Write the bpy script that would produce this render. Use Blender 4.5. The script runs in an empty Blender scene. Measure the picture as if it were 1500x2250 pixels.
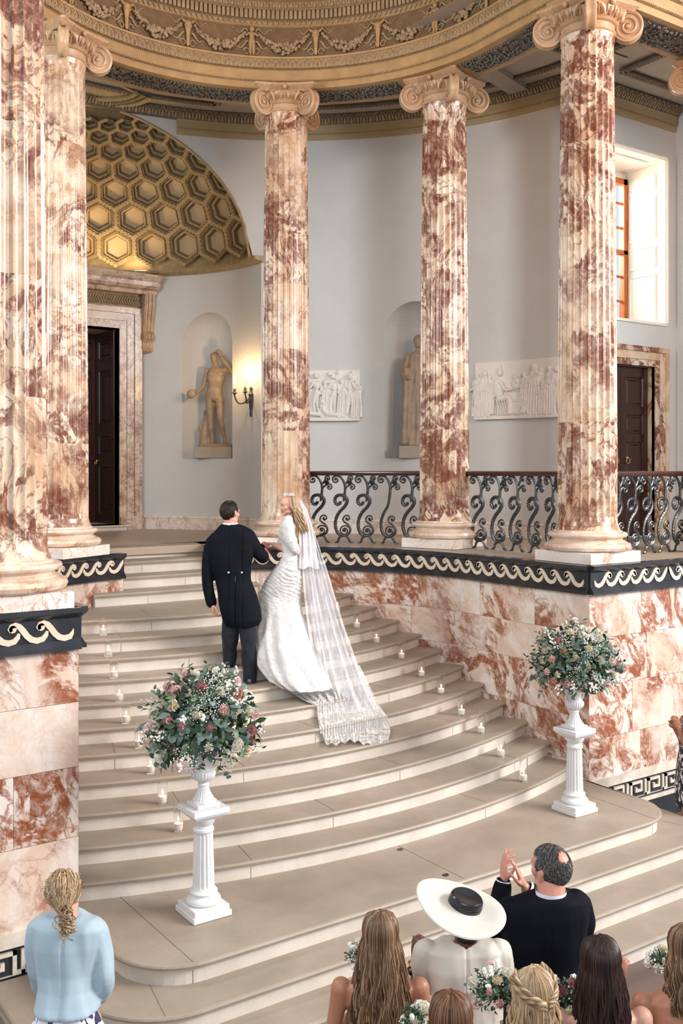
import bpy, math, random
from mathutils import Vector, Matrix, noise
random.seed(7)
PI = math.pi
S = bpy.context.scene
COL = S.collection
E = 3.869                       # eye height above the hall floor (metres)
AX, AY = 5.38, 9.0              # centre of the apse in plan

# ---------------------------------------------------------------- camera
cam_d = bpy.data.cameras.new('camera')
cam = bpy.data.objects.new('camera', cam_d); COL.objects.link(cam)
cam.location = (0, 0, E)
cam.rotation_euler = (math.radians(90), 0, math.radians(-34.8))
cam_d.sensor_fit = 'VERTICAL'; cam_d.sensor_height = 36; cam_d.sensor_width = 24
cam_d.lens = 2187 / 2250 * 36
cam_d.shift_y = -0.040
cam_d.clip_end = 200
S.camera = cam

# ---------------------------------------------------------------- world and lights
w = bpy.data.worlds.new('daylight'); S.world = w; w.use_nodes = True
bg = w.node_tree.nodes['Background']
bg.inputs[0].default_value = (0.86, 0.92, 1.0, 1); bg.inputs[1].default_value = 0.74
def area(name, loc, target, sx, sy, power, color):
    d = bpy.data.lights.new(name, 'AREA'); d.shape = 'RECTANGLE'; d.size = sx; d.size_y = sy
    d.energy = power; d.color = color
    o = bpy.data.objects.new(name, d); COL.objects.link(o); o.location = loc
    o.rotation_euler = (Vector(target) - Vector(loc)).to_track_quat('-Z', 'Y').to_euler()
    return o
def point(name, loc, power, color, r=0.03):
    d = bpy.data.lights.new(name, 'POINT'); d.energy = power; d.color = color; d.shadow_soft_size = r
    o = bpy.data.objects.new(name, d); COL.objects.link(o); o.location = loc
    return o
# added lights, assumed hall daylight: high left and right behind the camera, no windows
for nm_, lo_, ta_, po_ in (('added_light_left', (-5.0, -5.0, 8.5), (6.0, 9.0, 1.2), 170), ('added_light_right', (15.0, -4.0, 9.0), (4.8, 9.0, 1.2), 1180)):
    area(nm_, lo_, ta_, 8, 4.5, po_*.95, (1.0, 0.985, 0.97)).data.spread = math.radians(105)
# daylight entering the side wing through its high window
area('wing_window', (12.1, 11.3, 8.1), (12.0, 7.5, 5.0), 1.6, 2.4, 230, (1.0, 0.97, 0.90))
area('left_wing_fill', (-1.0, 8.2, 6.9), (9.0, 12.0, 4.2), 1.8, 2.6, 330, (0.93, 0.97, 1.0))  # added fill for the inner walls; no window is built here
# added warm fill with no lamp of its own, washing the top of the apse
area('warm_apse_fill', (7.5, 1.0, 8.2), (5.0, 12.0, 9.9), 3.0, .5, 240, (1.0, 0.47, 0.17))
S.view_settings.view_transform = 'Standard'; S.view_settings.look = 'None'
S.view_settings.gamma = 1; S.view_settings.use_curve_mapping = False
S.view_settings.exposure = 0.29

# ---------------------------------------------------------------- mesh building
class MB:
    def __init__(s): s.v = []; s.f = []; s.m = []; s.sd = []; s.mi = 0; s.seed = 0.0
    def add(s, vs, fs):
        b = len(s.v); s.v.extend([tuple(p) for p in vs])
        for f in fs:
            s.f.append(tuple(b + i for i in f)); s.m.append(s.mi); s.sd.append(s.seed)
    def quad(s, a, b, c, d): s.add([a, b, c, d], [(0, 1, 2, 3)])
    def box(s, x0, x1, y0, y1, z0, z1):
        s.add([(x0,y0,z0),(x1,y0,z0),(x1,y1,z0),(x0,y1,z0),(x0,y0,z1),(x1,y0,z1),(x1,y1,z1),(x0,y1,z1)],
              [(0,3,2,1),(4,5,6,7),(0,1,5,4),(1,2,6,5),(2,3,7,6),(3,0,4,7)])
    def bbox(s, x0, x1, y0, y1, z0, z1, b=0.01):       # box with chamfered vertical/horizontal edges
        def ring(i, z): return [(x0+i,y0,z),(x1-i,y0,z),(x1,y0+i,z),(x1,y1-i,z),(x1-i,y1,z),(x0+i,y1,z),(x0,y1-i,z),(x0,y0+i,z)]
        def sh(r): 
            cx, cy = (x0+x1)/2, (y0+y1)/2; kx = 1-2*b/(x1-x0); ky = 1-2*b/(y1-y0)
            return [(cx+(p[0]-cx)*kx, cy+(p[1]-cy)*ky, p[2]) for p in r]
        s.loft([sh(ring(b,z0)), ring(b,z0+b), ring(b,z1-b), sh(ring(b,z1))])
    def loft(s, rings, closed=True, cap=True, loop=False):
        n = len(rings[0]); vs = [p for r in rings for p in r]; fs = []
        R = len(rings)
        for i in range(R if loop else R-1):
            j = (i+1) % R
            for k in range(n if closed else n-1):
                l = (k+1) % n
                fs.append((i*n+k, i*n+l, j*n+l, j*n+k))
        if cap and closed and not loop:
            fs.append(tuple(range(n))[::-1]); fs.append(tuple((R-1)*n+k for k in range(n)))
        s.add(vs, fs)
    def lathe(s, prof, n=32, c=(0,0,0), cap=True):
        rings = [[(c[0]+r*math.cos(2*PI*k/n), c[1]+r*math.sin(2*PI*k/n), c[2]+z) for k in range(n)] for r, z in prof]
        s.loft(rings, cap=cap)
    def tube(s, pts, rad, n=8, cap=True, flat=1.0, up=None):
        pts = [Vector(p) for p in pts]; m = len(pts)
        if not hasattr(rad, '__len__'): rad = [rad]*m
        t0 = (pts[1]-pts[0]).normalized()
        u = Vector(up) if up else (Vector((0,0,1)) if abs(t0.z) < .9 else Vector((1,0,0)))
        rings = []
        for i in range(m):
            t = (pts[min(i+1,m-1)] - pts[max(i-1,0)])
            t = t.normalized() if t.length > 1e-9 else t0
            u = (u - t*u.dot(t)); u = u.normalized() if u.length > 1e-6 else t.orthogonal().normalized()
            b = t.cross(u); r = rad[i]
            rings.append([pts[i] + u*(r*math.cos(2*PI*k/n)) + b*(r*flat*math.sin(2*PI*k/n)) for k in range(n)])
        s.loft(rings, cap=cap)
    def ell(s, c, r, n=12, m=8, rot=None, jit=0):
        c = Vector(c); rings = []
        if not hasattr(r, '__len__'): r = (r, r, r)
        vs = []; fs = []
        def P(x, y, z):
            p = Vector((x*r[0], y*r[1], z*r[2]))
            if rot is not None: p = rot @ p
            return c + p
        vs.append(P(0,0,-1))
        for i in range(1, m):
            ph = -PI/2 + PI*i/m
            for k in range(n):
                a = 2*PI*k/n; vs.append(P(math.cos(ph)*math.cos(a), math.cos(ph)*math.sin(a), math.sin(ph)))
        vs.append(P(0,0,1)); L = len(vs)-1
        for k in range(n): fs.append((0, 1+(k+1)%n, 1+k))
        for i in range(m-2):
            for k in range(n):
                a = 1+i*n+k; b = 1+i*n+(k+1)%n; fs.append((a, b, b+n, a+n))
        for k in range(n): fs.append((L, 1+(m-2)*n+k, 1+(m-2)*n+(k+1)%n))
        s.add(vs, fs)
    def prism(s, outline, fn, d0, d1):                  # outline of (u, v); fn(u, v, d) -> point
        n = len(outline)
        vs = [fn(u, v, d0) for u, v in outline] + [fn(u, v, d1) for u, v in outline]
        fs = [tuple(range(n))[::-1], tuple(range(n, 2*n))] + [(k, (k+1)%n, n+(k+1)%n, n+k) for k in range(n)]
        s.add(vs, fs)
    def strip2(s, A, B, fn, d0, d1):                    # ribbon between polylines A and B of (u, v), extruded
        n = len(A)
        s.loft([[fn(*A[i], d0), fn(*A[i], d1), fn(*B[i], d1), fn(*B[i], d0)] for i in range(n)])
    def merge(s, o, M=None):
        b = len(s.v)
        s.v.extend([tuple(M @ Vector(p)) for p in o.v] if M else o.v)
        s.f.extend(tuple(b+i for i in f) for f in o.f); s.m.extend(o.m); s.sd.extend(o.sd)
    def mesh(s, name, mats, smooth=True, auto=35):
        me = bpy.data.meshes.new(name); me.from_pydata([tuple(p) for p in s.v], [], s.f)
        if not isinstance(mats, (list, tuple)): mats = [mats]
        for m in mats: me.materials.append(m)
        if len(mats) > 1: me.polygons.foreach_set('material_index', s.m)
        at = me.attributes.new('seed', 'FLOAT', 'FACE'); at.data.foreach_set('value', s.sd)
        if smooth: smooth_by_angle(me, auto)
        me.update(); return me
    def build(s, name, mats, parent=None, smooth=True, auto=35, loc=None):
        return link(name, s.mesh(name, mats, smooth, auto), parent, loc)
def smooth_by_angle(me, deg):
    me.shade_smooth()
    if deg is not None and deg < 180: me.set_sharp_from_angle(angle=math.radians(deg))
def link(name, me, parent=None, loc=None):
    o = bpy.data.objects.new(name, me); COL.objects.link(o)
    if parent: o.parent = parent
    if loc: o.location = loc
    return o
def tag(o, label=None, cat=None, group=None, kind=None):
    if label: o['label'] = label
    if cat: o['category'] = cat
    if group: o['group'] = group
    if kind: o['kind'] = kind
    return o
def empty(name, loc, rz=0, label=None, cat=None, group=None):
    o = bpy.data.objects.new(name, None); COL.objects.link(o); o.location = loc; o.rotation_euler = (0,0,rz)
    o.empty_display_size = .1
    return tag(o, label, cat, group)
def copy_tree(o, parent=None, kids=None):
    c = o.copy(); COL.objects.link(c); c.parent = parent
    for ch in list(o.children): copy_tree(ch, c)
    return c
def fuse(mb, voxel, name='body', mats=None, smooth=2, disp=None, solid=None):
    """one continuous surface out of overlapping closed lofts"""
    me = mb.mesh('tmp', mats, smooth=False); o = bpy.data.objects.new('tmp', me); COL.objects.link(o)
    r = o.modifiers.new('r', 'REMESH'); r.mode = 'VOXEL'; r.voxel_size = voxel; r.adaptivity = 0
    if smooth:
        k = o.modifiers.new('s', 'SMOOTH'); k.factor = .5; k.iterations = smooth
    dg = bpy.context.evaluated_depsgraph_get(); ev = o.evaluated_get(dg)
    out = bpy.data.meshes.new_from_object(ev); bpy.data.objects.remove(o); bpy.data.meshes.remove(me)
    out.name = name
    out.materials.clear()
    for m in (mats if isinstance(mats, (list, tuple)) else [mats]): out.materials.append(m)
    for p in out.polygons: p.material_index = 0
    if disp:
        vs = out.vertices; ns = [v.normal.copy() for v in vs]
        for v, n in zip(vs, ns): v.co = disp(v.co.copy(), n)
    out.shade_smooth(); out.update()
    return out

# ---------------------------------------------------------------- materials
M = {}
def mat(name, color, rough=.5, metal=0., spec=.5, **kw):
    m = bpy.data.materials.new(name); m.use_nodes = True; b = m.node_tree.nodes['Principled BSDF']
    b.inputs['Base Color'].default_value = (*color, 1); b.inputs['Roughness'].default_value = rough
    b.inputs['Metallic'].default_value = metal; b.inputs['Specular IOR Level'].default_value = spec
    for k, v in kw.items(): b.inputs[k.replace('_', ' ')].default_value = v
    M[name] = m; return m
def nd(m, t, **kw):
    n = m.node_tree.nodes.new(t)
    for k, v in kw.items():
        if k in n.inputs: n.inputs[k].default_value = v
        else: setattr(n, k, v)
    return n
def lk(m, a, b): m.node_tree.links.new(a, b)
def ramp(m, fac, stops, interp='LINEAR'):
    r = nd(m, 'ShaderNodeValToRGB'); e = r.color_ramp.elements; r.color_ramp.interpolation = interp
    while len(e) > 1: e.remove(e[0])
    e[0].position, e[0].color = stops[0][0], (*stops[0][1], 1)
    for p, c in stops[1:]: x = e.new(p); x.color = (*c, 1)
    lk(m, fac, r.inputs[0]); return r.outputs[0]
def mixc(m, fac, a, b, mode='MIX'):
    x = nd(m, 'ShaderNodeMix', data_type='RGBA', blend_type=mode)
    if hasattr(fac, 'links'): lk(m, fac, x.inputs[0])
    else: x.inputs[0].default_value = fac
    for s, i in ((a, 6), (b, 7)):
        if hasattr(s, 'links'): lk(m, s, x.inputs[i])
        else: x.inputs[i].default_value = (*s, 1)
    return x.outputs[2]
def bump(m, h, strength=.3, dist=.01):
    b = nd(m, 'ShaderNodeBump'); b.inputs['Strength'].default_value = strength; b.inputs['Distance'].default_value = dist
    lk(m, h, b.inputs['Height']); lk(m, b.outputs[0], m.node_tree.nodes['Principled BSDF'].inputs['Normal'])
def base(m, c): lk(m, c, m.node_tree.nodes['Principled BSDF'].inputs['Base Color'])
def coords(m, scale=1.0, seed=True, world=False, sv=(13.1, 7.7, 21.3), sc=(1,1,1), rot=None):
    if world: src = nd(m, 'ShaderNodeNewGeometry').outputs['Position']
    else: src = nd(m, 'ShaderNodeTexCoord').outputs['Object']
    if rot:
        mr = nd(m, 'ShaderNodeMapping'); lk(m, src, mr.inputs[0]); mr.inputs['Rotation'].default_value = rot; src = mr.outputs[0]
    mp = nd(m, 'ShaderNodeMapping'); lk(m, src, mp.inputs[0]); mp.inputs['Scale'].default_value = tuple(scale*k for k in sc)
    if not seed: return mp.outputs[0]
    at = nd(m, 'ShaderNodeAttribute', attribute_name='seed')
    vm = nd(m, 'ShaderNodeVectorMath', operation='SCALE'); vm.inputs[0].default_value = sv; lk(m, at.outputs['Fac'], vm.inputs['Scale'])
    ad = nd(m, 'ShaderNodeVectorMath', operation='ADD'); lk(m, mp.outputs[0], ad.inputs[0]); lk(m, vm.outputs[0], ad.inputs[1])
    return ad.outputs[0]
def noi(m, co, scale, detail=4, rough=.55, dist=0.):
    n = nd(m, 'ShaderNodeTexNoise'); lk(m, co, n.inputs['Vector'])
    n.inputs['Scale'].default_value = scale; n.inputs['Detail'].default_value = detail
    n.inputs['Roughness'].default_value = rough; n.inputs['Distortion'].default_value = dist
    return n.outputs['Fac']
def math1(m, op, a, b=0.5, c=0.):
    n = nd(m, 'ShaderNodeMath', operation=op)
    for s, i in ((a,0),(b,1),(c,2)):
        if hasattr(s, 'links'): lk(m, s, n.inputs[i])
        else: n.inputs[i].default_value = s
    return n.outputs[0]
def vein(m, co, scale, width, detail=7, dist=.8, rough=.6):
    n = noi(m, co, scale, detail, rough, dist)
    a = math1(m, 'ABSOLUTE', math1(m, 'SUBTRACT', n, .5))
    r = nd(m, 'ShaderNodeMapRange'); lk(m, a, r.inputs[0]); r.inputs[1].default_value = 0; r.inputs[2].default_value = width
    r.inputs[3].default_value = 1; r.inputs[4].default_value = 0
    return r.outputs[0]
def marble(name, cream, red, blush, patch=(.47,.60), wid=.012, rough=.22, sc=(1,1,1), scale=1.0, pk=.8, vk=1.0, rot=None):
    m = mat(name, cream, rough); co = coords(m, scale, sc=sc, rot=rot)
    n0 = noi(m, co, 1.3, 6, .62, 1.4)
    bl = ramp(m, n0, [(.38, (0,0,0)), (.60, (1,1,1))])
    c = mixc(m, math1(m, 'MULTIPLY', bl, .72), cream, blush)
    n1 = noi(m, co, 1.7, 9, .68, 2.2)                  # red-brown drifts
    p = ramp(m, n1, [(patch[0], (0,0,0)), (patch[1], (1,1,1))])
    at = nd(m, 'ShaderNodeAttribute', attribute_name='seed'); wn = math1(m, 'FRACT', math1(m, 'MULTIPLY', at.outputs['Fac'], .61803))
    gate = ramp(m, math1(m, 'ADD', noi(m, co, .9, 3, .5, .5), math1(m, 'MULTIPLY', math1(m, 'SUBTRACT', wn, .5), .22)), [(.40, (0,0,0)), (.54, (1,1,1))])
    n2 = noi(m, co, 9, 8, .7, 1.2); tx = ramp(m, n2, [(.36, (.42,.42,.42)), (.55, (1,1,1))])
    fac = math1(m, 'MULTIPLY', math1(m, 'MULTIPLY', p, gate), math1(m, 'MULTIPLY', tx, pk))
    c = mixc(m, fac, c, red)
    v1 = math1(m, 'MULTIPLY', vein(m, co, 2.1, wid*1.8, 8, 1.3), math1(m, 'ADD', math1(m, 'MULTIPLY', gate, .8), .15))
    c = mixc(m, math1(m, 'MULTIPLY', v1, .85*vk), c, red)
    v2 = math1(m, 'MULTIPLY', vein(m, co, 5.5, wid*2.2, 6, .9), math1(m, 'MULTIPLY', math1(m, 'ADD', math1(m, 'MULTIPLY', p, .7), .12), math1(m, 'ADD', math1(m, 'MULTIPLY', gate, .75), .25)))
    c = mixc(m, math1(m, 'MULTIPLY', v2, .7*vk), c, tuple(k*.7 for k in red))
    base(m, c); bump(m, n2, .05, .004)
    return m
marble('alabaster_wall', (.76,.70,.64), (.28,.085,.035), (.62,.42,.30), (.465,.535), .020, .2, sc=(1,1,.5), pk=1.0, rot=(.7,.5,.6), scale=1.25)
marble('alabaster_column', (.72,.61,.48), (.17,.045,.022), (.50,.28,.14), (.475,.525), .018, .22, sc=(1,1,.75), scale=1.25, pk=1.0)
marble('alabaster_base', (.72,.60,.49), (.23,.07,.03), (.54,.34,.22), (.50,.62), .022, .2, scale=1.8)
marble('alabaster_pale', (.80,.76,.71), (.42,.19,.11), (.72,.59,.50), (.56,.7), .008, .25)
marble('alabaster_door', (.62,.52,.42), (.22,.08,.045), (.48,.30,.2), (.47,.60), .013, .25, scale=1.4)
marble('alabaster_capital', (.56,.39,.24), (.26,.10,.04), (.42,.24,.13), (.5,.65), .01, .35, scale=2)
def stone(name, c1, c2, rough=.6, sc=2.0, spots=.0, b=.08):
    m = mat(name, c1, rough); co = coords(m, 1)
    c = mixc(m, ramp(m, noi(m, co, sc, 6, .6, .3), [(.35,(0,0,0)),(.68,(1,1,1))]), c1, c2)
    n = noi(m, co, 60, 3, .6); c = mixc(m, math1(m, 'MULTIPLY', ramp(m, n, [(.5,(0,0,0)),(.75,(1,1,1))]), .22), c, tuple(k*.7 for k in c2))
    base(m, c); bump(m, n, b, .003); return m
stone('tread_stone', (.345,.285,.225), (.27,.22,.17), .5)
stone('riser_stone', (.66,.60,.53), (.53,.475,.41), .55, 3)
stone('gallery_stone', (.42,.33,.25), (.36,.28,.21), .45)
stone('black_marble', (.012,.014,.018), (.03,.033,.04), .18, 4, b=.02)
stone('scroll_stone', (.70,.60,.46), (.60,.50,.38), .5, 5)
stone('meander_stone', (.66,.60,.52), (.48,.42,.35), .45, 6)
stone('white_plaster', (.72,.72,.72), (.66,.66,.67), .55, 6, b=.05)
stone('wall_paint', (.62,.63,.625), (.58,.585,.575), .7, 1.2, b=.04)
stone('band_paint', (.46,.36,.20), (.40,.31,.17), .7, 1.5)
stone('gilt_plaster', (.46,.29,.125), (.36,.22,.095), .6, 5, b=.15)
stone('frieze_ground_dark', (.20,.115,.05), (.13,.075,.035), .65, 9, b=.2)  # darker tone of the strips behind garlands and leaf moulding
stone('ornament_plaster', (.40,.29,.17), (.26,.18,.10), .6, 8, b=.15)
stone('dark_ornament', (.085,.07,.055), (.16,.13,.09), .5, 12)
stone('soffit_paint', (.42,.36,.29), (.36,.31,.25), .7, 2)
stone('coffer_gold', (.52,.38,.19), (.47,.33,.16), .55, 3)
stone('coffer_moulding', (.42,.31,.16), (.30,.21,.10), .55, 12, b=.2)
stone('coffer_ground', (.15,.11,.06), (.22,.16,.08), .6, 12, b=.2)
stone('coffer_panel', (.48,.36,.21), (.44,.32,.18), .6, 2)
stone('antique_marble', (.42,.32,.22), (.28,.20,.13), .45, 7)
stone('relief_marble', (.80,.77,.72), (.74,.71,.66), .5, 5)
stone('iron', (.05,.052,.055), (.11,.112,.115), .38, 25, b=.3); M['iron'].node_tree.nodes['Principled BSDF'].inputs['Metallic'].default_value = .7
def wood(name, c1, c2, rough=.25):
    m = mat(name, c1, rough); co = coords(m, 1, sc=(6,6,.7)); n = noi(m, co, 4, 6, .6, 1.5)
    base(m, mixc(m, n, c1, c2)); return m
wood('mahogany', (.055,.018,.010), (.018,.006,.004), .18)
wood('mahogany_rail', (.075,.020,.012), (.03,.009,.006), .22)
wood('window_wood', (.50,.13,.02), (.35,.08,.015), .4)
wood('hall_floor_wood', (.13,.085,.07), (.09,.06,.05), .35)
mat('window_paint', (.88,.84,.74), .45)
mat('joint_dark', (.12,.10,.085), .8)
mat('brass', (.62,.42,.15), .3, .9)
mat('glass', (1,1,1), .02, 0, .5, Transmission_Weight=1.0, IOR=1.25)
mat('window_glass', (.95,.98,1), .02, 0, .5, Transmission_Weight=1.0, IOR=1.05)
m = mat('candle_wax', (.86,.80,.72), .45, Subsurface_Weight=.6); m.node_tree.nodes['Principled BSDF'].inputs['Subsurface Radius'].default_value = (.02,.012,.006)
def emis(name, c, s):
    m = mat(name, c); b = m.node_tree.nodes['Principled BSDF']
    b.inputs['Emission Color'].default_value = (*c, 1); b.inputs['Emission Strength'].default_value = s; return m
emis('flame', (1, .62, .28), 30)
emis('bulb_glow', (1, .72, .38), 60)
mat('wick', (.02,.015,.01), .9)
# ================================================================ STRUCTURE
def arcpt(cx, cy, R, deg, z): a = math.radians(deg); return (cx+R*math.cos(a), cy+R*math.sin(a), z)
def struct(o): o['kind'] = 'structure'; return o
ZG = E - 1.0                    # gallery floor
ZL = E - 3.265                  # lower landing
RIS = 0.151
# hall floor
mb = MB(); mb.box(-6, 16, -6, 7.3, -.1, 0); struct(mb.build('floor', M['hall_floor_wood']))
# ---------- staircase
def rounded_front(x0, x1, y, r, yb, n=10):
    p = [(x0, yb)]
    for i in range(n+1): t = PI + PI/2*i/n; p.append((x0+r+r*math.cos(t), y+r+r*math.sin(t)))
    p += [(x0+r+(x1-x0-2*r)*i/8, y) for i in range(1, 8)]
    for i in range(n+1): t = -PI/2 + PI/2*i/n; p.append((x1-r+r*math.cos(t), y+r+r*math.sin(t)))
    p.append((x1, yb)); return p
NOSE = [(-.0,0),(.028,0),(.040,-.005),(.046,-.017),(.042,-.031),(.030,-.039),(.014,-.041),(.012,-.05),(.001,-.056),(0,-.064)]
def step_mesh(path, back, z, h, joints=()):
    """path: nosing line left to right (towards -Y is outwards); back: matching inner polyline"""
    mb = MB(); n = len(path); prof = NOSE + [(0, -h)]
    nrm = []
    for i in range(n):
        a = Vector(path[max(i-1,0)]); b = Vector(path[min(i+1,n-1)]); t = (b-a).normalized(); nrm.append(Vector((t.y, -t.x)))
    OV = .046
    rings = [[(path[i][0]+nrm[i].x*(o-OV), path[i][1]+nrm[i].y*(o-OV), z+d) for o, d in prof] for i in range(n)]
    mb.mi = 0
    k0 = 4
    for i in range(n-1):
        for j in range(len(prof)-1):
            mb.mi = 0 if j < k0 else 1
            mb.add([rings[i][j], rings[i+1][j], rings[i+1][j+1], rings[i][j+1]], [(0,3,2,1)])
    mb.mi = 0
    for i in range(n-1):
        mb.quad(rings[i][0], rings[i+1][0], (*back[i+1], z), (*back[i], z))
    mb.mi = 1                                            # closed ends and back
    for i, s in ((0, 1), (n-1, -1)):
        f = [(rings[i][j]) for j in range(len(prof))] + [(*back[i], z-h), (*back[i], z)]
        mb.add(f, [tuple(range(len(f)))[::s]])
    mb.mi = 2
    for t in joints:
        i = int(t*(n-1)); i = min(i, n-2); u = t*(n-1)-i
        p = Vector(path[i]).lerp(Vector(path[i+1]), u); q = Vector(back[i]).lerp(Vector(back[i+1]), u)
        nn = nrm[i]; tt = Vector((-nn.y, nn.x)); w_ = .002
        p2 = p - nn*.02
        mb.quad((*(p2-tt*w_), z+.0012), (*(p2+tt*w_), z+.0012), (*(q+tt*w_), z+.0012), (*(q-tt*w_), z+.0012))
        r0 = p - nn*(OV-.0012)
        mb.quad((*(r0-tt*w_), z-h), (*(r0+tt*w_), z-h), (*(r0+tt*w_), z-.064), (*(r0-tt*w_), z-.064))
    return mb
STONE = [M['tread_stone'], M['riser_stone'], M['joint_dark']]  # one stone: riser tone paler as if lit, treads browner with dirt
stairs = empty('staircase', (5.38, 6.0, 0), label='wide pale stone staircase of curved steps rising through the apse to the gallery', cat='staircase')
def add_step(path, back, z, h, joints=(), name='step'):
    mb = step_mesh(path, back, z, h, joints)
    mb.v = [(x-5.38, y-6.0, zz) for x, y, zz in mb.v]
    mb.sd = [z*3.7]*len(mb.f)
    return mb.build(name, STONE, stairs)
for i, (x0, x1, y, r) in enumerate([(1.62,9.05,5.07,.75),(1.92,8.74,5.38,.68),(2.28,8.42,5.68,.6)]):   # three bottom steps
    p = rounded_front(x0, x1, y, r, 7.06); b = [(min(max(q[0], 2.9), 7.8), 7.06) for q in p]
    b = [(b[k][0], 7.06) for k in range(len(b))]
    add_step(p, b, RIS*(i+1), RIS, ((.3,.62),(.45,.75),(.28,.55,.8))[i])
p = rounded_front(2.57, 8.14, 5.96, .5, 7.11, 10); b = [(q[0], 7.5) for q in p]
add_step(p, b, ZL, RIS, (.32,.5,.68), 'landing')
SC = (5.38, 14.6)
def YN(k): return 6.80 + .325*(k-1)                    # nosing of step k on the axis
def half_width(y, side):
    """distance from axis to the apse wall at depth y"""
    if side > 0: R, x = 2.73, 2.73
    else: R, x = 2.68, 2.79
    if y < AY: return x
    q = R*R-(y-AY)**2
    return math.sqrt(q) if q > 0 else 0
def arc_steps(y, pad=.03, n=40):
    R = SC[1]-y; pts = []
    def edge(side):
        dx = 2.75
        for _ in range(30):
            yy = SC[1]-math.sqrt(R*R-dx*dx); dx = .5*dx + .5*(half_width(yy, side)+pad)
        return dx
    a0, a1 = -edge(-1), edge(1)
    for i in range(n+1):
        dx = a0+(a1-a0)*i/n; pts.append((SC[0]+dx, SC[1]-math.sqrt(R*R-dx*dx)))
    return pts
jl = [(.25,.7),(.42,.86),(.2,.6),(.33,.8),(.15,.5),(.4,.72),(.28,.66),(.12,.52),(.35,.75),(.22,.6),(.3,.68)]
for k in range(1, 12):
    p = arc_steps(YN(k)); nx = arc_steps(YN(k+1)) if k < 11 else None
    if k < 11:
        b = []
        for i, q in enumerate(p): 
            d = (Vector(SC)-Vector(q)).normalized(); b.append(tuple(Vector(q)+d*.42))
    else: b = [(SC[0]+(q[0]-SC[0])*.62, 11.5) for q in p]
    add_step(p, b, ZL+RIS*k, RIS, jl[k-1], 'step' if k < 11 else 'landing')
for k, y in enumerate((11.22, 11.57, 11.92, 12.3)):      # upper flight
    p = [(4.30+.0+(6.50-4.30)*i/12, y-.03*math.sin(PI*i/12)) for i in range(13)]
    add_step(p, [(q[0], y+.45) for q in p], ZL+RIS*(12+k), RIS, ((.3,),(.6,),(.4,),(.7,))[k])
# ---------- gallery floor (ambulatory, niche, right wing)
mb = MB()
def ring_floor(a0, a1, r0, r1, n):
    for i in range(n):
        u, v = a0+(a1-a0)*i/n, a0+(a1-a0)*(i+1)/n
        mb.add([arcpt(AX,AY,r0,u,ZG), arcpt(AX,AY,r1,u,ZG), arcpt(AX,AY,r1,v,ZG), arcpt(AX,AY,r0,v,ZG)], [(0,1,2,3)])
ring_floor(0, 76, 2.75, 5.7, 40); ring_floor(104, 180, 2.75, 5.7, 40); ring_floor(76, 104, 3.76, 5.7, 12)
mb.box(4.2, 6.6, 12.26, 13.0, ZG-.1, ZG-.001)
mb.box(2.2, 8.6, 13.2, 17.3, ZG-.1, ZG-.002)
mb.box(8.12, 13.6, 7.12, 9.9, ZG-.1, ZG-.001); mb.box(-1.5, 2.58, 7.12, 9.2, ZG-.1, ZG-.001)
struct(mb.build('floor_gallery', M['gallery_stone']))
# ---------- dado walls below the gallery: slabs of alabaster
def wall_path(side, n=26):
    """plan of the inner apse wall from the pier corner to the stair gap, going up the hall"""
    if side > 0:
        p = [(8.11, 7.11+1.89*i/10) for i in range(10)]
        return p + [(AX+2.73*math.cos(math.radians(t)), AY+2.73*math.sin(math.radians(t))) for t in [73.5*i/n for i in range(n+1)]]
    p = [(2.59, 7.11+1.89*i/10) for i in range(10)]
    out = []
    for i in range(n+1):
        t = 180-75.0*i/n; R = 2.79-.26*(i/n); out.append((AX+R*math.cos(math.radians(t)), AY+R*math.sin(math.radians(t))))
    return p+out
def arclen(p):
    L = [0]
    for a, b in zip(p, p[1:]): L.append(L[-1]+math.dist(a, b))
    return L
def at_len(p, L, s):
    s = max(0, min(s, L[-1]))
    for i in range(len(L)-1):
        if s <= L[i+1]+1e-9:
            u = (s-L[i])/(L[i+1]-L[i]); a, b = p[i], p[i+1]
            t = ((b[0]-a[0])/(L[i+1]-L[i]), (b[1]-a[1])/(L[i+1]-L[i]))
            return (a[0]+(b[0]-a[0])*u, a[1]+(b[1]-a[1])*u), t
def slabs(p, z0, z1, courses, rnd, out=1, name='wall', mate='alabaster_wall', wmin=.7, wmax=1.25, thick=.0):
    """courses of slabs following plan path p; out=+1: visible face to the left of travel"""
    mb = MB(); L = arclen(p); zz = [z0+(z1-z0)*c for c in courses]
    for r in range(len(zz)-1):
        s = 0; first = rnd.uniform(.3, wmax)
        while s < L[-1]-1e-6:
            e = min(L[-1], s+(first if s == 0 else rnd.uniform(wmin, wmax)))
            if L[-1]-e < .25: e = L[-1]
            mb.seed = rnd.uniform(0, 40); m_ = max(1, int((e-s)/.12)); g = .0015
            R = []
            for i in range(m_+1):
                q, t = at_len(p, L, s+g+(e-s-2*g)*i/m_); nx, ny = -t[1]*out, t[0]*out
                R.append([(q[0], q[1], zz[r]+g), (q[0], q[1], zz[r+1]-g)])
            mb.loft(R, closed=False, cap=False); s = e
    mb.seed = 0                                         # dark joint backing just behind the slabs
    R = []; N = 60
    for i in range(N+1):
        q, t = at_len(p, L, L[-1]*i/N); nx, ny = -t[1]*out, t[0]*out
        R.append([(q[0]-nx*.004, q[1]-ny*.004, z0), (q[0]-nx*.004, q[1]-ny*.004, z1)])
    mb.mi = 1; mb.loft(R, closed=False, cap=False)
    return struct(mb.build(name, [M[mate], M['joint_dark']], smooth=True))
ZF0, ZF1 = E-1.30, E-1.0        # wave frieze band
rnd = random.Random(3)
PR, PL = wall_path(1), wall_path(-1)
slabs(PR, ZL-.1, ZF0, [0,.13,.36,.6,.8,1], rnd, 1, 'wall_right')
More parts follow.
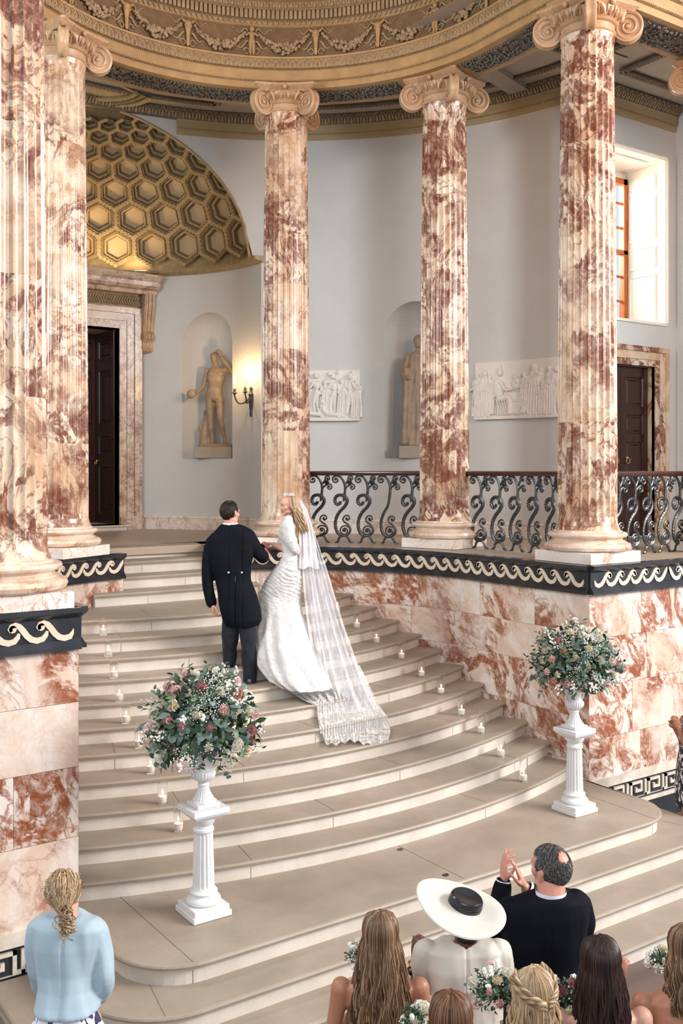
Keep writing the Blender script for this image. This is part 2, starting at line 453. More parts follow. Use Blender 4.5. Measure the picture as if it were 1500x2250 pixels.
slabs(PL, ZL-.1, ZF0, [0,.2,.45,.7,1], rnd, -1, 'wall_left')
slabs([(8.11,7.11),(14.2,7.11)], ZL-.01, ZF0, [0,.22,.5,.76,1], rnd, -1, 'wall_front_right')
slabs([(2.59,7.11),(-3,7.11)], ZL-.01, ZF0, [0,.3,.56,.8,1], rnd, 1, 'wall_front_left')
# ends of the dado walls at the stair gap
mb = MB()
mb.seed = 3; mb.quad((PL[-1][0],PL[-1][1],ZL+1.2),(4.72,12.6,ZL+1.2),(4.72,12.6,ZF0),(PL[-1][0],PL[-1][1],ZF0))
mb.seed = 9; mb.quad((PR[-1][0],PR[-1][1],ZL+1.2),(6.12,12.6,ZL+1.2),(6.12,12.6,ZF0),(PR[-1][0],PR[-1][1],ZF0))
struct(mb.build('wall_stair_cheeks', M['alabaster_wall']))
# ---------- moulded bands swept along a plan path
def sweep(mb, p, prof, out, N=None):
    """prof: list of (outward offset, z)"""
    L = arclen(p); pts = p; rings = []
    for i in range(len(pts)):
        a = Vector(pts[max(i-1,0)]); b = Vector(pts[min(i+1,len(pts)-1)]); t = (b-a).normalized(); nx, ny = -t.y*out, t.x*out
        rings.append([(pts[i][0]+nx*o, pts[i][1]+ny*o, z) for o, z in prof])
    mb.loft(rings, closed=True, cap=True)
def corner_join(p1, p2): return p1+p2
def wave_outline(n=14):
    """one running-dog wave as ribbon polylines; period 1, height 1"""
    pts = []
    return pts
def running_dog(mb, fn, length, period, h, z0, d0, d1, flip=False):
    """Vitruvian scroll: a base swell that rises and curls over, ribbon of varying width"""
    n = max(1, round(length/period)); P_ = length/n
    for k in range(n):
        A, B = [], []
        # centre line: trough -> crest -> curl
        cl = [(-.03,.50,.10),(.01,.34,.19),(.13,.17,.235),(.34,.115,.245),(.54,.19,.25),(.70,.37,.25),(.83,.60,.25),(.96,.79,.235),(1.10,.875,.215),(1.235,.82,.20),(1.29,.70,.19),(1.23,.60,.17)]
        m_ = len(cl)
        for i in range(m_):
            x, y, w_ = cl[i]; a = cl[max(i-1,0)]; b = cl[min(i+1,m_-1)]
            tx, ty = b[0]-a[0], (b[1]-a[1])*h/P_; l = math.hypot(tx, ty) or 1; tx, ty = tx/l, ty/l
            w2 = w_*1.05
            def clip(u): return max(0.0, min(length, u))
            ax, ay = x-ty*w2*.5*h/P_, y+tx*w2*.5; bx, by = x+ty*w2*.5*h/P_, y-tx*w2*.5
            if flip: ax, bx = 1-ax, 1-bx
            A.append((clip((k+ax)*P_), z0+ay*h)); B.append((clip((k+bx)*P_), z0+by*h))
        mb.strip2(A, B, fn, d0, d1)
        cx = (k+(1.19 if not flip else -.19))*P_
        if P_*.12 < cx < length-P_*.12:
            mb.prism([(cx+h*.165*math.cos(2*PI*j/14), z0+h*(.70+.165*math.sin(2*PI*j/14))) for j in range(14)], fn, d0, d1)
FR = [(-.05,ZF1+.003),(.072,ZF1+.003),(.075,ZF1-.03),(.06,ZF1-.045),(.035,ZF1-.06),(.022,ZF1-.072),(.02,ZF0+.078),(.03,ZF0+.07),(.045,ZF0+.045),(.06,ZF0+.03),(.062,ZF0),(-.05,ZF0)]
def frieze(path, out, name, label, length_pad=(.02,.04), flip=False, period=.19):
    e = empty(name, (path[0][0], path[0][1], ZF0), label=label, cat='frieze')
    e['group'] = 'black friezes with wave scrolls'
    ox, oy, oz = e.location
    mb = MB(); sweep(mb, path, FR, out); mb.v = [(x-ox,y-oy,z-oz) for x,y,z in mb.v]
    mb.build('black_band', M['black_marble'], e)
    L = arclen(path); a, b = length_pad; T = L[-1]-a-b
    def fn(u, v, d):
        q, t = at_len(path, L, a+u); return (q[0]-t[1]*out*d-ox, q[1]+t[0]*out*d-oy, v-oz)
    mb = MB(); running_dog(mb, fn, T, period, .165, ZF0+.068, .018, .034, flip)
    if flip == 'both':
        mb = MB(); running_dog(mb, fn, 6*.2, .2, .165, ZF0+.068, .018, .034, False)
        running_dog(mb, lambda u, v, d: fn(u+1.24, v, d), T-1.24, .2, .165, ZF0+.068, .018, .034, True)
    tag(mb.build('wave_scroll', M['scroll_stone'], e), 'cream stone wave scroll')
    return e
frieze(PR, 1, 'wave_frieze', 'black frieze with cream wave scroll curving round the right side of the apse', (.05,.02), False, .2)
frieze(PL, -1, 'wave_frieze', 'black frieze with cream wave scroll under the second column from the left', (.05,.02), False, .2)
frieze([(8.11+i*.4,7.11) for i in range(16)], -1, 'wave_frieze', 'black frieze with cream wave scroll running right from the pier corner', (.05,.0), 'both', .2)
frieze([(-3.3+i*.491,7.11) for i in range(13)], -1, 'wave_frieze', 'black frieze with cream wave scroll on the nearest pier at the left edge', (0,.05), True, .20)
# ---------- meander skirting on the hall front walls
def meander(x0, x1, name, flip):
    st = MB()
    def band(za, zb, o, mi, seed):
        st.mi = mi; st.seed = seed; st.box(x0, x1, 7.11-o, 7.14, za, zb)
    band(E-3.36, E-3.265, .035, 1, 1); band(E-3.585, E-3.36, .012, 0, 2); band(E-3.63, E-3.585, .03, 1, 3); band(0, E-3.63, .02, 0, 4)
    st.mi = 1; h = .17; zb = E-3.558; P_ = .30; t = .028; d = .02
    n = int((x1-x0)/P_)
    for k in range(n):
        X = x0+.03+k*P_
        def bx(a, b, c, e_):
            xa, xb = (X+a, X+b) if not flip else (X+P_-b, X+P_-a)
            st.box(xa, xb, 7.098-d, 7.10, zb+c, zb+e_)
        bx(0, t, 0, h); bx(0, .20, h-t, h); bx(.20-t, .20, .05, h-t); bx(.085, .20-t, .05, .05+t); bx(.085, .085+t, .05+t, .105)
        bx(.24, .24+t, 0, h); bx(.24, P_, 0, t) if False else bx(t, .24, -.0, t*.0+.001); bx(.235, P_, 0, t)
    return struct(st.build(name, [M['black_marble'], M['meander_stone']], smooth=False))
meander(8.11, 14.2, 'trim_meander_right', False); meander(-3.3, 2.59, 'trim_meander_left', True)
# ---------- outer wall of the ambulatory
ZTOP = E+5.31
def cyl_wall(mb, cx, cy, R, a0, a1, zb, zt, hole=None, step=1.2, zf=None):
    """inward-facing cylinder wall; hole = (angle, half width in metres, z sill, z spring)"""
    n = max(1, int(abs(a1-a0)/step)); cuts = [a0+(a1-a0)*i/n for i in range(n+1)]
    if hole:
        ac, hw, zs, zsp = hole; da = math.degrees(hw/R)
        cuts = [c for c in cuts if abs(c-ac) > da+.05] + [ac-da+2*da*i/24 for i in range(25)]; cuts.sort(reverse=a1 < a0)
    for u, v in zip(cuts, cuts[1:]):
        m_ = (u+v)/2
        def col(f0, f1, k=4):
            for j in range(k):
                mb.quad(arcpt(cx,cy,R,u,f0(u)+(f1(u)-f0(u))*j/k), arcpt(cx,cy,R,v,f0(v)+(f1(v)-f0(v))*j/k),
                        arcpt(cx,cy,R,v,f0(v)+(f1(v)-f0(v))*(j+1)/k), arcpt(cx,cy,R,u,f0(u)+(f1(u)-f0(u))*(j+1)/k))
        lo = zf or (lambda a: zb)
        if hole and abs(m_-ac) < da:
            arch = lambda a: zsp+math.sqrt(max(0, hw*hw-(math.radians(a-ac)*R)**2))
            col(lambda a: zb, lambda a: zs, 1); col(arch, lambda a: zt, 2)
        else: col(lo, lambda a: zt)
    if hole:                                            # recess: half cylinder and quarter sphere, sill
        C = Vector(arcpt(cx,cy,R,ac,0)); out = Vector((math.cos(math.radians(ac)), math.sin(math.radians(ac)), 0)); tan = Vector((-out.y, out.x, 0))
        N = 20
        def pt(b, z, r=1.0): return C + tan*(hw*r*math.cos(b)) + out*(hw*.92*r*math.sin(b)-.0+(-(hw*hw*math.cos(b)**2*r*r)/(2*R)))+Vector((0,0,z))
        for i in range(N):
            b0, b1 = PI*i/N, PI*(i+1)/N
            mb.quad(pt(b0,zs), pt(b1,zs), pt(b1,zsp), pt(b0,zsp))
            for j in range(10):
                e0, e1 = PI/2*j/10, PI/2*(j+1)/10
                mb.quad(pt(b0,zsp+hw*math.sin(e0),math.cos(e0)), pt(b1,zsp+hw*math.sin(e0),math.cos(e0)), pt(b1,zsp+hw*math.sin(e1),math.cos(e1)), pt(b0,zsp+hw*math.sin(e1),math.cos(e1)))
            mb.add([C+Vector((0,0,zs)), pt(b1,zs), pt(b0,zs)], [(0,1,2)])
OR_ = 5.55
NX, NY, NR = 5.38, 13.9, 2.7    # exedra with the coffered half dome
DZ, DH, DR = E+3.38, 2.30, 2.52
def arch_z(a):                  # where the half dome meets the outer wall
    p = arcpt(AX,AY,OR_,a,0); q = 1-((p[0]-NX)**2+(p[1]-NY)**2)/(DR**2)
    return DZ+DH*math.sqrt(max(q, 0))
HOLE1 = (27.3, .52, E+.215, E+2.17)
HOLE2 = (35.4, .50, E+.20, E+2.18)
mb = MB(); cyl_wall(mb, AX, AY, OR_, 8.8, 61.1, ZG, ZTOP, HOLE2)
struct(mb.build('wall_ambulatory_right', M['wall_paint'], auto=30))
mb = MB(); cyl_wall(mb, AX, AY, OR_, 61.1, 118.9, ZG, ZTOP+.34, zf=lambda a: min(arch_z(a), ZTOP+.34)); cyl_wall(mb, AX, AY, OR_, 118.9, 178, ZG, ZTOP)
struct(mb.build('wall_ambulatory_back', M['wall_paint'], auto=30))
mb = MB(); cyl_wall(mb, NX, NY, NR, -1, 57, ZG, DZ, HOLE1); cyl_wall(mb, NX, NY, NR, 128.5, 181, ZG, DZ); cyl_wall(mb, NX, NY, NR, 51.5, 128.5, E+3.05, DZ)
struct(mb.build('wall_exedra', M['wall_paint'], auto=30))
# skirting
def skirting(p, out, name, h=.235):
    mb = MB(); L = arclen(p); s = 0
    prof = [(0,ZG),(.035,ZG),(.035,ZG+h-.05),(.045,ZG+h-.045),(.045,ZG+h-.03),(.03,ZG+h-.015),(.03,ZG+h),(0,ZG+h)]
    r = random.Random(len(p)+int(L[-1]*10))
    while s < L[-1]-1e-6:
        e = min(L[-1], s+r.uniform(.6,1.1)); mb.seed = r.uniform(0,30)
        seg = [at_len(p, L, s+.001+(e-s-.002)*i/6)[0] for i in range(7)]; sweep(mb, seg, prof, out); s = e
    return struct(mb.build(name, M['alabaster_pale']))
def arcp(cx, cy, R, a0, a1, n): return [arcpt(cx,cy,R,a0+(a1-a0)*i/n,0)[:2] for i in range(n+1)]
skirting(arcp(AX,AY,OR_,8.8,61,40), 1, 'baseboard_ambulatory'); skirting(arcp(NX,NY,NR,0,53,24), 1, 'baseboard_exedra')
# ---------- right wing: straight wall with window and door, side wall
YW = 9.85
def rect_wall(mb, y, x0, x1, z0, z1, holes):
    xs = sorted({x0, x1, *[h[0] for h in holes], *[h[1] for h in holes]}); zs = sorted({z0, z1, *[h[2] for h in holes], *[h[3] for h in holes]})
    for a, b in zip(xs, xs[1:]):
        for c, d in zip(zs, zs[1:]):
            if any(h[0]-1e-6 <= a and b <= h[1]+1e-6 and h[2]-1e-6 <= c and d <= h[3]+1e-6 for h in holes): continue
            mb.quad((a,y,c),(b,y,c),(b,y,d),(a,y,d))
WIN = (11.35, 12.98, E+2.29, E+4.82); DOR = (11.45, 12.72, ZG, E+1.60)
mb = MB(); rect_wall(mb, YW, 10.75, 13.24, ZG, ZTOP, [WIN, DOR])
struct(mb.build('wall_wing_back', M['wall_paint']))
mb = MB(); mb.quad((13.24,9.85,ZG),(13.24,5.0,ZG),(13.24,5.0,ZTOP+.6),(13.24,9.85,ZTOP+.6)); mb.quad((10.7,9.87,ZTOP-.05),(13.3,9.87,ZTOP-.05),(13.3,9.87,ZTOP+.6),(10.7,9.87,ZTOP+.6)); struct(mb.build('wall_wing_side', M['wall_paint']))
skirting([(13.24,9.85),(13.24,7.2)], -1, 'baseboard_wing')
# crown of the outer wall: band, bead strip, leaf moulding
crown_path = arcp(AX,AY,OR_,75,8.8,60)+[(11.5,9.85),(12.3,9.85),(13.2,9.85)]
def bead_strip(mb, p, out, z, h, o, step, arch=None):
    L = arclen(p); n = int(L[-1]/step)
    for i in range(n):
        q, t = at_len(p, L, (i+.5)*step); nx, ny = -t[1]*out, t[0]*out
        w_ = step*.33; k = .5 if i % 2 else -.5
        a = Vector((q[0]+nx*o, q[1]+ny*o, z)); T = Vector((t[0],t[1],0)); U = Vector((0,0,1)); N_ = Vector((nx,ny,0))
        mb.add([a-T*w_-U*h*.5, a+T*w_-U*h*.5, a+T*(w_*(.2+k))+U*h*.5, a-T*(w_*(.2-k))+U*h*.5,
                a+N_*h*.5-T*w_*.5-U*h*.2, a+N_*h*.5+T*w_*.5-U*h*.2, a+N_*h*.5+T*w_*.2*k+U*h*.3, a+N_*h*.5-T*w_*.2*k+U*h*.3],
               [(0,1,5,4),(1,2,6,5),(2,3,7,6),(3,0,4,7),(4,5,6,7)])
def leaf_strip(mb, p, out, z, h, o0, o1, step):
    """waterleaf moulding: arched loops with a middle leaf, leaning outwards from o0 (bottom) to o1 (top)"""
    L = arclen(p); n = int(L[-1]/step)
    for i in range(n):
        q, t = at_len(p, L, (i+.5)*step); nx, ny = -t[1]*out, t[0]*out; T = Vector((t[0],t[1],0)); N_ = Vector((nx,ny,0))
        def F(u, v, d=0): return Vector((q[0],q[1],z)) + T*(u*step) + Vector((0,0,v*h)) + N_*(o0+(o1-o0)*v+d)
        mb.tube([F(-.44,.08,.008),F(-.42,.4,.012),F(-.25,.78,.014),F(0,.92,.014),F(.25,.78,.014),F(.42,.4,.012),F(.44,.08,.008)], h*.055, 5)
        mb.add([F(-.2,.1), F(0,.0,.0), F(.2,.1), F(.13,.5,.02), F(0,.72,.012), F(-.13,.5,.02), F(0,.35,.035)], [(0,1,6),(1,2,6),(2,3,6),(3,4,6),(4,5,6),(5,0,6)])
        mb.tube([F(.5,.02,.01),F(.5,.45,.014),F(.5,.8,.01)], [h*.03,h*.05,h*.02], 5)
mb = MB(); sweep(mb, crown_path[::-1], [(0,ZTOP),(.03,ZTOP),(.03,ZTOP+.09),(.055,ZTOP+.10),(.055,ZTOP+.22),(.07,ZTOP+.225),(.0,ZTOP+.235)], 1)
struct(mb.build('trim_crown_band', M['band_paint']))
mb = MB(); mb.mi = 0; sweep(mb, crown_path[::-1], [(0,ZTOP+.225),(.07,ZTOP+.225),(.16,ZTOP+.35),(.17,ZTOP+.36),(0,ZTOP+.38)], 1)
mb.mi = 1; leaf_strip(mb, crown_path[::-1], 1, ZTOP+.23, .125, .075, .165, .105); bead_strip(mb, crown_path[::-1], 1, ZTOP+.095, .028, .045, .03)
struct(mb.build('trim_crown_leaf', [M['dark_ornament'], M['ornament_plaster']]))
# the same crown over the exedra, above the dome opening
mb = MB(); cp = arcp(AX,AY,OR_,120,74.8,40); mb.mi = 0; sweep(mb, cp[::-1], [(0,ZTOP+.225),(.07,ZTOP+.225),(.16,ZTOP+.35),(.17,ZTOP+.36),(0,ZTOP+.38)], 1)
mb.mi = 1; leaf_strip(mb, cp[::-1], 1, ZTOP+.23, .125, .075, .165, .105)
struct(mb.build('trim_crown_over_dome', [M['dark_ornament'], M['ornament_plaster']]))
# ---------- ceiling of the ambulatory and wing with coffer frames
ZC = ZTOP+.37; ZB = E+5.14      # ceiling, beam soffit
mb = MB()
for i in range(60):
    u, v = i*3.0, i*3.0+3
    mb.quad(arcpt(AX,AY,3.1,v,ZC), arcpt(AX,AY,5.7,v,ZC), arcpt(AX,AY,5.7,u,ZC), arcpt(AX,AY,3.1,u,ZC))
mb.quad((8.0,6.9,ZC+.02),(13.5,6.9,ZC+.02),(13.5,10,ZC+.02),(8.0,10,ZC+.02)); mb.quad((-3,6.9,ZC+.02),(2.7,6.9,ZC+.02),(2.7,9.1,ZC+.02),(-3,9.1,ZC+.02))
struct(mb.build('ceiling', M['soffit_paint'], smooth=False))
def frame_moulding(mb, corners, w_, z):
    """egg-and-dart frame hanging below the ceiling along a closed polygon"""
    n = len(corners)
    for i in range(n):
        a = Vector(corners[i]); b = Vector(corners[(i+1)%n]); t = (b-a); l = t.length; t.normalize(); nn = Vector((-t.y, t.x))
        k = max(1, int(l/.055))
        mb.mi = 0
        A, B = a-nn*w_*.5, b-nn*w_*.5; C, D = b+nn*w_*.5, a+nn*w_*.5
        mb.add([(*A,z-.001),(*B,z-.001),(*C,z-.001),(*D,z-.001),(*A,z+.03),(*B,z+.03),(*C,z+.03),(*D,z+.03)], [(0,1,2,3),(0,4,5,1),(1,5,6,2),(2,6,7,3),(3,7,4,0)])
        mb.mi = 1
        for j in range(k):
            p = a+t*(l*(j+.5)/k); mb.ell((p.x,p.y,z-.006), (.014,.024,.02) if abs(t.x) > abs(t.y) else (.024,.014,.02), 6, 4)
mb = MB(); 
ring = [];
def sector(a0, a1, r0, r1, n=10): return [arcpt(AX,AY,r0,a0+(a1-a0)*i/n,0)[:2] for i in range(n+1)]+[arcpt(AX,AY,r1,a1-(a1-a0)*i/n,0)[:2] for i in range(n+1)]
for a0, a1 in ((3,22),(27,61),(69,111),(116,150)): frame_moulding(mb, sector(a0,a1,3.95,5.05), .11, ZC-.04)
frame_moulding(mb, [(9.2,8.0),(10.6,8.0),(10.6,9.3),(9.2,9.3)], .11, ZC-.04); frame_moulding(mb, [(11.3,8.0),(12.7,8.0),(12.7,9.3),(11.3,9.3)], .11, ZC-.04)
struct(mb.build('trim_coffer_frames', [M['dark_ornament'], M['ornament_plaster']]))
# ================================================================ COLUMNS
def shaft_mb(r0, r1, z0, z1, seed, nf=24):
    """fluted shaft with rounded flute ends; drums differ in pattern"""
    mb = MB(); sub = 9; H = z1-z0
    def rad(t): return r0+(r1-r0)*(t**1.6)
    zs = [0, .0, .012, .02, .03, .04, .06]+[.06+.88*i/22 for i in range(1, 23)]+[.955, .965, .975, .983, .99, 1.0]
    drums = sorted([0, .17+.05*random.random(), .37+.05*random.random(), .56+.06*random.random(), .76+.05*random.random(), 1.01])
    rings = []
    for t in zs:
        z = z0+H*t; R = rad(t); d = 1.0
        if t < .045: d = max(0, min(1, math.sqrt(max(0, 1-((.045-t)/.024)**2)))) if t > .021 else 0
        if t > .965: d = math.sqrt(max(0, 1-((t-.965)/.022)**2)) if t < .987 else 0
        ap = 0
        if t < .02: ap = .035*(1-t/.02)**1.5
        if t > .985: ap = .018*((t-.985)/.015)
        ring = []
        for k in range(nf):
            a0 = 2*PI*k/nf
            for j in range(sub):
                u = j/sub; a = a0+2*PI/nf*u
                fw = .80; dep = 0
                if u < fw: x = (u/fw)*2-1; dep = math.sqrt(max(0, 1-x*x))*R*PI/nf*.62
                rr = R+ap-dep*d; ring.append((rr*math.cos(a), rr*math.sin(a), z))
        rings.append(ring)
    n = len(rings[0])
    for i in range(len(rings)-1):
        t = (zs[i]+zs[i+1])/2; dr = sum(1 for q in drums if q < t); want = (.55,.72,.38,.62,.93,.97)[min(dr, 5)-(seed > 20 and dr < 4)]; s0 = seed+dr*3.3  # upper drums get browner seeds, imitating the dim warm light near the capitals
        mb.seed = min((s0+i*.05 for i in range(40)), key=lambda q: abs((q*.61803) % 1-want))
        mb.add(rings[i]+rings[i+1], [(k, (k+1) % n, n+(k+1) % n, n+k) for k in range(n)])
    return mb
CZ0, CZ1 = .335, 5.775           # shaft from / to above the gallery floor
def volute(mb, R=.155, th=.05, turns=2.4):
    """scroll disc in the local x-z plane, centre at origin, thickness along y; raised spiral rim on both faces"""
    n = 34; rim = [(R*math.cos(2*PI*k/n), R*math.sin(2*PI*k/n)) for k in range(n)]
    for s_ in (1,):
        rings = []
        for y, k in ((-th,.86),(-th,.98),(-th*.6,1.0),(-th*.3,.93),(th*.3,.93),(th*.6,1.0),(th,.98),(th,.86)):
            rings.append([(x*k, y, z*k) for x, z in rim])
        mb.loft(rings, cap=False)
        for y in (-th*.75, th*.75): mb.add([(x*.88, y, z*.88) for x, z in rim], [tuple(range(n))])
    for side in (-1, 1):
        pts, rr = [], []; m_ = 60
        for i in range(m_+1):
            t = i/m_; a = PI/2 - turns*2*PI*t; r = R*(1-t)**1.05*.9+R*.10
            pts.append((r*math.cos(a), side*(th*.82+.012*t), r*math.sin(a))); rr.append(R*(.115-.055*t))
        mb.tube(pts, rr, 6, up=(0,1,0))
        mb.ell((0, side*(th*.95), 0), (R*.17, .018, R*.17), 10, 6)
def capital_mb():
    mb = MB(); Z = CZ1; rt = .285
    mb.lathe([(rt+.0,Z-.02),(rt+.012,Z),(rt+.03,Z+.015),(rt+.03,Z+.03),(rt+.01,Z+.04),(rt+.015,Z+.10),(rt+.04,Z+.105),(rt+.05,Z+.115),(rt+.04,Z+.13),(rt+.06,Z+.15),(rt+.10,Z+.20),(rt+.105,Z+.235),(rt+.06,Z+.25),(.2,Z+.26)], 48)
    for k in range(24):                                  # eggs on the echinus
        a = 2*PI*(k+.5)/24; c, s_ = math.cos(a), math.sin(a)
        mb.ell((c*(rt+.085), s_*(rt+.085), Z+.185), (.028,.028,.05), 8, 6, Matrix.Rotation(a, 3, 'Z') @ Matrix.Rotation(.5, 3, 'Y'))
        a2 = 2*PI*k/24; c, s_ = math.cos(a2), math.sin(a2)
        mb.tube([(c*(rt+.045), s_*(rt+.045), Z+.14), (c*(rt+.10), s_*(rt+.10), Z+.18), (c*(rt+.112), s_*(rt+.112), Z+.235)], [.006,.01,.013], 5)
    for q in range(4):                                   # four angle volutes
        a = PI/4+q*PI/2
        v = MB(); volute(v, .168, .05)
        Mx = Matrix.Rotation(a, 4, 'Z') @ Matrix.Translation((.43, 0, Z+.105)); mb.merge(v, Mx)
        # band joining the scroll to the body, leaf in the angle
        c, s_ = math.cos(a), math.sin(a)
        mb.tube([(c*.18,s_*.18,Z+.265),(c*.32,s_*.32,Z+.262),(c*.43,s_*.43,Z+.255)], [.05,.048,.04], 8, flat=.9)
        for sg in (-1, 1):
            b = a+sg*.30
            mb.tube([(math.cos(b)*.40, math.sin(b)*.40, Z+.23), (math.cos(b+sg*.1)*.395, math.sin(b+sg*.1)*.395, Z+.18), (math.cos(b+sg*.13)*.39, math.sin(b+sg*.13)*.39, Z+.12)], [.028,.022,.006], 6)
    def ab(hw, z, cc):                                   # abacus with concave sides and cut corners
        pts = []
        for q in range(4):
            a = q*PI/2
            for i in range(-6, 7):
                y = hw*i/6.0*.93; x = hw-cc*(1-(i/6.0)**2); pts.append((x*math.cos(a)-y*math.sin(a), x*math.sin(a)+y*math.cos(a), z))
        return pts
    mb.loft([ab(.35,Z+.262,.055), ab(.36,Z+.285,.055), ab(.375,Z+.29,.055), ab(.395,Z+.32,.05), ab(.405,Z+.325,.05), ab(.405,Z+.355,.05), ab(.39,Z+.36,.05)])
    for q in range(4):                                   # flower in the middle of each abacus side
        a = q*PI/2; mb.ell((math.cos(a)*.36, math.sin(a)*.36, Z+.30), (.03,.03,.035), 8, 6)
    return mb
def base_mb():
    mb = MB(); r = .32
    prof = [(.30,.115),(.42,.118),(.462,.14),(.474,.17),(.462,.20),(.425,.218),(.405,.222),(.405,.232),(.385,.238),(.375,.25),(.385,.262),(.40,.266),(.405,.272),(.425,.28),(.433,.298),(.425,.318),(.40,.328),(.375,.331),(.372,.342),(.35,.352),(.335,.37),(.30,.372)]
    mb.lathe(prof, 64); return mb
CAP = base_me = None
def make_column(loc, rz, seed, label, first=None):
    e = empty('marble_column', (*loc, ZG+.004), rz, label, 'column', 'fluted marble columns of the apse')
    mb = MB(); mb.seed = seed; mb.bbox(-.405,.405,-.405,.405,0,.122,.004); mb.build('plinth', M['alabaster_pale'], e)
    if first is None:
        mb = base_mb(); mb.seed = seed; mb.build('base', M['alabaster_base'], e)
        mb = capital_mb(); mb.seed = seed; mb.build('capital', M['alabaster_capital'], e, auto=50)
    else:
        for ch in first.children:
            if ch.name.split('.')[0] in ('base', 'capital'): c = ch.copy(); COL.objects.link(c); c.parent = e
    random.seed(int(seed*10)); shaft_mb(.325, .283, CZ0, CZ1, seed).build('shaft', M['alabaster_column'], e, auto=40)
    return e
def radial(x, y): return math.atan2(y-AY, x-AX)
C4 = (8.55, 7.52); C3 = (8.60, 10.0); C2 = (7.09, 11.52); C1 = (3.97, 11.51); C0 = (2.13, 7.45)
col4 = make_column(C4, 0, 2.3, 'fluted marble column standing on the right pier corner, beside the window')
make_column(C3, radial(*C3), 17.9, 'fluted marble column between the two white wall reliefs, fourth from the left', col4)
make_column(C2, radial(*C2), 31.2, 'fluted marble column directly behind the bride', col4)
make_column(C1, radial(*C1), 44.4, 'fluted marble column in front of the dark doorway, second from the left', col4)
make_column(C0, 0, 58.1, 'nearest fluted marble column, cut off by the left edge', col4)
make_column((10.95, 7.52), 0, 71.5, 'fluted marble column at the far right edge of the picture', col4)
random.seed(7)
# ================================================================ ENTABLATURE over the columns
RE = 2.93                       # inner face radius of the architrave
def ent_path():
    xc = 8.55-.30
    p = [(8.24+.5*i, 7.22) for i in range(12, 0, -1)] + [(8.24, 7.22)]
    p += [(8.26, 7.22+1.0*i/5) for i in range(1, 6)]
    q = [(AX+RE*math.cos(math.radians(t)), AY+RE*math.sin(math.radians(t))) for t in [8+172*i/80 for i in range(81)]]
    return p, q
FP = [(8.24+.55*i, 7.22) for i in range(11, -1, -1)]
AP = [(8.25,7.22),(8.26,7.7),(8.28,8.2),(8.29,8.6)]+[(AX+RE*math.cos(math.radians(t)), AY+RE*math.sin(math.radians(t))) for t in [2+176*i/90 for i in range(91)]]+[(2.47,8.6),(2.48,8.2),(2.48,7.7),(2.49,7.22)]
LP_ = [(2.49-.55*i, 7.22) for i in range(0, 11)]
ENT = [(-.62,ZB),(.0,ZB),(.0,E+5.235),(.012,E+5.235),(.022,E+5.245),(.022,E+5.385),(.045,E+5.395),(.06,E+5.40),(.085,E+5.50),(.10,E+5.505),(.10,E+5.53),(.0,E+5.535),(.0,E+5.96),(.02,E+5.97),(.03,E+6.03),(.05,E+6.035),(.05,E+6.15),(.11,E+6.155),(.14,E+6.235),(.30,E+6.245),(.30,E+6.31),(.33,E+6.33),(.36,E+6.40),(-.62,E+6.42)]
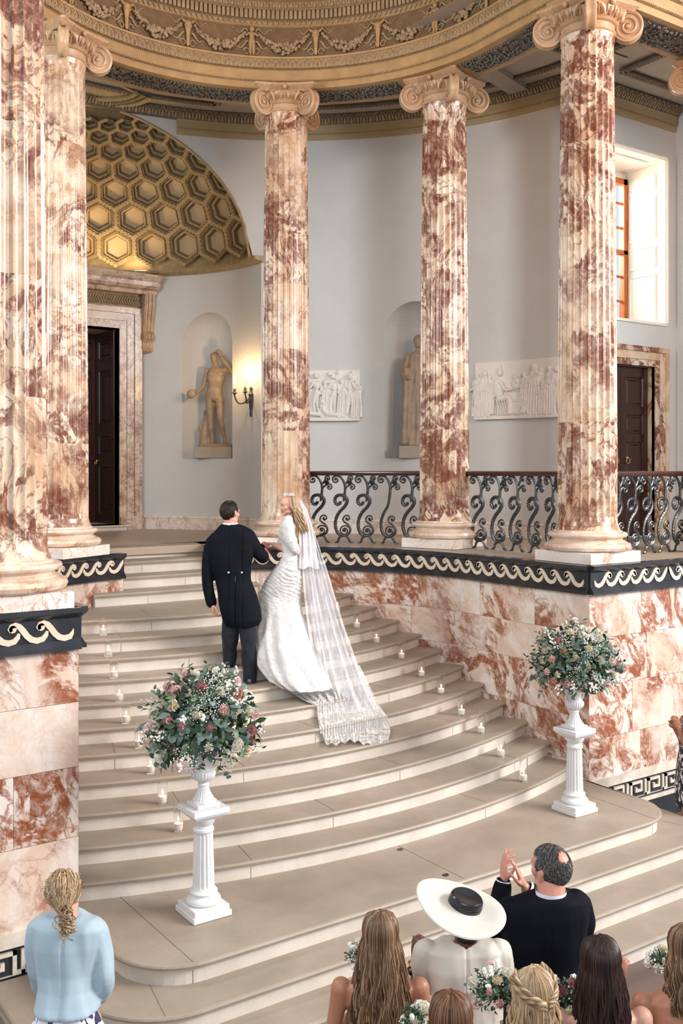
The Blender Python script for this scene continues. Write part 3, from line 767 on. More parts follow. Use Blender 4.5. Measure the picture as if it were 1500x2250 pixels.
def entab(path, out, name, label):
    e = empty(name, (path[0][0], path[0][1], ZB), label=label, cat='entablature', group='carved gilt entablatures')
    o = e.location
    def fin(mb, nm, mats, **k):
        mb.v = [(x-o.x, y-o.y, z-o.z) for x, y, z in mb.v]; return mb.build(nm, mats, e, **k)
    mb = MB(); sweep(mb, path, ENT, out); fin(mb, 'architrave', M['gilt_plaster'])
    mb = MB(); bead_strip(mb, path, out, E+5.24, .03, .02, .034); fin(mb, 'bead_strip', M['ornament_plaster']); mb = MB(); leaf_strip(mb, path, out, E+5.39, .125, .05, .085, .115)
    L = arclen(path)
    fin(mb, 'leaf_moulding', M['ornament_plaster']); mb = MB(); n = int(L[-1]/.03)
    for i in range(n):                                   # beads under the leaves
        q, t = at_len(path, L, (i+.5)*.03); mb.ell((q[0]-t[1]*out*.035, q[1]+t[0]*out*.035, E+5.385), (.011,.011,.009), 5, 4)
    fin(mb, 'pearl_strip', M['ornament_plaster'])
    mb = MB(); sweep(mb, path, [(-.02,E+5.388),(.050,E+5.390),(.075,E+5.50),(-.02,E+5.505)], out); sweep(mb, path, [(-.02,E+5.545),(.004,E+5.545),(.004,E+5.962),(-.02,E+5.962)], out); fin(mb, 'dark_ground', M['frieze_ground_dark'])
    mb = MB(); n = int(L[-1]/.062)
    def F(s, u, v, d):
        q, t = at_len(path, L, s+u); return Vector((q[0]-t[1]*out*d, q[1]+t[0]*out*d, v))
    for i in range(n):
        s = (i+.5)*.062
        mb.loft([[F(s,-.02,E+6.035,.05),F(s,.02,E+6.035,.05),F(s,.02,E+6.035,.10),F(s,-.02,E+6.035,.10)],[F(s,-.02,E+6.15,.05),F(s,.02,E+6.15,.05),F(s,.02,E+6.15,.10),F(s,-.02,E+6.15,.10)]])
    fin(mb, 'dentil_course', M['ornament_plaster'], smooth=False)
    mb = MB(); n = int(L[-1]/.082)
    for i in range(n):
        s = (i+.5)*.082; c = F(s,0,E+6.195,.135); mb.ell(c, (.024,.024,.036), 8, 6)
        mb.tube([F(s,-.032,E+6.235,.15),F(s,-.034,E+6.19,.135),F(s,-.02,E+6.155,.12),F(s,.02,E+6.155,.12),F(s,.034,E+6.19,.135),F(s,.032,E+6.235,.15)], .007, 5)
        mb.tube([F(s,.041,E+6.235,.15),F(s,.041,E+6.16,.12)], [.008,.003], 4)
    fin(mb, 'egg_moulding', M['ornament_plaster']); mb = MB(); n = int(L[-1]/.075)
    for i in range(n):                                   # scalloped fringe under the dentils
        s = (i+.5)*.075
        mb.add([F(s,-.035,E+6.03,.035),F(s,.035,E+6.03,.035),F(s,.022,E+5.985,.05),F(s,0,E+5.965,.055),F(s,-.022,E+5.985,.05),F(s,0,E+6.01,.07)], [(0,1,5),(1,2,5),(2,3,5),(3,4,5),(4,0,5)])
    fin(mb, 'scalloped_fringe', M['ornament_plaster'])
    return e, L, F
def garland_frieze(e, L, F, s0, s1, rnd, period=.86):
    o = e.location; zc = E+5.75
    mb = MB(); n = max(1, round((s1-s0)/period)); P_ = (s1-s0)/n
    for i in range(n):
        s = s0+P_*i
        for j in range(46):                              # swag of fruit between two supports
            u = (j+.5)/46; x = .09+u*(P_-.18); sag = 4*u*(1-u); thick = .012+.055*math.sin(PI*u)**1.3
            for q in range(2):
                r = rnd.uniform(.012,.02)+.017*math.sin(PI*u)*rnd.random()
                dz = rnd.uniform(-1,1)*thick; mb.ell(F(s, x+rnd.uniform(-.01,.01), zc+.10-.20*sag+dz, .03+rnd.uniform(0,.035)), (r,r,r*rnd.uniform(.8,1.25)), 7, 5)
        for sg in (0, 1):                                # ribbons fluttering
            for k in range(2):
                pts = []
                for j in range(9):
                    t = j/8; x = (.05+.22*t) if sg == 0 else P_-(.05+.22*t)
                    pts.append(F(s, x, zc+(.14-.02*k if k == 0 else -.02)+.03*math.sin(t*9+k)-(.10*t if k else .0), .02+.012*math.sin(t*7)))
                mb.tube(pts, [.014-.009*j/8 for j in range(9)], 5, flat=.4)
            pts = [F(s, (.07 if sg == 0 else P_-.07)+(.05*math.cos(a)*(1-a/14))*(1 if sg == 0 else -1), zc-.13+.05*math.sin(a)*(1-a/14), .02) for a in [j*.7 for j in range(12)]]
            mb.tube(pts, [.012-.0006*j for j in range(12)], 5)
    mb.v = [(x-o.x, y-o.y, z-o.z) for x, y, z in mb.v]; tag(mb.build('fruit_garlands', M['ornament_plaster'], e), 'garlands of fruit with ribbons')
    for i in range(n+1):
        s = s0+P_*i; mb = MB()
        if i % 3 == 1:                                   # little child figure holding the garland
            mb.ell(F(s,0,zc+.155,.05), (.032,.032,.038), 10, 8)
            for dz, r in ((.085,.038),(.05,.036),(.01,.040)): mb.ell(F(s,0,zc+dz,.035), (r,r*.8,.042), 10, 7)
            for sg in (-1, 1):
                mb.tube([F(s,sg*.018,zc,.04),F(s,sg*.022,zc-.08,.055),F(s,sg*.02,zc-.17,.04),F(s,sg*.022,zc-.185,.06)], [.026,.022,.014,.012], 8)
                mb.tube([F(s,sg*.03,zc+.11,.04),F(s,sg*.075,zc+.07,.05),F(s,sg*.11,zc+.10,.04)], [.016,.014,.011], 7)
            nm = 'child_figure'
        else:                                            # ox skull
            mb.ell(F(s,0,zc+.11,.035), (.05,.05,.05), 10, 8)
            rings = []
            for z, r in ((.10,.052),(.04,.036),(-.03,.026),(-.10,.022),(-.15,.024),(-.175,.012)):
                rings.append([F(s, r*math.cos(2*PI*k/10), zc+z, .035+r*.7*math.sin(2*PI*k/10)) for k in range(10)])
            mb.loft(rings)
            for sg in (-1, 1):
                mb.tube([F(s,sg*.03,zc+.13,.04),F(s,sg*.08,zc+.15,.05),F(s,sg*.10,zc+.185,.05)], [.018,.013,.003], 7)
                mb.ell(F(s,sg*.036,zc+.075,.06), (.013,.013,.016), 7, 5)
            nm = 'ox_skull'
        mb.v = [(x-o.x, y-o.y, z-o.z) for x, y, z in mb.v]; mb.build(nm, M['gilt_plaster'], e)
rg = random.Random(5)
e, L, F = entab(AP, 1, 'entablature', 'gilt entablature ring with fruit garlands curving round the top of the apse')
garland_frieze(e, L, F, 1.62, L[-1]-1.6, rg)
e, L, F = entab(FP, 1, 'entablature', 'gilt entablature running right from the capital of the pier-corner column')
e, L, F = entab(LP_, 1, 'entablature', 'gilt entablature running left above the nearest column')
# carved panels let into the soffit of the ring beam between the columns
def soffit_panel(a0, a1, label):
    mb = MB(); r = random.Random(int(a0)); mb.mi = 0
    n = 14
    for i in range(n):
        u, v = a0+(a1-a0)*i/n, a0+(a1-a0)*(i+1)/n
        mb.quad(arcpt(AX,AY,RE+.12,u,ZB-.002), arcpt(AX,AY,RE+.50,u,ZB-.002), arcpt(AX,AY,RE+.50,v,ZB-.002), arcpt(AX,AY,RE+.12,v,ZB-.002))
    mb.mi = 1; Ln = math.radians(a1-a0)*3.2
    for i in range(int(Ln/.028)):
        a = a0+(a1-a0)*(i+.5)/int(Ln/.028)
        for q in range(5):
            rr = RE+.14+.34*r.random(); mb.ell(arcpt(AX,AY,rr,a+r.uniform(-.3,.3),ZB-.012), (r.uniform(.012,.026),r.uniform(.012,.026),.018), 6, 4)
    for i in range(int(Ln/.05)):
        a = a0+(a1-a0)*(i+.5)/int(Ln/.05); 
        for rr in (RE+.13, RE+.49): mb.ell(arcpt(AX,AY,rr,a,ZB-.008), (.018,.02,.014), 6, 4)
    return struct(mb.build('ceiling_panel', [M['dark_ornament'], M['dark_foliage']]))
stone('dark_foliage', (.16,.14,.11), (.09,.08,.07), .5, 20)
for a0, a1 in ((-18,9),(27,49),(64,116),(131,153)): soffit_panel(a0, a1, '')
# right beam soffit panel
mb = MB(); mb.mi = 0; mb.quad((9.05,7.3,ZB-.002),(10.5,7.3,ZB-.002),(10.5,7.75,ZB-.002),(9.05,7.75,ZB-.002)); mb.mi = 1
r = random.Random(8)
for i in range(330): mb.ell((r.uniform(9.07,10.48), r.uniform(7.32,7.73), ZB-.012), (r.uniform(.012,.026),r.uniform(.012,.026),.018), 6, 4)
struct(mb.build('ceiling_panel', [M['dark_ornament'], M['dark_foliage']]))
# radial cross beams from the columns to the outer wall
mb = MB()
for (cx, cy) in (C4, C3, C2, C1):
    a = math.atan2(cy-AY, cx-AX); 
    if (cx, cy) == C4: a = 0; ox, oy = cx, 7.52
    d = Vector((math.cos(a), math.sin(a))); n_ = Vector((-d.y, d.x)); p = Vector((cx, cy))-d*.1
    q = p+d*2.35
    if (cx, cy) == C4: d = Vector((.35,.94)); n_ = Vector((-d.y, d.x)); p = Vector((cx,cy)); q = p+d*2.4
    for A, B, W, z0, z1 in ((p, q, .15, ZC-.07, ZC+.03),):
        c = [A-n_*W, A+n_*W, B+n_*W, B-n_*W]; mb.add([(*k, z0) for k in c]+[(*k, z1) for k in c], [(0,1,2,3),(0,4,5,1),(1,5,6,2),(2,6,7,3),(3,7,4,0)])
struct(mb.build('ceiling_cross_beams', M['soffit_paint'], smooth=False))
# plain half dome closing the apse above the entablature
mb = MB(); N = 48
def dp(t, ph): return (AX+2.62*math.cos(t)*math.cos(ph)*1.03, AY-1.75+(4.32)*math.sin(t)*math.cos(ph), E+6.40+3.2*math.sin(ph))
for i in range(N):
    for j in range(12):
        a, b = PI*i/N, PI*(i+1)/N; c, d = PI/2*j/12, PI/2*(j+1)/12
        mb.quad(dp(b,c), dp(a,c), dp(a,d), dp(b,d))
stone('dome_paint', (.60,.47,.31), (.56,.43,.28), .6, 1.5)
struct(mb.build('ceiling_apse_dome', M['dome_paint']))
# ================================================================ COFFERED HALF DOME of the exedra
def dome_pt(az, el, inset=0.0):
    ca, sa = math.cos(az), math.sin(az); ce, se = math.cos(el), math.sin(el)
    R = DR+inset; H = DH+inset
    return Vector((NX+R*ce*ca, NY+R*ce*sa, DZ+H*se))
mb = MB(); mb.mi = 0                                     # backing shell, cut by the outer wall
def inside(p): return math.hypot(p.x-AX, p.y-AY) > OR_-.02
def clampo(p):
    q = Vector((p.x-AX, p.y-AY)); l = q.length
    if l < OR_+.03: q = q*((OR_+.03)/l); return Vector((AX+q.x, AY+q.y, p.z))
    return p
for i in range(72):
    for j in range(26):
        a, b = math.radians(-4+188*i/72), math.radians(-4+188*(i+1)/72); c, d = PI/2*j/26, PI/2*(j+1)/26
        P_ = [clampo(dome_pt(u_,v_,.13)) for u_, v_ in ((b,c),(a,c),(a,d),(b,d))] if any(inside(dome_pt(u_,v_,.13)) for u_, v_ in ((b,c),(a,c),(a,d),(b,d))) else [dome_pt(b,c,.13)]*4
        if any(inside(p) for p in P_): mb.quad(*P_)
struct(mb.build('ceiling_exedra_shell', M['coffer_moulding']))
dome = empty('coffered_dome', (NX, NY, DZ), label='gilt coffered half dome of hexagons over the dark doorway', cat='half dome')
band, panel, eggs = MB(), MB(), MB()
DA = math.radians(180/13)
rows = []; el = math.radians(2.5)
for r_ in range(7):
    hh = DA*math.cos(el+DA*.45)*.98
    rows.append((el+hh*.62, hh)); el += hh*.90
def hexpts(az, el, s, hh):
    """pointy-topped hexagon scaled by s around (az, el)"""
    out = []
    for dx, dy in ((0,.62),(.5,.31),(.5,-.31),(0,-.62),(-.5,-.31),(-.5,.31)):
        out.append((az+dx*DA*s, el+dy*hh*s*1.0))
    return out
for ri, (elc, hh) in enumerate(rows):
    for k in range(-1, 14):
        az = DA*(k+.5+(.5 if ri % 2 else 0))
        if sum(inside(dome_pt(*h_)) for h_ in hexpts(az, elc, .9, hh)) < 2 or elc+hh*.5 > PI/2*.93: continue
        rings = []
        for s, ins in ((1.0,.0),(.82,.0),(.80,-.014),(.77,-.014),(.755,.0),(.745,.05),(.57,.075),(.56,.115),(.50,.12)):
            ring = []
            H_ = hexpts(az, elc, s, hh)
            for q in range(6):
                a, b = H_[q], H_[(q+1)%6]
                for t in (0,.5): ring.append(clampo(dome_pt(a[0]+(b[0]-a[0])*t, a[1]+(b[1]-a[1])*t, ins)))
            rings.append(ring)
        band.loft(rings, cap=False)
        pn = MB(); pn.seed = k+ri*3.1; pn.add([(p.x-NX, p.y-NY, p.z-DZ) for p in rings[-1]], [tuple(range(12))[::-1]]); pn.build('coffer_panel', M['coffer_panel'], dome, smooth=False)
        H_ = hexpts(az, elc, 1.0, hh)                    # guilloche: rings along each hexagon edge
        for q in range(3):
            a, b = H_[q], H_[(q+1)%6]; m_ = 5
            for j in range(m_):
                t = (j+.5)/m_; c = dome_pt(a[0]+(b[0]-a[0])*t, a[1]+(b[1]-a[1])*t, -.004)
                if not inside(c): continue
                n_ = (Vector((NX,NY,DZ))-c).normalized()
                u = n_.orthogonal().normalized(); v = n_.cross(u); R0 = .036*math.cos(elc)**.5
                eggs.loft([[c+(u*math.cos(x)+v*math.sin(x))*rr+n_*dd for x in [2*PI*z/8 for z in range(8)]] for rr, dd in ((R0,.0),(R0*.9,.022),(R0*.66,.022),(R0*.6,.004),(R0*.36,.004),(R0*.3,.022),(.001,.026))], cap=False)
        m_ = 7
        for q in range(6):                               # egg border inside the sinking
            H2 = hexpts(az, elc, .655, hh); a, b = H2[q], H2[(q+1)%6]
            for j in range(m_):
                t = (j+.5)/m_; c = clampo(dome_pt(a[0]+(b[0]-a[0])*t, a[1]+(b[1]-a[1])*t, .055)); r0 = .018*max(.4, math.cos(elc))
                eggs.ell(c, (r0,r0,r0*1.2), 6, 4)
def shift(mb, o): mb.v = [(x-o[0], y-o[1], z-o[2]) for x, y, z in mb.v]; return mb
dl = tuple(dome.location)
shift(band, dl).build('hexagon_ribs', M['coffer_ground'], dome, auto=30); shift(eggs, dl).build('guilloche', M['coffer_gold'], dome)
# border at the springing and ring near the crown
mb = MB()
sweep(mb, arcp(NX,NY,NR,-3,183,60), [(-.02,DZ-.03),(.05,DZ-.03),(.19,DZ-.005),(.19,DZ+.05),(.0,DZ+.06)], 1)
for i in range(120):
    c = arcpt(NX,NY,DR-.02,1.5*i,DZ+.02); mb.ell(c, (.02,.02,.02), 6, 4)
top = [dome_pt(math.radians(180*i/50), math.radians(77), -.0) for i in range(51)]
mb.tube(top, .035, 8); mb.tube([dome_pt(math.radians(180*i/50), math.radians(73), .0) for i in range(51)], .02, 8)
for i in range(60): mb.ell(dome_pt(math.radians(3*i), math.radians(75), -.01), (.018,.018,.03), 6, 4)
sh = [dome_pt(math.radians(180*i/30), math.radians(71), .03) for i in range(31)]; sh2 = [dome_pt(math.radians(180*i/30), math.radians(84), .03) for i in range(31)]
mb.loft([[a, b] for a, b in zip(sh, sh2)], closed=False, cap=False)
# archivolt bead along the wall opening
arc = [Vector(arcpt(AX,AY,OR_-.006,61+58*i/60,arch_z(61+58*i/60)-.01)) for i in range(61)]
arc = [p for p in arc if p.z < ZTOP+.24]
half = [p for p in arc if p.x > AX]; other = [p for p in arc if p.x <= AX]
for seg in (half, other):
    if len(seg) > 2: mb.tube(seg, .022, 6)
shift(mb, dl).build('dome_border', M['coffer_moulding'], dome)
# ================================================================ DOORS, WINDOW
def panel_leaf(mb, w_, h, fn, rows_, t=.045, stile=.11):
    """panelled door leaf in (u, v); fn(u, v, d)"""
    def bx(a, b, c, d, e0, e1): mb.add([fn(a,c,e0),fn(b,c,e0),fn(b,d,e0),fn(a,d,e0),fn(a,c,e1),fn(b,c,e1),fn(b,d,e1),fn(a,d,e1)], [(0,3,2,1),(4,5,6,7),(0,1,5,4),(1,2,6,5),(2,3,7,6),(3,0,4,7)])
    bx(0, w_, 0, h, 0, t*.5)
    bx(0, stile, 0, h, 0, t); bx(w_-stile, w_, 0, h, 0, t)
    v = 0
    for a, b in rows_:
        bx(stile, w_-stile, v, a*h, 0, t)
        u0, u1, v0, v1 = stile, w_-stile, a*h, b*h
        def ring(k, d): return [fn(u0+k,v0+k,d), fn(u1-k,v0+k,d), fn(u1-k,v1-k,d), fn(u0+k,v1-k,d)]
        mb.loft([ring(0,t), ring(.012,t*1.05), ring(.02,t*.6), ring(.045,t*.55), ring(.07,t*.85)], cap=False)
        r_ = ring(.07,t*.85); mb.add(r_, [(0,1,2,3)])
        v = b*h
    bx(stile, w_-stile, v, h, 0, t)
def ring_handle(mb, c, n_, r=.035):
    c = Vector(c); n_ = Vector(n_).normalized(); u = Vector((0,0,1)); v = n_.cross(u)
    mb.ell(c+n_*.012, .022, 10, 8)
    pts = [c+n_*.03-u*r+(u*math.cos(a)+v*math.sin(a))*r for a in [2*PI*i/16 for i in range(17)]]
    mb.tube(pts, .007, 6)
    mb.ell(c+n_*.004, (.03,.03,.03), 10, 6)
ROWS4 = [(.05,.30),(.36,.46),(.52,.80),(.86,.955)]
# --- doorway in the exedra
YD = 16.02; DX0, DX1 = 4.22, 6.54; DTOP = E+2.42
d1 = struct(empty('door_1', (5.38, YD, ZG)))
o1 = d1.location
mb = MB()
mb.seed = 5; mb.box(DX1, DX1+.10, YD, YD+.95, ZG+.08, DTOP); mb.box(DX0-.10, DX0, YD, YD+.95, ZG+.08, DTOP)
mb.box(DX0-.1, DX1+.1, YD, YD+.95, DTOP, DTOP+.08)
for xx, sg in ((DX1, 1), (DX0, -1)):                     # moulded jambs
    for a, b, dd in ((0,.13,.03),(.13,.26,.045),(.26,.34,.07),(.34,.40,.05)):
        x0, x1 = sorted((xx+sg*a, xx+sg*b)); mb.seed = 5+sg+a; mb.box(x0, x1-.002, YD-dd, YD+.3, ZG+.23, DTOP+(a if a < .3 else .34))
    x0, x1 = sorted((xx, xx+sg*.42)); mb.seed = 11+sg; mb.box(x0, x1, YD-.08, YD+.3, ZG, ZG+.23)
for a, b, dd in ((0,.13,.03),(.13,.26,.045),(.26,.34,.07)):
    mb.seed = 21+a; mb.box(DX0-b, DX1+b, YD-dd, YD+.3, DTOP+a, DTOP+b-.002)
mb.seed = 30; mb.box(DX0-.40, DX1+.40, YD-.06, YD+.25, DTOP+.34, DTOP+.36)
mb.seed = 34; mb.box(DX0-.62, DX1+.62, YD-.02, YD+.3, DTOP+.60, DTOP+.66)
prof = [(0,DTOP+.60),(.16,DTOP+.60),(.18,DTOP+.66),(.26,DTOP+.68),(.30,DTOP+.72),(.30,DTOP+.79),(.36,DTOP+.84),(.40,DTOP+.90),(0,DTOP+.90)]
mb.seed = 38; mb.loft([[(x, YD+.0-o*1.0, z) for o, z in prof] for x in (DX0-.62, DX1+.62)])
mb.v = [(x-o1.x, y-o1.y, z-o1.z) for x, y, z in mb.v]; mb.build('door_surround', M['alabaster_door'] if 'alabaster_door' in M else M['alabaster_column'], d1, auto=20)
mb = MB(); mb.box(DX0-.34, DX1+.34, YD-.03, YD+.2, DTOP+.36, DTOP+.60); r = random.Random(4)
for i in range(64):
    x = DX0-.3+(DX1-DX0+.6)*i/63
    for sg in (-1, 1): mb.tube([(x, YD-.045, DTOP+.48), (x+.02, YD-.07, DTOP+.48+sg*.05), (x+.055, YD-.05, DTOP+.48+sg*.09)], [.012,.018,.004], 5)
mb.v = [(x-o1.x, y-o1.y, z-o1.z) for x, y, z in mb.v]; mb.build('carved_frieze', M['ornament_plaster'], d1)
for xx in (DX1+.40, DX0-.58):                            # scroll brackets beside the architrave
    mb = MB(); x0, x1 = xx, xx+.18
    pr = [(0,DTOP+.60),(.17,DTOP+.60),(.16,DTOP+.40),(.12,DTOP+.15),(.09,DTOP-.02),(.13,DTOP-.08),(.14,DTOP-.15),(.09,DTOP-.19),(.07,DTOP-.22),(.08,DTOP-.30),(.05,DTOP-.38),(0,DTOP-.40)]
    for a, b, k in ((0,.18,1),(.018,.05,1.12),(.065,.115,1.12),(.13,.162,1.12)):
        mb.loft([[(x0+q, YD-o*k, z) for o, z in pr] for q in (a, b)])
    for i in range(5): mb.ell((x0+.03+.03*i, YD-.07, DTOP-.32), (.02,.03,.06), 7, 5)
    mb.v = [(x-o1.x, y-o1.y, z-o1.z) for x, y, z in mb.v]; mb.build('scroll_bracket', M['alabaster_capital'], d1, auto=20)
mb = MB(); mb.box(DX0-.08, DX1+.08, YD-.14, YD+1.1, ZG, ZG+.09); mb.box(DX0-.1, DX1+.1, YD-.17, YD+.3, ZG+.065, ZG+.09)
mb.v = [(x-o1.x, y-o1.y, z-o1.z) for x, y, z in mb.v]; mb.build('threshold_step', M['riser_stone'], d1, auto=20)
def leaf(x, y, dx, dy, w_, h, name):
    """door leaf from (x, y) along unit (dx, dy)"""
    mb = MB(); nx, ny = -dy, dx
    panel_leaf(mb, w_, h, lambda u, v, d: (x+dx*u+nx*d-o1.x, y+dy*u+ny*d-o1.y, ZG+.095+v-o1.z), ROWS4)
    o = mb.build(name, M['mahogany'], d1, auto=20); return o
HL = DTOP-ZG-.10
lf = leaf(DX1-.012, YD+.10, 0, 1, .80, HL, 'door_leaf')
lf2 = leaf(DX0+.03, YD+.10, 0, 1, .80, HL, 'door_leaf')
mb = MB(); mb.box(DX0-.1-o1.x, DX1+.1-o1.x, YD+.98-o1.y, YD+1.08-o1.y, 0, DTOP-ZG+.1); mb.build('back_board', M['mahogany'], d1)
for i in range(2):
    x = 5.38-1.16+i*1.16; mb = MB()
    panel_leaf(mb, 1.15, HL, lambda u, v, d: (x+1.15-u-o1.x, YD+.97-d-o1.y, ZG+.095+v-o1.z), ROWS4); mb.build('door_leaf', M['mahogany_rail'], d1, auto=20)
mb = MB(); ring_handle(mb, (DX1-.07-o1.x, YD+.82-o1.y, 1.18), (-1,0,0)); mb.build('handle', M['brass'], lf)
area('door_cornice_uplight', (6.3, YD-.12, DTOP+1.0), (6.3, YD-.3, DTOP+4), 1.8, .12, 24, (1.0, .70, .36))
# --- door in the right wing
d2 = struct(empty('door_2', (12.08, YW, ZG))); o2 = d2.location
x0, x1, _, zt = DOR; mb = MB()
for a, b, dd in ((0,.10,.02),(.10,.22,.035),(.22,.30,.055)):
    mb.seed = 3+a*10; mb.box(x1+a, x1+b-.002, YW-dd, YW+.05, ZG, zt+b); mb.seed = 5+a*7; mb.box(x0-b, x0-a-.002, YW-dd, YW+.05, ZG, zt+b); mb.seed = 8+a*5; mb.box(x0-a, x1+a, YW-dd, YW+.05, zt+a, zt+b-.002)
mb.seed = 14; mb.box(x1-.0, x1+.02, YW, YW+.4, ZG, zt); mb.box(x0-.02, x0, YW, YW+.4, ZG, zt); mb.box(x0, x1, YW, YW+.4, zt, zt+.02)
mb.v = [(x-o2.x, y-o2.y, z-o2.z) for x, y, z in mb.v]; mb.build('door_surround', M['alabaster_column'], d2, auto=20)
wl = (x1-x0)/2
for i in range(2):
    mb = MB(); xs = x0+(i+1)*wl-.003
    panel_leaf(mb, wl-.006, zt-ZG, lambda u, v, d: (xs-u-o2.x, YW+.17-d-o2.y, v), [(.06,.24),(.28,.56),(.60,.72),(.76,.94)], stile=.10)
    lf = mb.build('door_leaf', M['mahogany'], d2, auto=20)
    mb = MB(); ring_handle(mb, (x0+wl+(.13 if i else -.13)-o2.x, YW+.12-o2.y, 1.20), (0,-1,0), .042); mb.build('handle', M['brass'], lf)
# --- window with a deep panelled reveal
w1 = struct(empty('window_1', (12.16, YW, WIN[2]))); ow = w1.location
x0, x1, z0, z1 = WIN; DEP = .81
mb = MB()
def R3(a, b, c, d, e_, f): mb.box(a-ow.x, b-ow.x, c-ow.y, d-ow.y, e_-ow.z, f-ow.z)
R3(x1, x1+.03, YW, YW+DEP, z0, z1); R3(x0-.03, x0, YW, YW+DEP, z0, z1); R3(x0, x1, YW, YW+DEP, z1, z1+.03); R3(x0, x1, YW, YW+DEP, z0-.03, z0)
zs = [z0+.04, z0+.82, z0+.93, z0+1.27, z0+1.38, z0+2.05, z0+2.14, z1-.16]
for k in range(0, 8, 2):                                 # raised panels on the right and left reveals
    for xx, sg in ((x1, -1), (x0, 1)):
        def ring(i, d): return [(xx+sg*d-ow.x, YW+.17+i-ow.y, zs[k]+i-ow.z), (xx+sg*d-ow.x, YW+.68-i-ow.y, zs[k]+i-ow.z), (xx+sg*d-ow.x, YW+.68-i-ow.y, zs[k+1]-i-ow.z), (xx+sg*d-ow.x, YW+.17+i-ow.y, zs[k+1]-i-ow.z)]
        mb.loft([ring(0,.0), ring(.0,.018), ring(.02,.018), ring(.03,.002), ring(.05,.002)], cap=True)
def ring(i, d): return [(x0+.2+i-ow.x, YW+.17+i-ow.y, z1-d-ow.z), (x1-.2-i-ow.x, YW+.17+i-ow.y, z1-d-ow.z), (x1-.2-i-ow.x, YW+.75-i-ow.y, z1-d-ow.z), (x0+.2+i-ow.x, YW+.75-i-ow.y, z1-d-ow.z)]
mb.loft([ring(0,0), ring(0,.018), ring(.02,.018), ring(.03,.002), ring(.05,.002)])
mb.build('panelled_reveal', M['window_paint'], w1, auto=20)
mb = MB()                                                # carved outer bead
for a, b, c, d in ((x1,z0,x1,z1),(x0,z0,x0,z1)): mb.box(a-.03-ow.x, a+.03-ow.x, -.03, 0, b-ow.z, d-ow.z)
mb.box(x0-.03-ow.x, x1+.03-ow.x, -.03, 0, z1-ow.z, z1+.06-ow.z); mb.box(x0-.03-ow.x, x1+.03-ow.x, -.03, 0, z0-.04-ow.z, z0-ow.z)
mb.tube([(x1-ow.x,-.04,z0-ow.z),(x1-ow.x,-.04,z1-ow.z)], .022, 8); mb.tube([(x0-ow.x,-.04,z1+.03-ow.z),(x1-ow.x,-.04,z1+.03-ow.z)], .022, 8)
for i in range(70):
    if i % 6 < 3: mb.ell((x1-ow.x, -.052, (z1-z0)*(i+.5)/70), (.022,.016,.014), 6, 4)
for i in range(40):
    if i % 6 < 3: mb.ell((x0-ow.x+(x1-x0)*(i+.5)/40, -.052, z1+.03-ow.z), (.014,.016,.022), 6, 4)
mb.build('carved_bead', M['window_paint'], w1)
mb = MB(); fy = DEP+.0
xa, xb, za, zb = x0+.02-ow.x, x1-.015-ow.x, .05, z1-z0-.12
for a, b, c, d in ((xa,xa+.09,za,zb),(xb-.09,xb,za,zb),(xa,xb,za,za+.1),(xa,xb,zb-.09,zb),(xa,xb,(za+zb)/2-.03,(za+zb)/2+.03)): mb.box(a, b, fy-.10, fy, c, d)
for k in (1, 2): mb.box(xa+(xb-xa)*k/3-.015, xa+(xb-xa)*k/3+.015, fy-.07, fy-.03, za, zb)
for k in range(1, 6): mb.box(xa, xb, fy-.07, fy-.03, za+(zb-za)*k/6-.015, za+(zb-za)*k/6+.015)
fr = mb.build('sash_frame', M['window_wood'], w1, smooth=False)
mb = MB(); mb.box(xa, xb, fy-.055, fy-.05, za, zb); mb.build('pane', M['window_glass'], fr, smooth=False)
mb = MB(); 
for a, b, c, d in ((xb,x1-ow.x+.02,0,z1-z0),(xa-.05,xb,zb,z1-z0+.02),(x0-ow.x-.02,xa,0,z1-z0)): mb.box(a, b, fy-.05, fy+.02, c, d)
mb.build('sash_box', M['window_paint'], w1, smooth=False)
# ================================================================ BALUSTRADE
def spiral(cx, cz, R, a0, turns, n=22, r_end=.12, sg=1):
    """points winding inwards from radius R"""
    return [(cx+(R*(1-(1-r_end)*i/n))*math.cos(a0+sg*2*PI*turns*i/n), cz+(R*(1-(1-r_end)*i/n))*math.sin(a0+sg*2*PI*turns*i/n)) for i in range(n+1)]
def cr(pts, n=6):                                        # Catmull-Rom through 2-D points
    out = []
    for i in range(len(pts)-1):
        p0 = pts[max(i-1,0)]; p1 = pts[i]; p2 = pts[i+1]; p3 = pts[min(i+2,len(pts)-1)]
        for j in range(n):
            t = j/n; out.append(tuple(.5*((2*p1[k])+(-p0[k]+p2[k])*t+(2*p0[k]-5*p1[k]+4*p2[k]-p3[k])*t*t+(-p0[k]+3*p1[k]-3*p2[k]+p3[k])*t**3) for k in range(len(p1))))
    out.append(tuple(pts[-1])); return out
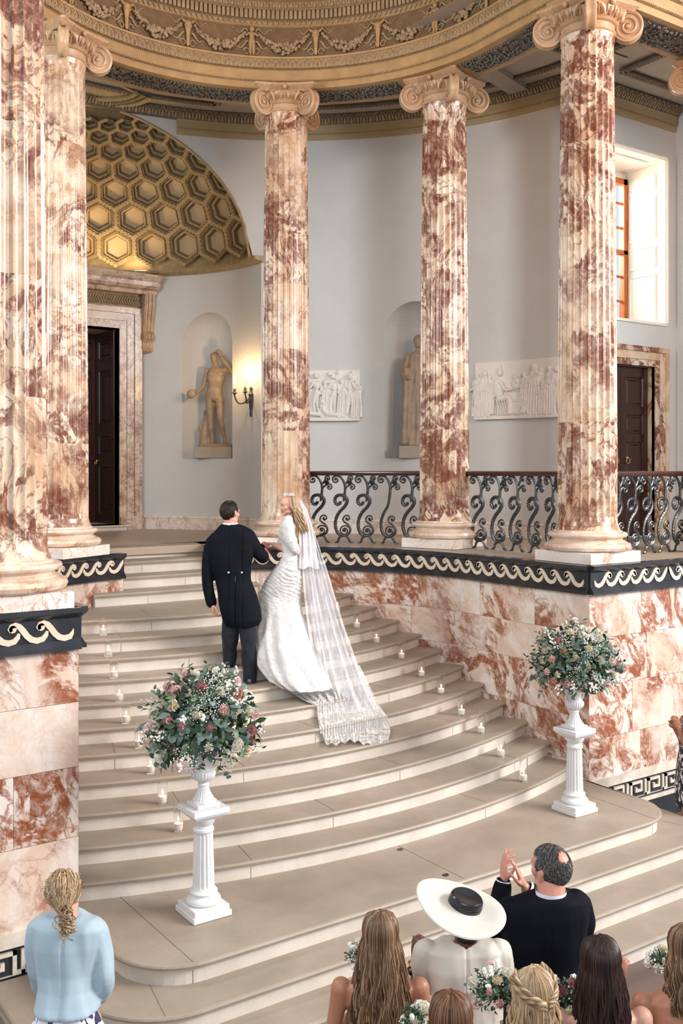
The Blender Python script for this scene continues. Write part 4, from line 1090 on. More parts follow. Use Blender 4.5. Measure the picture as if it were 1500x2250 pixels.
def baluster_mb(leafy, seed=0):
    mb = MB(); r = random.Random(seed)
    def put(pts, rad, flat=1.25, n=6):
        mb.tube([(x, 0, z) for x, z in pts], rad, n, flat=flat, up=(0,1,0))
    S_ = 1/548.0
    def c(x, y): return ((x-655)*S_, (662-y)*S_)
    # top: spray with two scrolls to the left and a triple scroll to the right
    top = cr([c(655,330), c(664,255), c(655,200), c(625,158), c(592,150)])+[ (q[0], q[1]) for q in spiral(*c(592,180), 30*S_, PI/2, 1.4, sg=1)]
    put(top, [.017-.009*i/len(top) for i in range(len(top))])
    b1 = cr([c(660,275), c(672,240), c(695,222), c(715,212)])+spiral(*c(718,236), 24*S_, PI/2, 1.3, sg=-1)
    put(b1, [.013-.006*i/len(b1) for i in range(len(b1))])
    b2 = cr([c(666,215), c(680,195), c(690,175)])+spiral(*c(708,170), 22*S_, PI, 1.3, sg=-1)
    put(b2, [.013-.006*i/len(b2) for i in range(len(b2))])
    for q in (c(592,180), c(718,236), c(708,170)): mb.ell((q[0], 0, q[1]), (.012,.022,.012), 8, 6)
    if leafy != 2:
        for i in range(9):                               # acanthus flower where the scrolls meet
            a = 2*PI*i/9; q = c(700,200); mb.ell((q[0]+.022*math.cos(a), 0, q[1]+.022*math.sin(a)), (.017,.024,.010), 7, 5, Matrix.Rotation(-a, 3, 'Y'))
        mb.ell((c(700,200)[0], 0, c(700,200)[1]), (.015,.03,.015), 8, 6)
    # lower S with its big eye
    if leafy:
        stem = cr([c(648,330), c(640,318), c(620,306), c(598,312), c(586,335), c(594,360), c(615,368)])
        low = cr([c(640,300), c(668,312), c(680,345), c(660,385), c(625,420), c(600,460), c(588,510), c(593,555), c(612,590), c(640,606), c(672,603), c(698,583), c(705,555), c(690,532)])
        put(low, [.021-.009*i/len(low) for i in range(len(low))], 1.3)
        crook = cr([c(668,312), c(645,298), c(612,298), c(590,315), c(584,345), c(600,368), c(622,362), c(628,345)])
        put(crook, [.016-.006*i/len(crook) for i in range(len(crook))], 1.4)
        put([c(655,330), c(652,345)], [.014,.012])
        for P_, n_ in ((crook, 14), (low[:int(len(low)*.7)], 22)):
            for i in range(n_):                          # overlapping leaflets along the stem
                k = int(i/n_*(len(P_)-1)); x, z = P_[k]; x2, z2 = P_[min(k+1, len(P_)-1)]; a = math.atan2(z2-z, x2-x)
                for sg in (-1, 1): mb.ell((x+.012*math.cos(a+sg*1.4), sg*.006, z+.012*math.sin(a+sg*1.4)), (.021,.013,.010), 6, 4, Matrix.Rotation(-(a+sg*.6+PI), 3, 'Y'))
    else:
        low = cr([c(655,330), c(645,375), c(615,425), c(594,480), c(590,530), c(602,575), c(632,603), c(668,605), c(698,583), c(705,555), c(690,532)])
        put(low, [.014+.004*math.sin(PI*i/len(low)) for i in range(len(low))])
    eye = spiral(*c(660,567), 36*S_, .9, 1.6, 26, .25, sg=-1)
    put([c(705,570), c(690,540), c(665,530)] and [low[-1]]+[p for p in spiral(*c(660,567), 40*S_, .8, 1.5, 24, .25, sg=1)], .010)
    mb.ell((c(660,567)[0], 0, c(660,567)[1]), (.022,.03,.022), 10, 8)
    up = cr([c(700,580), c(704,548), c(686,520), c(663,505), c(648,486), c(655,462)])+spiral(*c(680,474), 26*S_, 2.6, 1.25, sg=-1)
    put(up, [.013-.005*i/len(up) for i in range(len(up))])
    mb.ell((c(680,478)[0], 0, c(680,478)[1]), (.013,.022,.013), 8, 6)
    for pts in ([c(640,604), c(618,625), c(612,645), c(596,658)], [c(672,604), c(690,628), c(700,648), c(716,658)]):
        put(cr(pts), [.012]*19, 1.4); q = pts[-1]; mb.box(q[0]-.018, q[0]+.018, -.02, .02, 0, .012); mb.ell((pts[2][0],0,pts[2][1]), (.017,.02,.015), 7, 5)
    return mb
BAL = [baluster_mb(k, k).mesh('baluster_%d' % k, M['iron']) for k in (1, 0, 2)]
def balustrade(path, us, label, kinds, rail=(0,0)):
    """path in plan, us = lengths along it where a baluster stands"""
    e = empty('balustrade', (path[0][0], path[0][1], ZG), label=label, cat='balustrade', group='iron balustrades of the gallery')
    ox, oy, oz = e.location; L = arclen(path)
    mb = MB(); N = 24; rr = []
    for i in range(N+1):
        q, t = at_len(path, L, L[-1]*i/N); nx, ny = -t[1], t[0]
        rr.append([(q[0]+nx*o-ox, q[1]+ny*o-oy, z) for o, z in ((-.035,.945),(.035,.945),(.042,.955),(.045,.975),(.04,.99),(.02,1.0),(-.02,1.0),(-.04,.99),(-.045,.975),(-.042,.955))])
    mb.loft(rr); mb.build('handrail', M['mahogany_rail'], e)
    mb = MB(); rr = [[(p[0], p[1], p[2]-.0) for p in r_] for r_ in []]
    rr = []
    for i in range(N+1):
        q, t = at_len(path, L, L[-1]*i/N); nx, ny = -t[1], t[0]
        rr.append([(q[0]+nx*o-ox, q[1]+ny*o-oy, z) for o, z in ((-.02,.937),(.02,.937),(.02,.946),(-.02,.946))])
    mb.loft(rr); mb.build('iron_bar', M['iron'], e)
    for i, u in enumerate(us):
        q, t = at_len(path, L, u); o = link('baluster', BAL[kinds[i % len(kinds)]], e, (q[0]-ox, q[1]-oy, 0)); o.rotation_euler = (0,0,math.atan2(t[1], t[0]))
    return e
RB = 3.22
def chord(a0, a1, n=16): return [(AX+RB*math.cos(math.radians(a0+(a1-a0)*i/n)), AY+RB*math.sin(math.radians(a0+(a1-a0)*i/n))) for i in range(n+1)]
# ================================================================ FIGURE BUILDING
V = Vector
def crv(pts, n=5):
    pts = [V(p) for p in pts]; out = []
    for i in range(len(pts)-1):
        p0 = pts[max(i-1,0)]; p1 = pts[i]; p2 = pts[i+1]; p3 = pts[min(i+2,len(pts)-1)]
        for j in range(n):
            t = j/n; out.append(.5*((2*p1)+(p2-p0)*t+(2*p0-5*p1+4*p2-p3)*t*t+(3*p1-p0-3*p2+p3)*t**3))
    out.append(pts[-1]); return out
def lerpr(rs, n=5):
    out = []
    for a, b in zip(rs, rs[1:]): out += [a+(b-a)*(j/n) for j in range(n)]
    return out+[rs[-1]]
def limb(mb, pts, rs, n=12, k=5, flat=1.0, up=None):
    P_ = crv(pts, k); R = lerpr(rs, k); mb.tube(P_, R, n, flat=flat, up=up)
    mb.ell(P_[0], R[0]*.98, n, 8); mb.ell(P_[-1], R[-1]*.98, n, 8)
def section(c, r, d, w_, dp, n=24, sq=2.3):
    """superellipse ring around c; r = right vector, d = depth vector"""
    out = []
    for k in range(n):
        a = 2*PI*k/n; x, y = math.cos(a), math.sin(a); q = (abs(x)**sq+abs(y)**sq)**(-1/sq)
        out.append(V(c)+V(r)*(w_*x*q)+V(d)*(dp*y*q))
    return out
def torso(mb, secs, sq=2.3, n=24):
    mb.loft([section(c, V(r).normalized(), V(d).normalized(), w_, dp, n, sq) for c, r, d, w_, dp in secs])
def basis(fwd, up=(0,0,1)):
    f = V(fwd).normalized(); u = V(up); r = f.cross(u).normalized(); u = r.cross(f).normalized()
    return r, f, u                                       # right, forward, up (of the figure)
def head_mb(mb, c, fwd, up=(0,0,1), s=1.0, smile=0, beard=0):
    """c: centre of the head; forward = where the face points"""
    r, f, u = basis(fwd, up); c = V(c)
    def P(x, y, z): return c+r*(x*s)+f*(y*s)+u*(z*s)
    rot = Matrix((r, f, u)).transposed()
    def E_(x, y, z, a, b, d_, n=16, m_=12): mb.ell(P(x,y,z), (a*s,b*s,d_*s), n, m_, rot)
    E_(0,-.016,.028,.076,.096,.086); E_(0,.012,.035,.068,.080,.070)
    E_(0,.030,-.030,.056,.058,.070); E_(0,.050,-.075,.036,.036,.034); E_(0,.074,-.094,.018,.016,.016)
    for q in (-1, 1):
        E_(q*.040,.052,-.020,.024,.026,.024); E_(q*.030,.080,.022,.022,.010,.008)
        E_(q*.052,.018,-.070,.014,.030,.018)
        E_(q*.078,-.008,-.008,.010,.018,.032); E_(q*.083,-.018,.004,.006,.014,.022); E_(q*.079,-.004,-.034,.007,.010,.010)
    E_(0,.086,.010,.010,.014,.026); E_(0,.096,-.012,.010,.014,.014); E_(0,.101,-.022,.013,.013,.010)
    for q in (-1, 1): E_(q*.013,.092,-.025,.008,.009,.007)
    E_(0,.086,-.047,.024,.010,.006); E_(0,.084,-.058,.021,.010,.007); E_(0,.082,-.036,.018,.010,.012)
    return P
def finger(mb, p0, d, nrm, ln, r, curl, spread=0):
    """three phalanges bending towards nrm"""
    d = V(d).normalized(); nrm = V(nrm).normalized(); pts = [V(p0)]; ang = curl*.5
    rs = [r, r*.97]
    for k, L_ in enumerate((.45, .31, .24)):
        dd = d*math.cos(ang)+nrm*math.sin(ang); pts.append(pts[-1]+dd*ln*L_); ang += curl*(.9 if k == 0 else .6)
    rs = [r*1.05, r, r*.9, r*.72]
    for a, b, ra, rb in zip(pts, pts[1:], rs, rs[1:]): mb.tube([a, b], [ra, rb], 8)
    for q, rr in zip(pts, rs): mb.ell(q, rr*1.0, 8, 6)
    return pts[-1]
def hand(mb, wrist, d, nrm, side=1, curl=.5, s=1.0, curls=None, thumb=.6, r0=.0085):
    """d: towards the fingertips, nrm: direction the palm faces, side: +1 if thumb is on (d x nrm) side"""
    d = V(d).normalized(); nrm = (V(nrm)-d*V(nrm).dot(d)).normalized(); t = d.cross(nrm)*side; w_ = V(wrist)
    c = w_+d*.050*s
    rings = []
    for q, hw, th in ((-.012,.024,.018),(.010,.030,.017),(.035,.038,.016),(.060,.041,.0145),(.082,.040,.012),(.092,.036,.009)):
        rings.append(section(w_+d*q*s+t*.001, t, nrm, hw*s, th*s, 14, 2.6))
    mb.loft(rings)
    curls = curls or [curl*k for k in (.9,1,1.08,1.15)]
    for k, (o, ln, rr) in enumerate(((.029,.074,1.0),(.0098,.082,1.05),(-.0098,.077,1.0),(-.029,.060,.88))):
        finger(mb, w_+d*(.084-.004*abs(k-1))*s+t*o*s, (d+t*(.12*(1.2-k)*.6)).normalized(), nrm, ln*s, r0*rr*s, curls[k])
    p0 = w_+d*.022*s+t*.026*s+nrm*.006*s
    mb.ell(w_+d*.032*s+t*.022*s+nrm*.010*s, (.020*s,.018*s,.020*s), 10, 8)
    td = (d*.62+t*.62+nrm*thumb*.5).normalized(); p1 = p0+td*.040*s; p2 = p1+(td*.75+d*.45).normalized()*.030*s; p3 = p2+(td*.5+d*.7+nrm*.2*curl).normalized()*.024*s
    for a, b, ra, rb in ((p0,p1,.0125,.0105),(p1,p2,.0105,.0095),(p2,p3,.0095,.0075)): mb.tube([a,b], [ra*s,rb*s], 8); mb.ell(b, rb*s, 8, 6)
def leg(mb, hip, knee, ankle, toe, k=1.0):
    hip, knee, ankle, toe = V(hip), V(knee), V(ankle), V(toe)
    limb(mb, [hip, hip.lerp(knee,.45), knee, knee.lerp(ankle,.32), knee.lerp(ankle,.7), ankle], [.092*k,.080*k,.056*k,.060*k,.042*k,.036*k])
    mid = knee.lerp(ankle,.3); b = (ankle-toe); b.z = 0; b.normalize(); mb.ell(mid+b*.018*k, (.045*k,.045*k,.10*k), 10, 8)
    limb(mb, [ankle+b*.02-V((0,0,.03)), ankle.lerp(toe,.45)-V((0,0,.012)), toe], [.036*k,.034*k,.024*k], k=3)
def arm(mb, sh, el, wr, k=1.0):
    sh, el, wr = V(sh), V(el), V(wr)
    limb(mb, [sh, sh.lerp(el,.4), el, el.lerp(wr,.3), wr], [.056*k,.047*k,.038*k,.040*k,.026*k])
# ---------------------------------------------------------------- statues
def nude_male():
    mb = MB()
    R_ = (1,0,0); D = (0,1,0)
    torso(mb, [((-.02,.0,.84),R_,D,.10,.09),((-.02,.005,.90),R_,D,.158,.112),((-.025,.01,.98),R_,D,.158,.112),((-.01,.0,1.08),R_,D,.132,.095),((.01,-.01,1.20),R_,D,.150,.108),((.02,-.005,1.32),(1,0,.08),D,.178,.118),((.02,.0,1.41),(1,0,.10),D,.172,.10),((.015,.005,1.46),R_,D,.10,.07),((.01,.0,1.50),R_,D,.058,.056)])
    for q in (-1,1): mb.ell((.02+q*.075,-.085,1.335), (.075,.045,.055), 12, 8)
    for q in (-1,1): mb.ell((-.02+q*.07,.075,.90), (.085,.07,.085), 12, 8)
    limb(mb, [(.01,0,1.46),(.0,-.01,1.56)], [.056,.052])
    leg(mb, (-.10,0,.88),(-.085,-.03,.48),(-.06,.02,.09),(-.09,-.13,.035)); leg(mb, (.075,0,.88),(.11,-.09,.50),(.17,.05,.10),(.24,-.08,.04))
    arm(mb, (-.155,.0,1.40),(-.235,.04,1.10),(-.36,-.10,.95)); arm(mb, (.20,.0,1.43),(.33,-.05,1.36),(.14,-.10,1.60)) 
    limb(mb, [(.33,-.05,1.34),(.25,-.08,1.50),(.12,-.10,1.66)], [.04,.036,.028])
    hand(mb, (.12,-.10,1.66), (-.4,0,.9), (0,-1,.1), 1, .7, .95); hand(mb, (-.36,-.10,.95), (-.6,-.6,-.3), (-.2,-.3,1), 1, .9, .95)
    mb.ell((-.42,-.16,.96), (.085,.05,.085), 16, 10)      # cymbals
    mb.ell((.07,-.10,1.745), (.055,.045,.035), 12, 8)
    head_mb(mb, (-.015,-.02,1.635), (-.25,-1,-.12), (0,0,1), .92)
    for i in range(50):                                  # curls
        a = random.random()*2*PI; e_ = random.uniform(.1,1.4); mb.ell((-.015+.078*math.cos(a)*math.cos(e_), .0+.09*math.sin(a)*math.cos(e_)+.01, 1.655+.08*math.sin(e_)), .018, 6, 4)
    mb.ell((-.02,-.105,.865), (.022,.03,.035), 10, 8)
    # tree stump behind the leg
    limb(mb, [(-.20,.10,.0),(-.21,.08,.25),(-.17,.09,.50),(-.14,.10,.72)], [.14,.10,.08,.05], 10)
    for i in range(7): mb.ell((-.2+random.uniform(-.09,.09), .08+random.uniform(-.05,.05), .08+.09*i), (.05,.05,.08), 8, 6)
    for i in range(26): a = 2*PI*i/26; mb.ell((.0+.26*math.cos(a), .02+.17*math.sin(a), .02), (.08,.07,.035), 8, 6)
    mb.ell((0,.02,.02), (.28,.19,.045), 20, 8)
    return mb
def statue_on(hole, R_c, cx, cy, facing, mb, label, plabel, ph, scale, name='statue', plw=.64):
    ac, hw, zs, zsp = hole; a = math.radians(ac); r = R_c+.20
    p = V((cx+r*math.cos(a), cy+r*math.sin(a), zs))
    rz = math.atan2(facing[1], facing[0])+PI/2
    pe = MB(); pe.bbox(-plw/2, plw/2, -.24, .24, 0.002, ph, .008)
    o = pe.build('statue_block', M['antique_marble2'], None, loc=p); o.rotation_euler = (0,0,rz); tag(o, plabel, 'plinth')
    me = fuse(mb, .011, name, M['antique_marble'], 2); s_ = link(name, me, None, p+V((0,0,ph))); s_.rotation_euler = (0,0,rz); s_.scale = (scale,)*3
    tag(s_, label, 'statue'); return s_
stone('antique_marble2', (.38,.32,.26), (.33,.28,.22), .6, 5)
statue_on(HOLE1, NR, NX, NY, (-.62,-.80), nude_male(), 'nude male marble statue with raised arm in the niche beside the wall light', 'stone block under the nude male statue in the niche', .20, .93)
def draped():
    mb = MB(); rings = []
    for z, w_, d_, cx in ((0,.26,.20,0),(.03,.26,.20,0),(.25,.22,.17,0),(.6,.20,.15,0),(.9,.19,.14,.0),(1.1,.15,.12,0),(1.3,.18,.13,0),(1.42,.17,.10,0),(1.48,.07,.06,0)):
        ring = []
        for k in range(64):
            a = 2*PI*k/64; f = 1+(.07*math.sin(a*11+z*2)+.04*math.sin(a*17-z*3))*(1 if z < 1.2 else .3); ring.append((cx+w_*f*math.cos(a), d_*f*math.sin(a), z))
        rings.append(ring)
    mb.loft(rings); limb(mb, [(0,0,1.44),(0,0,1.56)], [.055,.05]); head_mb(mb, (0,-.01,1.63), (-.3,-1,0), s=.92); mb.ell((0,.02,1.66), (.085,.10,.085), 14, 10)
    limb(mb, [(-.17,0,1.38),(-.24,-.02,1.12),(-.16,-.16,1.05)], [.06,.05,.03]); limb(mb, [(.17,0,1.38),(.23,0,1.1),(.24,-.06,.86)], [.06,.05,.03])
    for x in (-.2,-.14,.16,.22): limb(mb, [(x,-.08,1.2),(x*1.1,-.10,.7),(x*1.2,-.12,.05)], [.03,.03,.04])
    return mb
mb_st = draped(); mb_st.v = [(x, y, z) for x, y, z in mb_st.v]
statue_on(HOLE2, OR_, AX, AY, (-.6,-.8), mb_st, 'draped marble statue in the niche half hidden by the fourth column', 'stepped stone block under the draped statue', .20, 1.02)
# ---------------------------------------------------------------- marble reliefs on the curved wall
def relief(a_left, a_right, z0, z1, people, label, border=True, seed=1):
    """angles on the outer wall; a_left is the image-left edge"""
    W_ = math.radians(abs(a_left-a_right))*OR_; H = z1-z0
    def fn(u, v, d):
        a = math.radians(a_left)-u/OR_; r = OR_-d; return (AX+r*math.cos(a), AY+r*math.sin(a), z0+v)
    mb = MB(); N = 16
    mb.loft([[fn(W_*i/N,0,0),fn(W_*i/N,0,.035),fn(W_*i/N,H,.035),fn(W_*i/N,H,0)] for i in range(N+1)])
    mb.loft([[fn(W_*i/N,0,.0),fn(W_*i/N,0,.085),fn(W_*i/N,.05,.085),fn(W_*i/N,.06,.0)] for i in range(N+1)])
    def el(u, v, a, b, d=.05, dd=.03, tilt=0):
        sub = MB(); sub.ell((0,0,0), (a,b,dd), 12, 8, Matrix.Rotation(tilt,3,'Z')); mb.add([fn(u+x, v+y, d+z) for x, y, z in sub.v], sub.f)
    def tb(pts, rs, d=.055, flat=.8, n=8):
        sub = MB(); sub.tube([(x,y,0) for x, y in crv2(pts)], lerpr(rs, 5), n, flat=flat, up=(0,0,1)); mb.add([fn(x, y, d+z) for x, y, z in sub.v], sub.f)
    def crv2(p): return [(q.x, q.y) for q in crv([(a, b, 0) for a, b in p], 5)]
    r = random.Random(seed)
    for (u, v, h, kind, dr) in people:
        hd = h*.075
        if kind in ('robe', 'back', 'child'):
            w_ = h*.15; el(u+dr*.01, v+h-hd, hd*.8, hd, .065, .035)
            sub = MB(); rings = []
            for t, k in ((0,1.05),(.2,.95),(.45,.85),(.62,.8),(.78,1.05),(.84,.8),(.87,.35)):
                rings.append([(u+w_*k*math.cos(a)*(1+.08*math.sin(a*9)), v+h*t, .045+.035*math.sin(a)*(1+.2*math.sin(a*9+t*4))) for a in [2*PI*i/28 for i in range(28)]])
            sub.loft(rings); mb.add([fn(*p) for p in sub.v], sub.f)
            for i in range(5): x = u-w_*.8+w_*.4*i; tb([(x*.6+u*.4, v+h*.7),(x, v+h*.35),(x+dr*.01, v+.01)], [.008,.010,.012], .085, .7, 6)
            tb([(u+w_*.8, v+h*.80),(u+w_*1.05*dr+.0, v+h*.62),(u+dr*w_*1.7, v+h*.60)], [.026,.022,.014], .075)
            for sg in (-1,1): el(u+sg*w_*.45+dr*.02, v+.008, .04, .014, .07)
        elif kind == 'bare':
            el(u+dr*.01, v+h-hd, hd*.8, hd, .07, .035); el(u, v+h*.68, h*.085, h*.13, .06, .04); el(u, v+h*.5, h*.07, h*.08, .06, .035)
            for sg in (-1,1): tb([(u+sg*h*.03, v+h*.48),(u+sg*h*.045+dr*.02, v+h*.26),(u+sg*h*.04, v+.01)], [.040*h*1.6,.03*h*1.5,.018*h*1.5], .06)
            tb([(u+dr*h*.07, v+h*.78),(u+dr*h*.17, v+h*.62),(u+dr*h*.25, v+h*.72)], [.028,.022,.015], .08)
            tb([(u-dr*h*.08, v+h*.78),(u-dr*h*.12, v+h*.60),(u-dr*h*.05, v+h*.5)], [.028,.022,.015], .07)
        elif kind == 'seated':
            el(u+dr*.03, v+h-hd, hd*.85, hd*1.05, .07, .04); el(u, v+h*.60, h*.15, h*.22, .06, .05)
            tb([(u, v+h*.36),(u+dr*h*.26, v+h*.38),(u+dr*h*.28, v+h*.16),(u+dr*h*.30, v+.02)], [.06,.055,.045,.05], .07)
            for i in range(6): tb([(u+dr*h*(-.05+.06*i), v+h*.38),(u+dr*h*(.02+.06*i), v+h*.2),(u+dr*h*(.0+.06*i), v+.01)], [.012,.014,.016], .095, .7, 6)
            tb([(u+dr*h*.08, v+h*.72),(u+dr*h*.2, v+h*.55),(u+dr*h*.36, v+h*.56)], [.03,.026,.016], .10)
            el(u+dr*.03, v+h+.01, hd*.55, hd*1.0, .065, .03)
        elif kind == 'lying':
            el(u-dr*h*.2, v+h*.8, hd*1.1, hd*1.2, .07, .035); tb([(u-dr*h*.15, v+h*.55),(u, v+h*.25),(u+dr*h*.45, v+h*.15),(u+dr*h*.8, v+.05)], [.06,.06,.05,.025], .065)
            tb([(u-dr*h*.22, v+h*.55),(u-dr*h*.35, v+h*.3),(u-dr*h*.15, v+h*.1)], [.028,.022,.015], .08)
        elif kind == 'head':
            el(u, v+h, .030, .038, .045, .03); el(u, v+h-.09, .06, .07, .035, .02)
        elif kind == 'desk':
            sub = MB(); sub.box(u, u+.24, v, v+.20, .03, .09); sub.box(u-.02, u+.26, v+.2, v+.225, .03, .10); mb.add([fn(*p) for p in sub.v], sub.f)
    c0 = V(fn(W_/2,0,0)); mb.v = [tuple(V(p)-c0) for p in mb.v]
    me = fuse(mb, .008, 'relief_panel', M['relief_marble'], 1); o = link('relief_panel', me, None, c0)
    tag(o, label, 'relief', 'marble reliefs on the curved wall'); return o
W2 = math.radians(16.2)*OR_
PR_ = [(.06,.05,.66,'robe',-1),(.17,.05,.70,'robe',1),(.27,.08,.60,'robe',-1),(.40,.05,.70,'seated',1),(.62,.06,.0,'desk',1),(.66,.0,.62,'head',1),(.74,.0,.64,'head',1),(.70,.0,.56,'head',1),(.84,.08,.62,'robe',-1),(.93,.0,.66,'head',1),(1.00,.05,.76,'back',-1),(.80,.05,.22,'lying',-1),(1.16,.05,.50,'child',-1),(1.10,.0,.70,'head',1),(1.27,.05,.72,'robe',-1),(1.40,.05,.70,'bare',-1),(1.50,.05,.62,'robe',1)]
relief(25.2, 25.2-16.2, E+.78, E+1.66, PR_, 'white marble relief of robed figures round a seated priest, between the two right columns', seed=2)
PL_ = [(.08,.2,.50,'bare',1),(.28,.1,.66,'bare',1),(.45,.22,.56,'bare',-1),(.62,.05,.40,'lying',1),(.80,.15,.62,'bare',-1),(.95,.06,.60,'robe',-1),(1.08,.1,.66,'bare',-1),(.95,.05,.32,'lying',1),(1.22,.06,.62,'robe',-1),(1.33,.1,.66,'bare',1),(1.45,.05,.60,'robe',-1),(1.0,.0,.75,'head',1),(1.15,.0,.78,'head',1),(1.38,.0,.76,'head',1)]
relief(44.7+15.4, 44.7, E+.80, E+1.62, PL_, 'white marble relief of bare figures reclining and standing, just right of the bride\'s column', seed=5)
# ---------------------------------------------------------------- wall light
def sconce():
    a = math.radians(5.6); p = V((NX+NR*math.cos(a), NY+NR*math.sin(a), E+1.22)); n_ = V((-math.cos(a), -math.sin(a), 0)); t = V((-n_.y, n_.x, 0))
    e = empty('wall_sconce', p, 0, 'black two-candle wall light glowing beside the statue niche', 'wall light')
    def F(u, d, z): return t*u+n_*d+V((0,0,z))
    mb = MB()
    rings = [(0.012,-.34),(.02,-.32),(.03,-.29),(.018,-.25),(.03,-.20),(.042,-.12),(.05,-.04),(.045,.0),(.055,.03),(.03,.06),(.02,.10),(.03,.13),(.01,.16)]
    mb.loft([[F(r*math.cos(2*PI*k/12), .025+r*.6*math.sin(2*PI*k/12), z) for k in range(12)] for r, z in rings])
    mb.build('back_plate', M['iron'], e)
    for s_, (u, d) in ((-1,(-.15,.24)),(1,(.15,.24))):
        mb = MB(); mb.tube(crv([F(0,.04,-.02), F(u*.3,.10,-.10), F(u*.7,.18,-.12), F(u*.98,.22,-.05), F(u,d,.02)]), .013, 8)
        for r, z in ((.05,.05),(.022,.03),(.03,.09)): mb.ell(F(u,d,z), (r,r,.012), 12, 6)
        mb.tube([F(u,d,.0),F(u,d,.12)], [.014,.02], 10)
        am = mb.build('candle_arm', M['iron'], e)
        mb = MB(); mb.tube([F(u,d,.11),F(u,d,.30)], .017, 10); mb.build('candle_tube', M['candle_wax'], am)
        mb = MB(); mb.ell(F(u,d,.335), (.012,.012,.035), 8, 8); mb.build('bulb', M['bulb_glow'], am)
        point('sconce_light', p+F(u,d+.06,.36), 9, (1,.62,.30), .03)
sconce()
# ---------------------------------------------------------------- balustrades
def ringpath(a0, a1, r=3.45, n=20): return [(AX+r*math.cos(math.radians(a0+(a1-a0)*i/n)), AY+r*math.sin(math.radians(a0+(a1-a0)*i/n))) for i in range(n+1)]
# image-left to image-right so the scrolls face the same way as in the photograph
balustrade(ringpath(52.5, 21.5), [math.radians(52.5-a)*3.45 for a in (48.0,42.6,37.2,31.8,26.4)], 'black iron scroll balustrade with wooden rail, just right of the bride', (0,0,0,1,0))
balustrade(ringpath(13.2, -19.5), [math.radians(13.2-a)*3.45 for a in (8.6,3.4,-1.8,-7.4,-13.0)], 'black iron scroll balustrade between the two right-hand columns', (0,0,2,0,0))
balustrade([(9.05+.4*i, 7.80) for i in range(5)], [.08+.285*i for i in range(6)], 'iron scroll balustrade in front of the right-hand double door', (0,0,2,0,0))
# ================================================================ FLOWERS
def plain(name, c, rough=.6, sss=0, var=.12, sc=30, spec=.3):
    m = mat(name, c, rough, 0, spec); co = coords(m, 1, seed=False); n = noi(m, co, sc, 3, .5)
    base(m, mixc(m, n, tuple(k*(1-var) for k in c), tuple(min(1, k*(1+var)) for k in c)))
    if sss: b = m.node_tree.nodes['Principled BSDF']; b.inputs['Subsurface Weight'].default_value = sss; b.inputs['Subsurface Radius'].default_value = (.01,.006,.004); b.inputs['Subsurface Scale'].default_value = 1
    return m
plain('petal_white', (.80,.76,.64), .55, .2); plain('petal_cream', (.78,.68,.48), .55, .2); plain('petal_blush', (.76,.50,.46), .55, .2)
plain('petal_pink', (.70,.42,.42), .55, .2); plain('petal_mauve', (.42,.17,.18), .55, .1); plain('petal_peach', (.66,.33,.22), .55, .1)
plain('bud_white', (.82,.82,.78), .6); plain('bud_green', (.45,.50,.25), .6)
def island_mat(name, stops, rough=.5, aniso=0, spec=.5, sss=0):
    m = mat(name, stops[0][1], rough, 0, spec); g = nd(m, 'ShaderNodeNewGeometry')
    base(m, ramp(m, g.outputs['Random Per Island'], stops)); return m
island_mat('leaf_green', [(0,(.012,.035,.012)),(.35,(.025,.065,.022)),(.6,(.05,.10,.05)),(.8,(.10,.16,.12)),(1,(.08,.15,.04))], .45)
island_mat('leaf_eucalyptus', [(0,(.06,.11,.09)),(.5,(.11,.18,.15)),(1,(.17,.25,.22))], .55)
mat('stem_green', (.018,.04,.012), .7)
def petal(mb, c, rot, w_, h, cup, curl):
    g = 5; vs = []
    for i in range(g):
        v = i/(g-1)
        for j in range(g):
            u = j/(g-1)*2-1; ww = w_*(.35+.65*math.sin(PI*min(1,v*.62+.12)))
            x = u*ww; y = -cup*(1-u*u)*1.0*w_-curl*max(0,v-.55)**2*h*4+.0; z = h*v-abs(u)**3*h*.12*v
            y += cup*w_*.5*(1-v)
            vs.append(V(c)+rot @ V((x, -y*0-(-y), z)))
    mb.add(vs, [(a*g+b, a*g+b+1, (a+1)*g+b+1, (a+1)*g+b) for a in range(g-1) for b in range(g-1)])
def rose_mb(r, rnd, open_=.6):
    """flower opening along +z"""
    mb = MB(); n = 19
    for i in range(n):
        t = i/n; a = i*2.4+rnd.uniform(-.2,.2); rad = r*(.06+.52*t); tilt = .05+open_*1.05*t**1.2
        rot = Matrix.Rotation(a, 3, 'Z') @ Matrix.Rotation(-tilt, 3, 'X')
        c = Matrix.Rotation(a, 3, 'Z') @ V((0, rad*.55, -.30*r-r*.25*t))
        petal(mb, c, rot @ Matrix.Rotation(PI, 3, 'Z') if False else rot, r*(.30+.42*t), r*(1.05-.12*t), .55, .10+.35*t)
    mb.ell((0,0,-.15*r), (.30*r,.30*r,.50*r), 8, 6); mb.ell((0,0,-.45*r), (.5*r,.5*r,.25*r), 8, 6); return mb
RR = random.Random(11)
ROSES = {}
for nm in ('petal_white','petal_cream','petal_blush','petal_pink','petal_mauve','petal_peach'):
    ROSES[nm] = [rose_mb(1.0, RR, o).mesh('rose', M[nm], auto=80) for o in (.5,.75,1.0)]
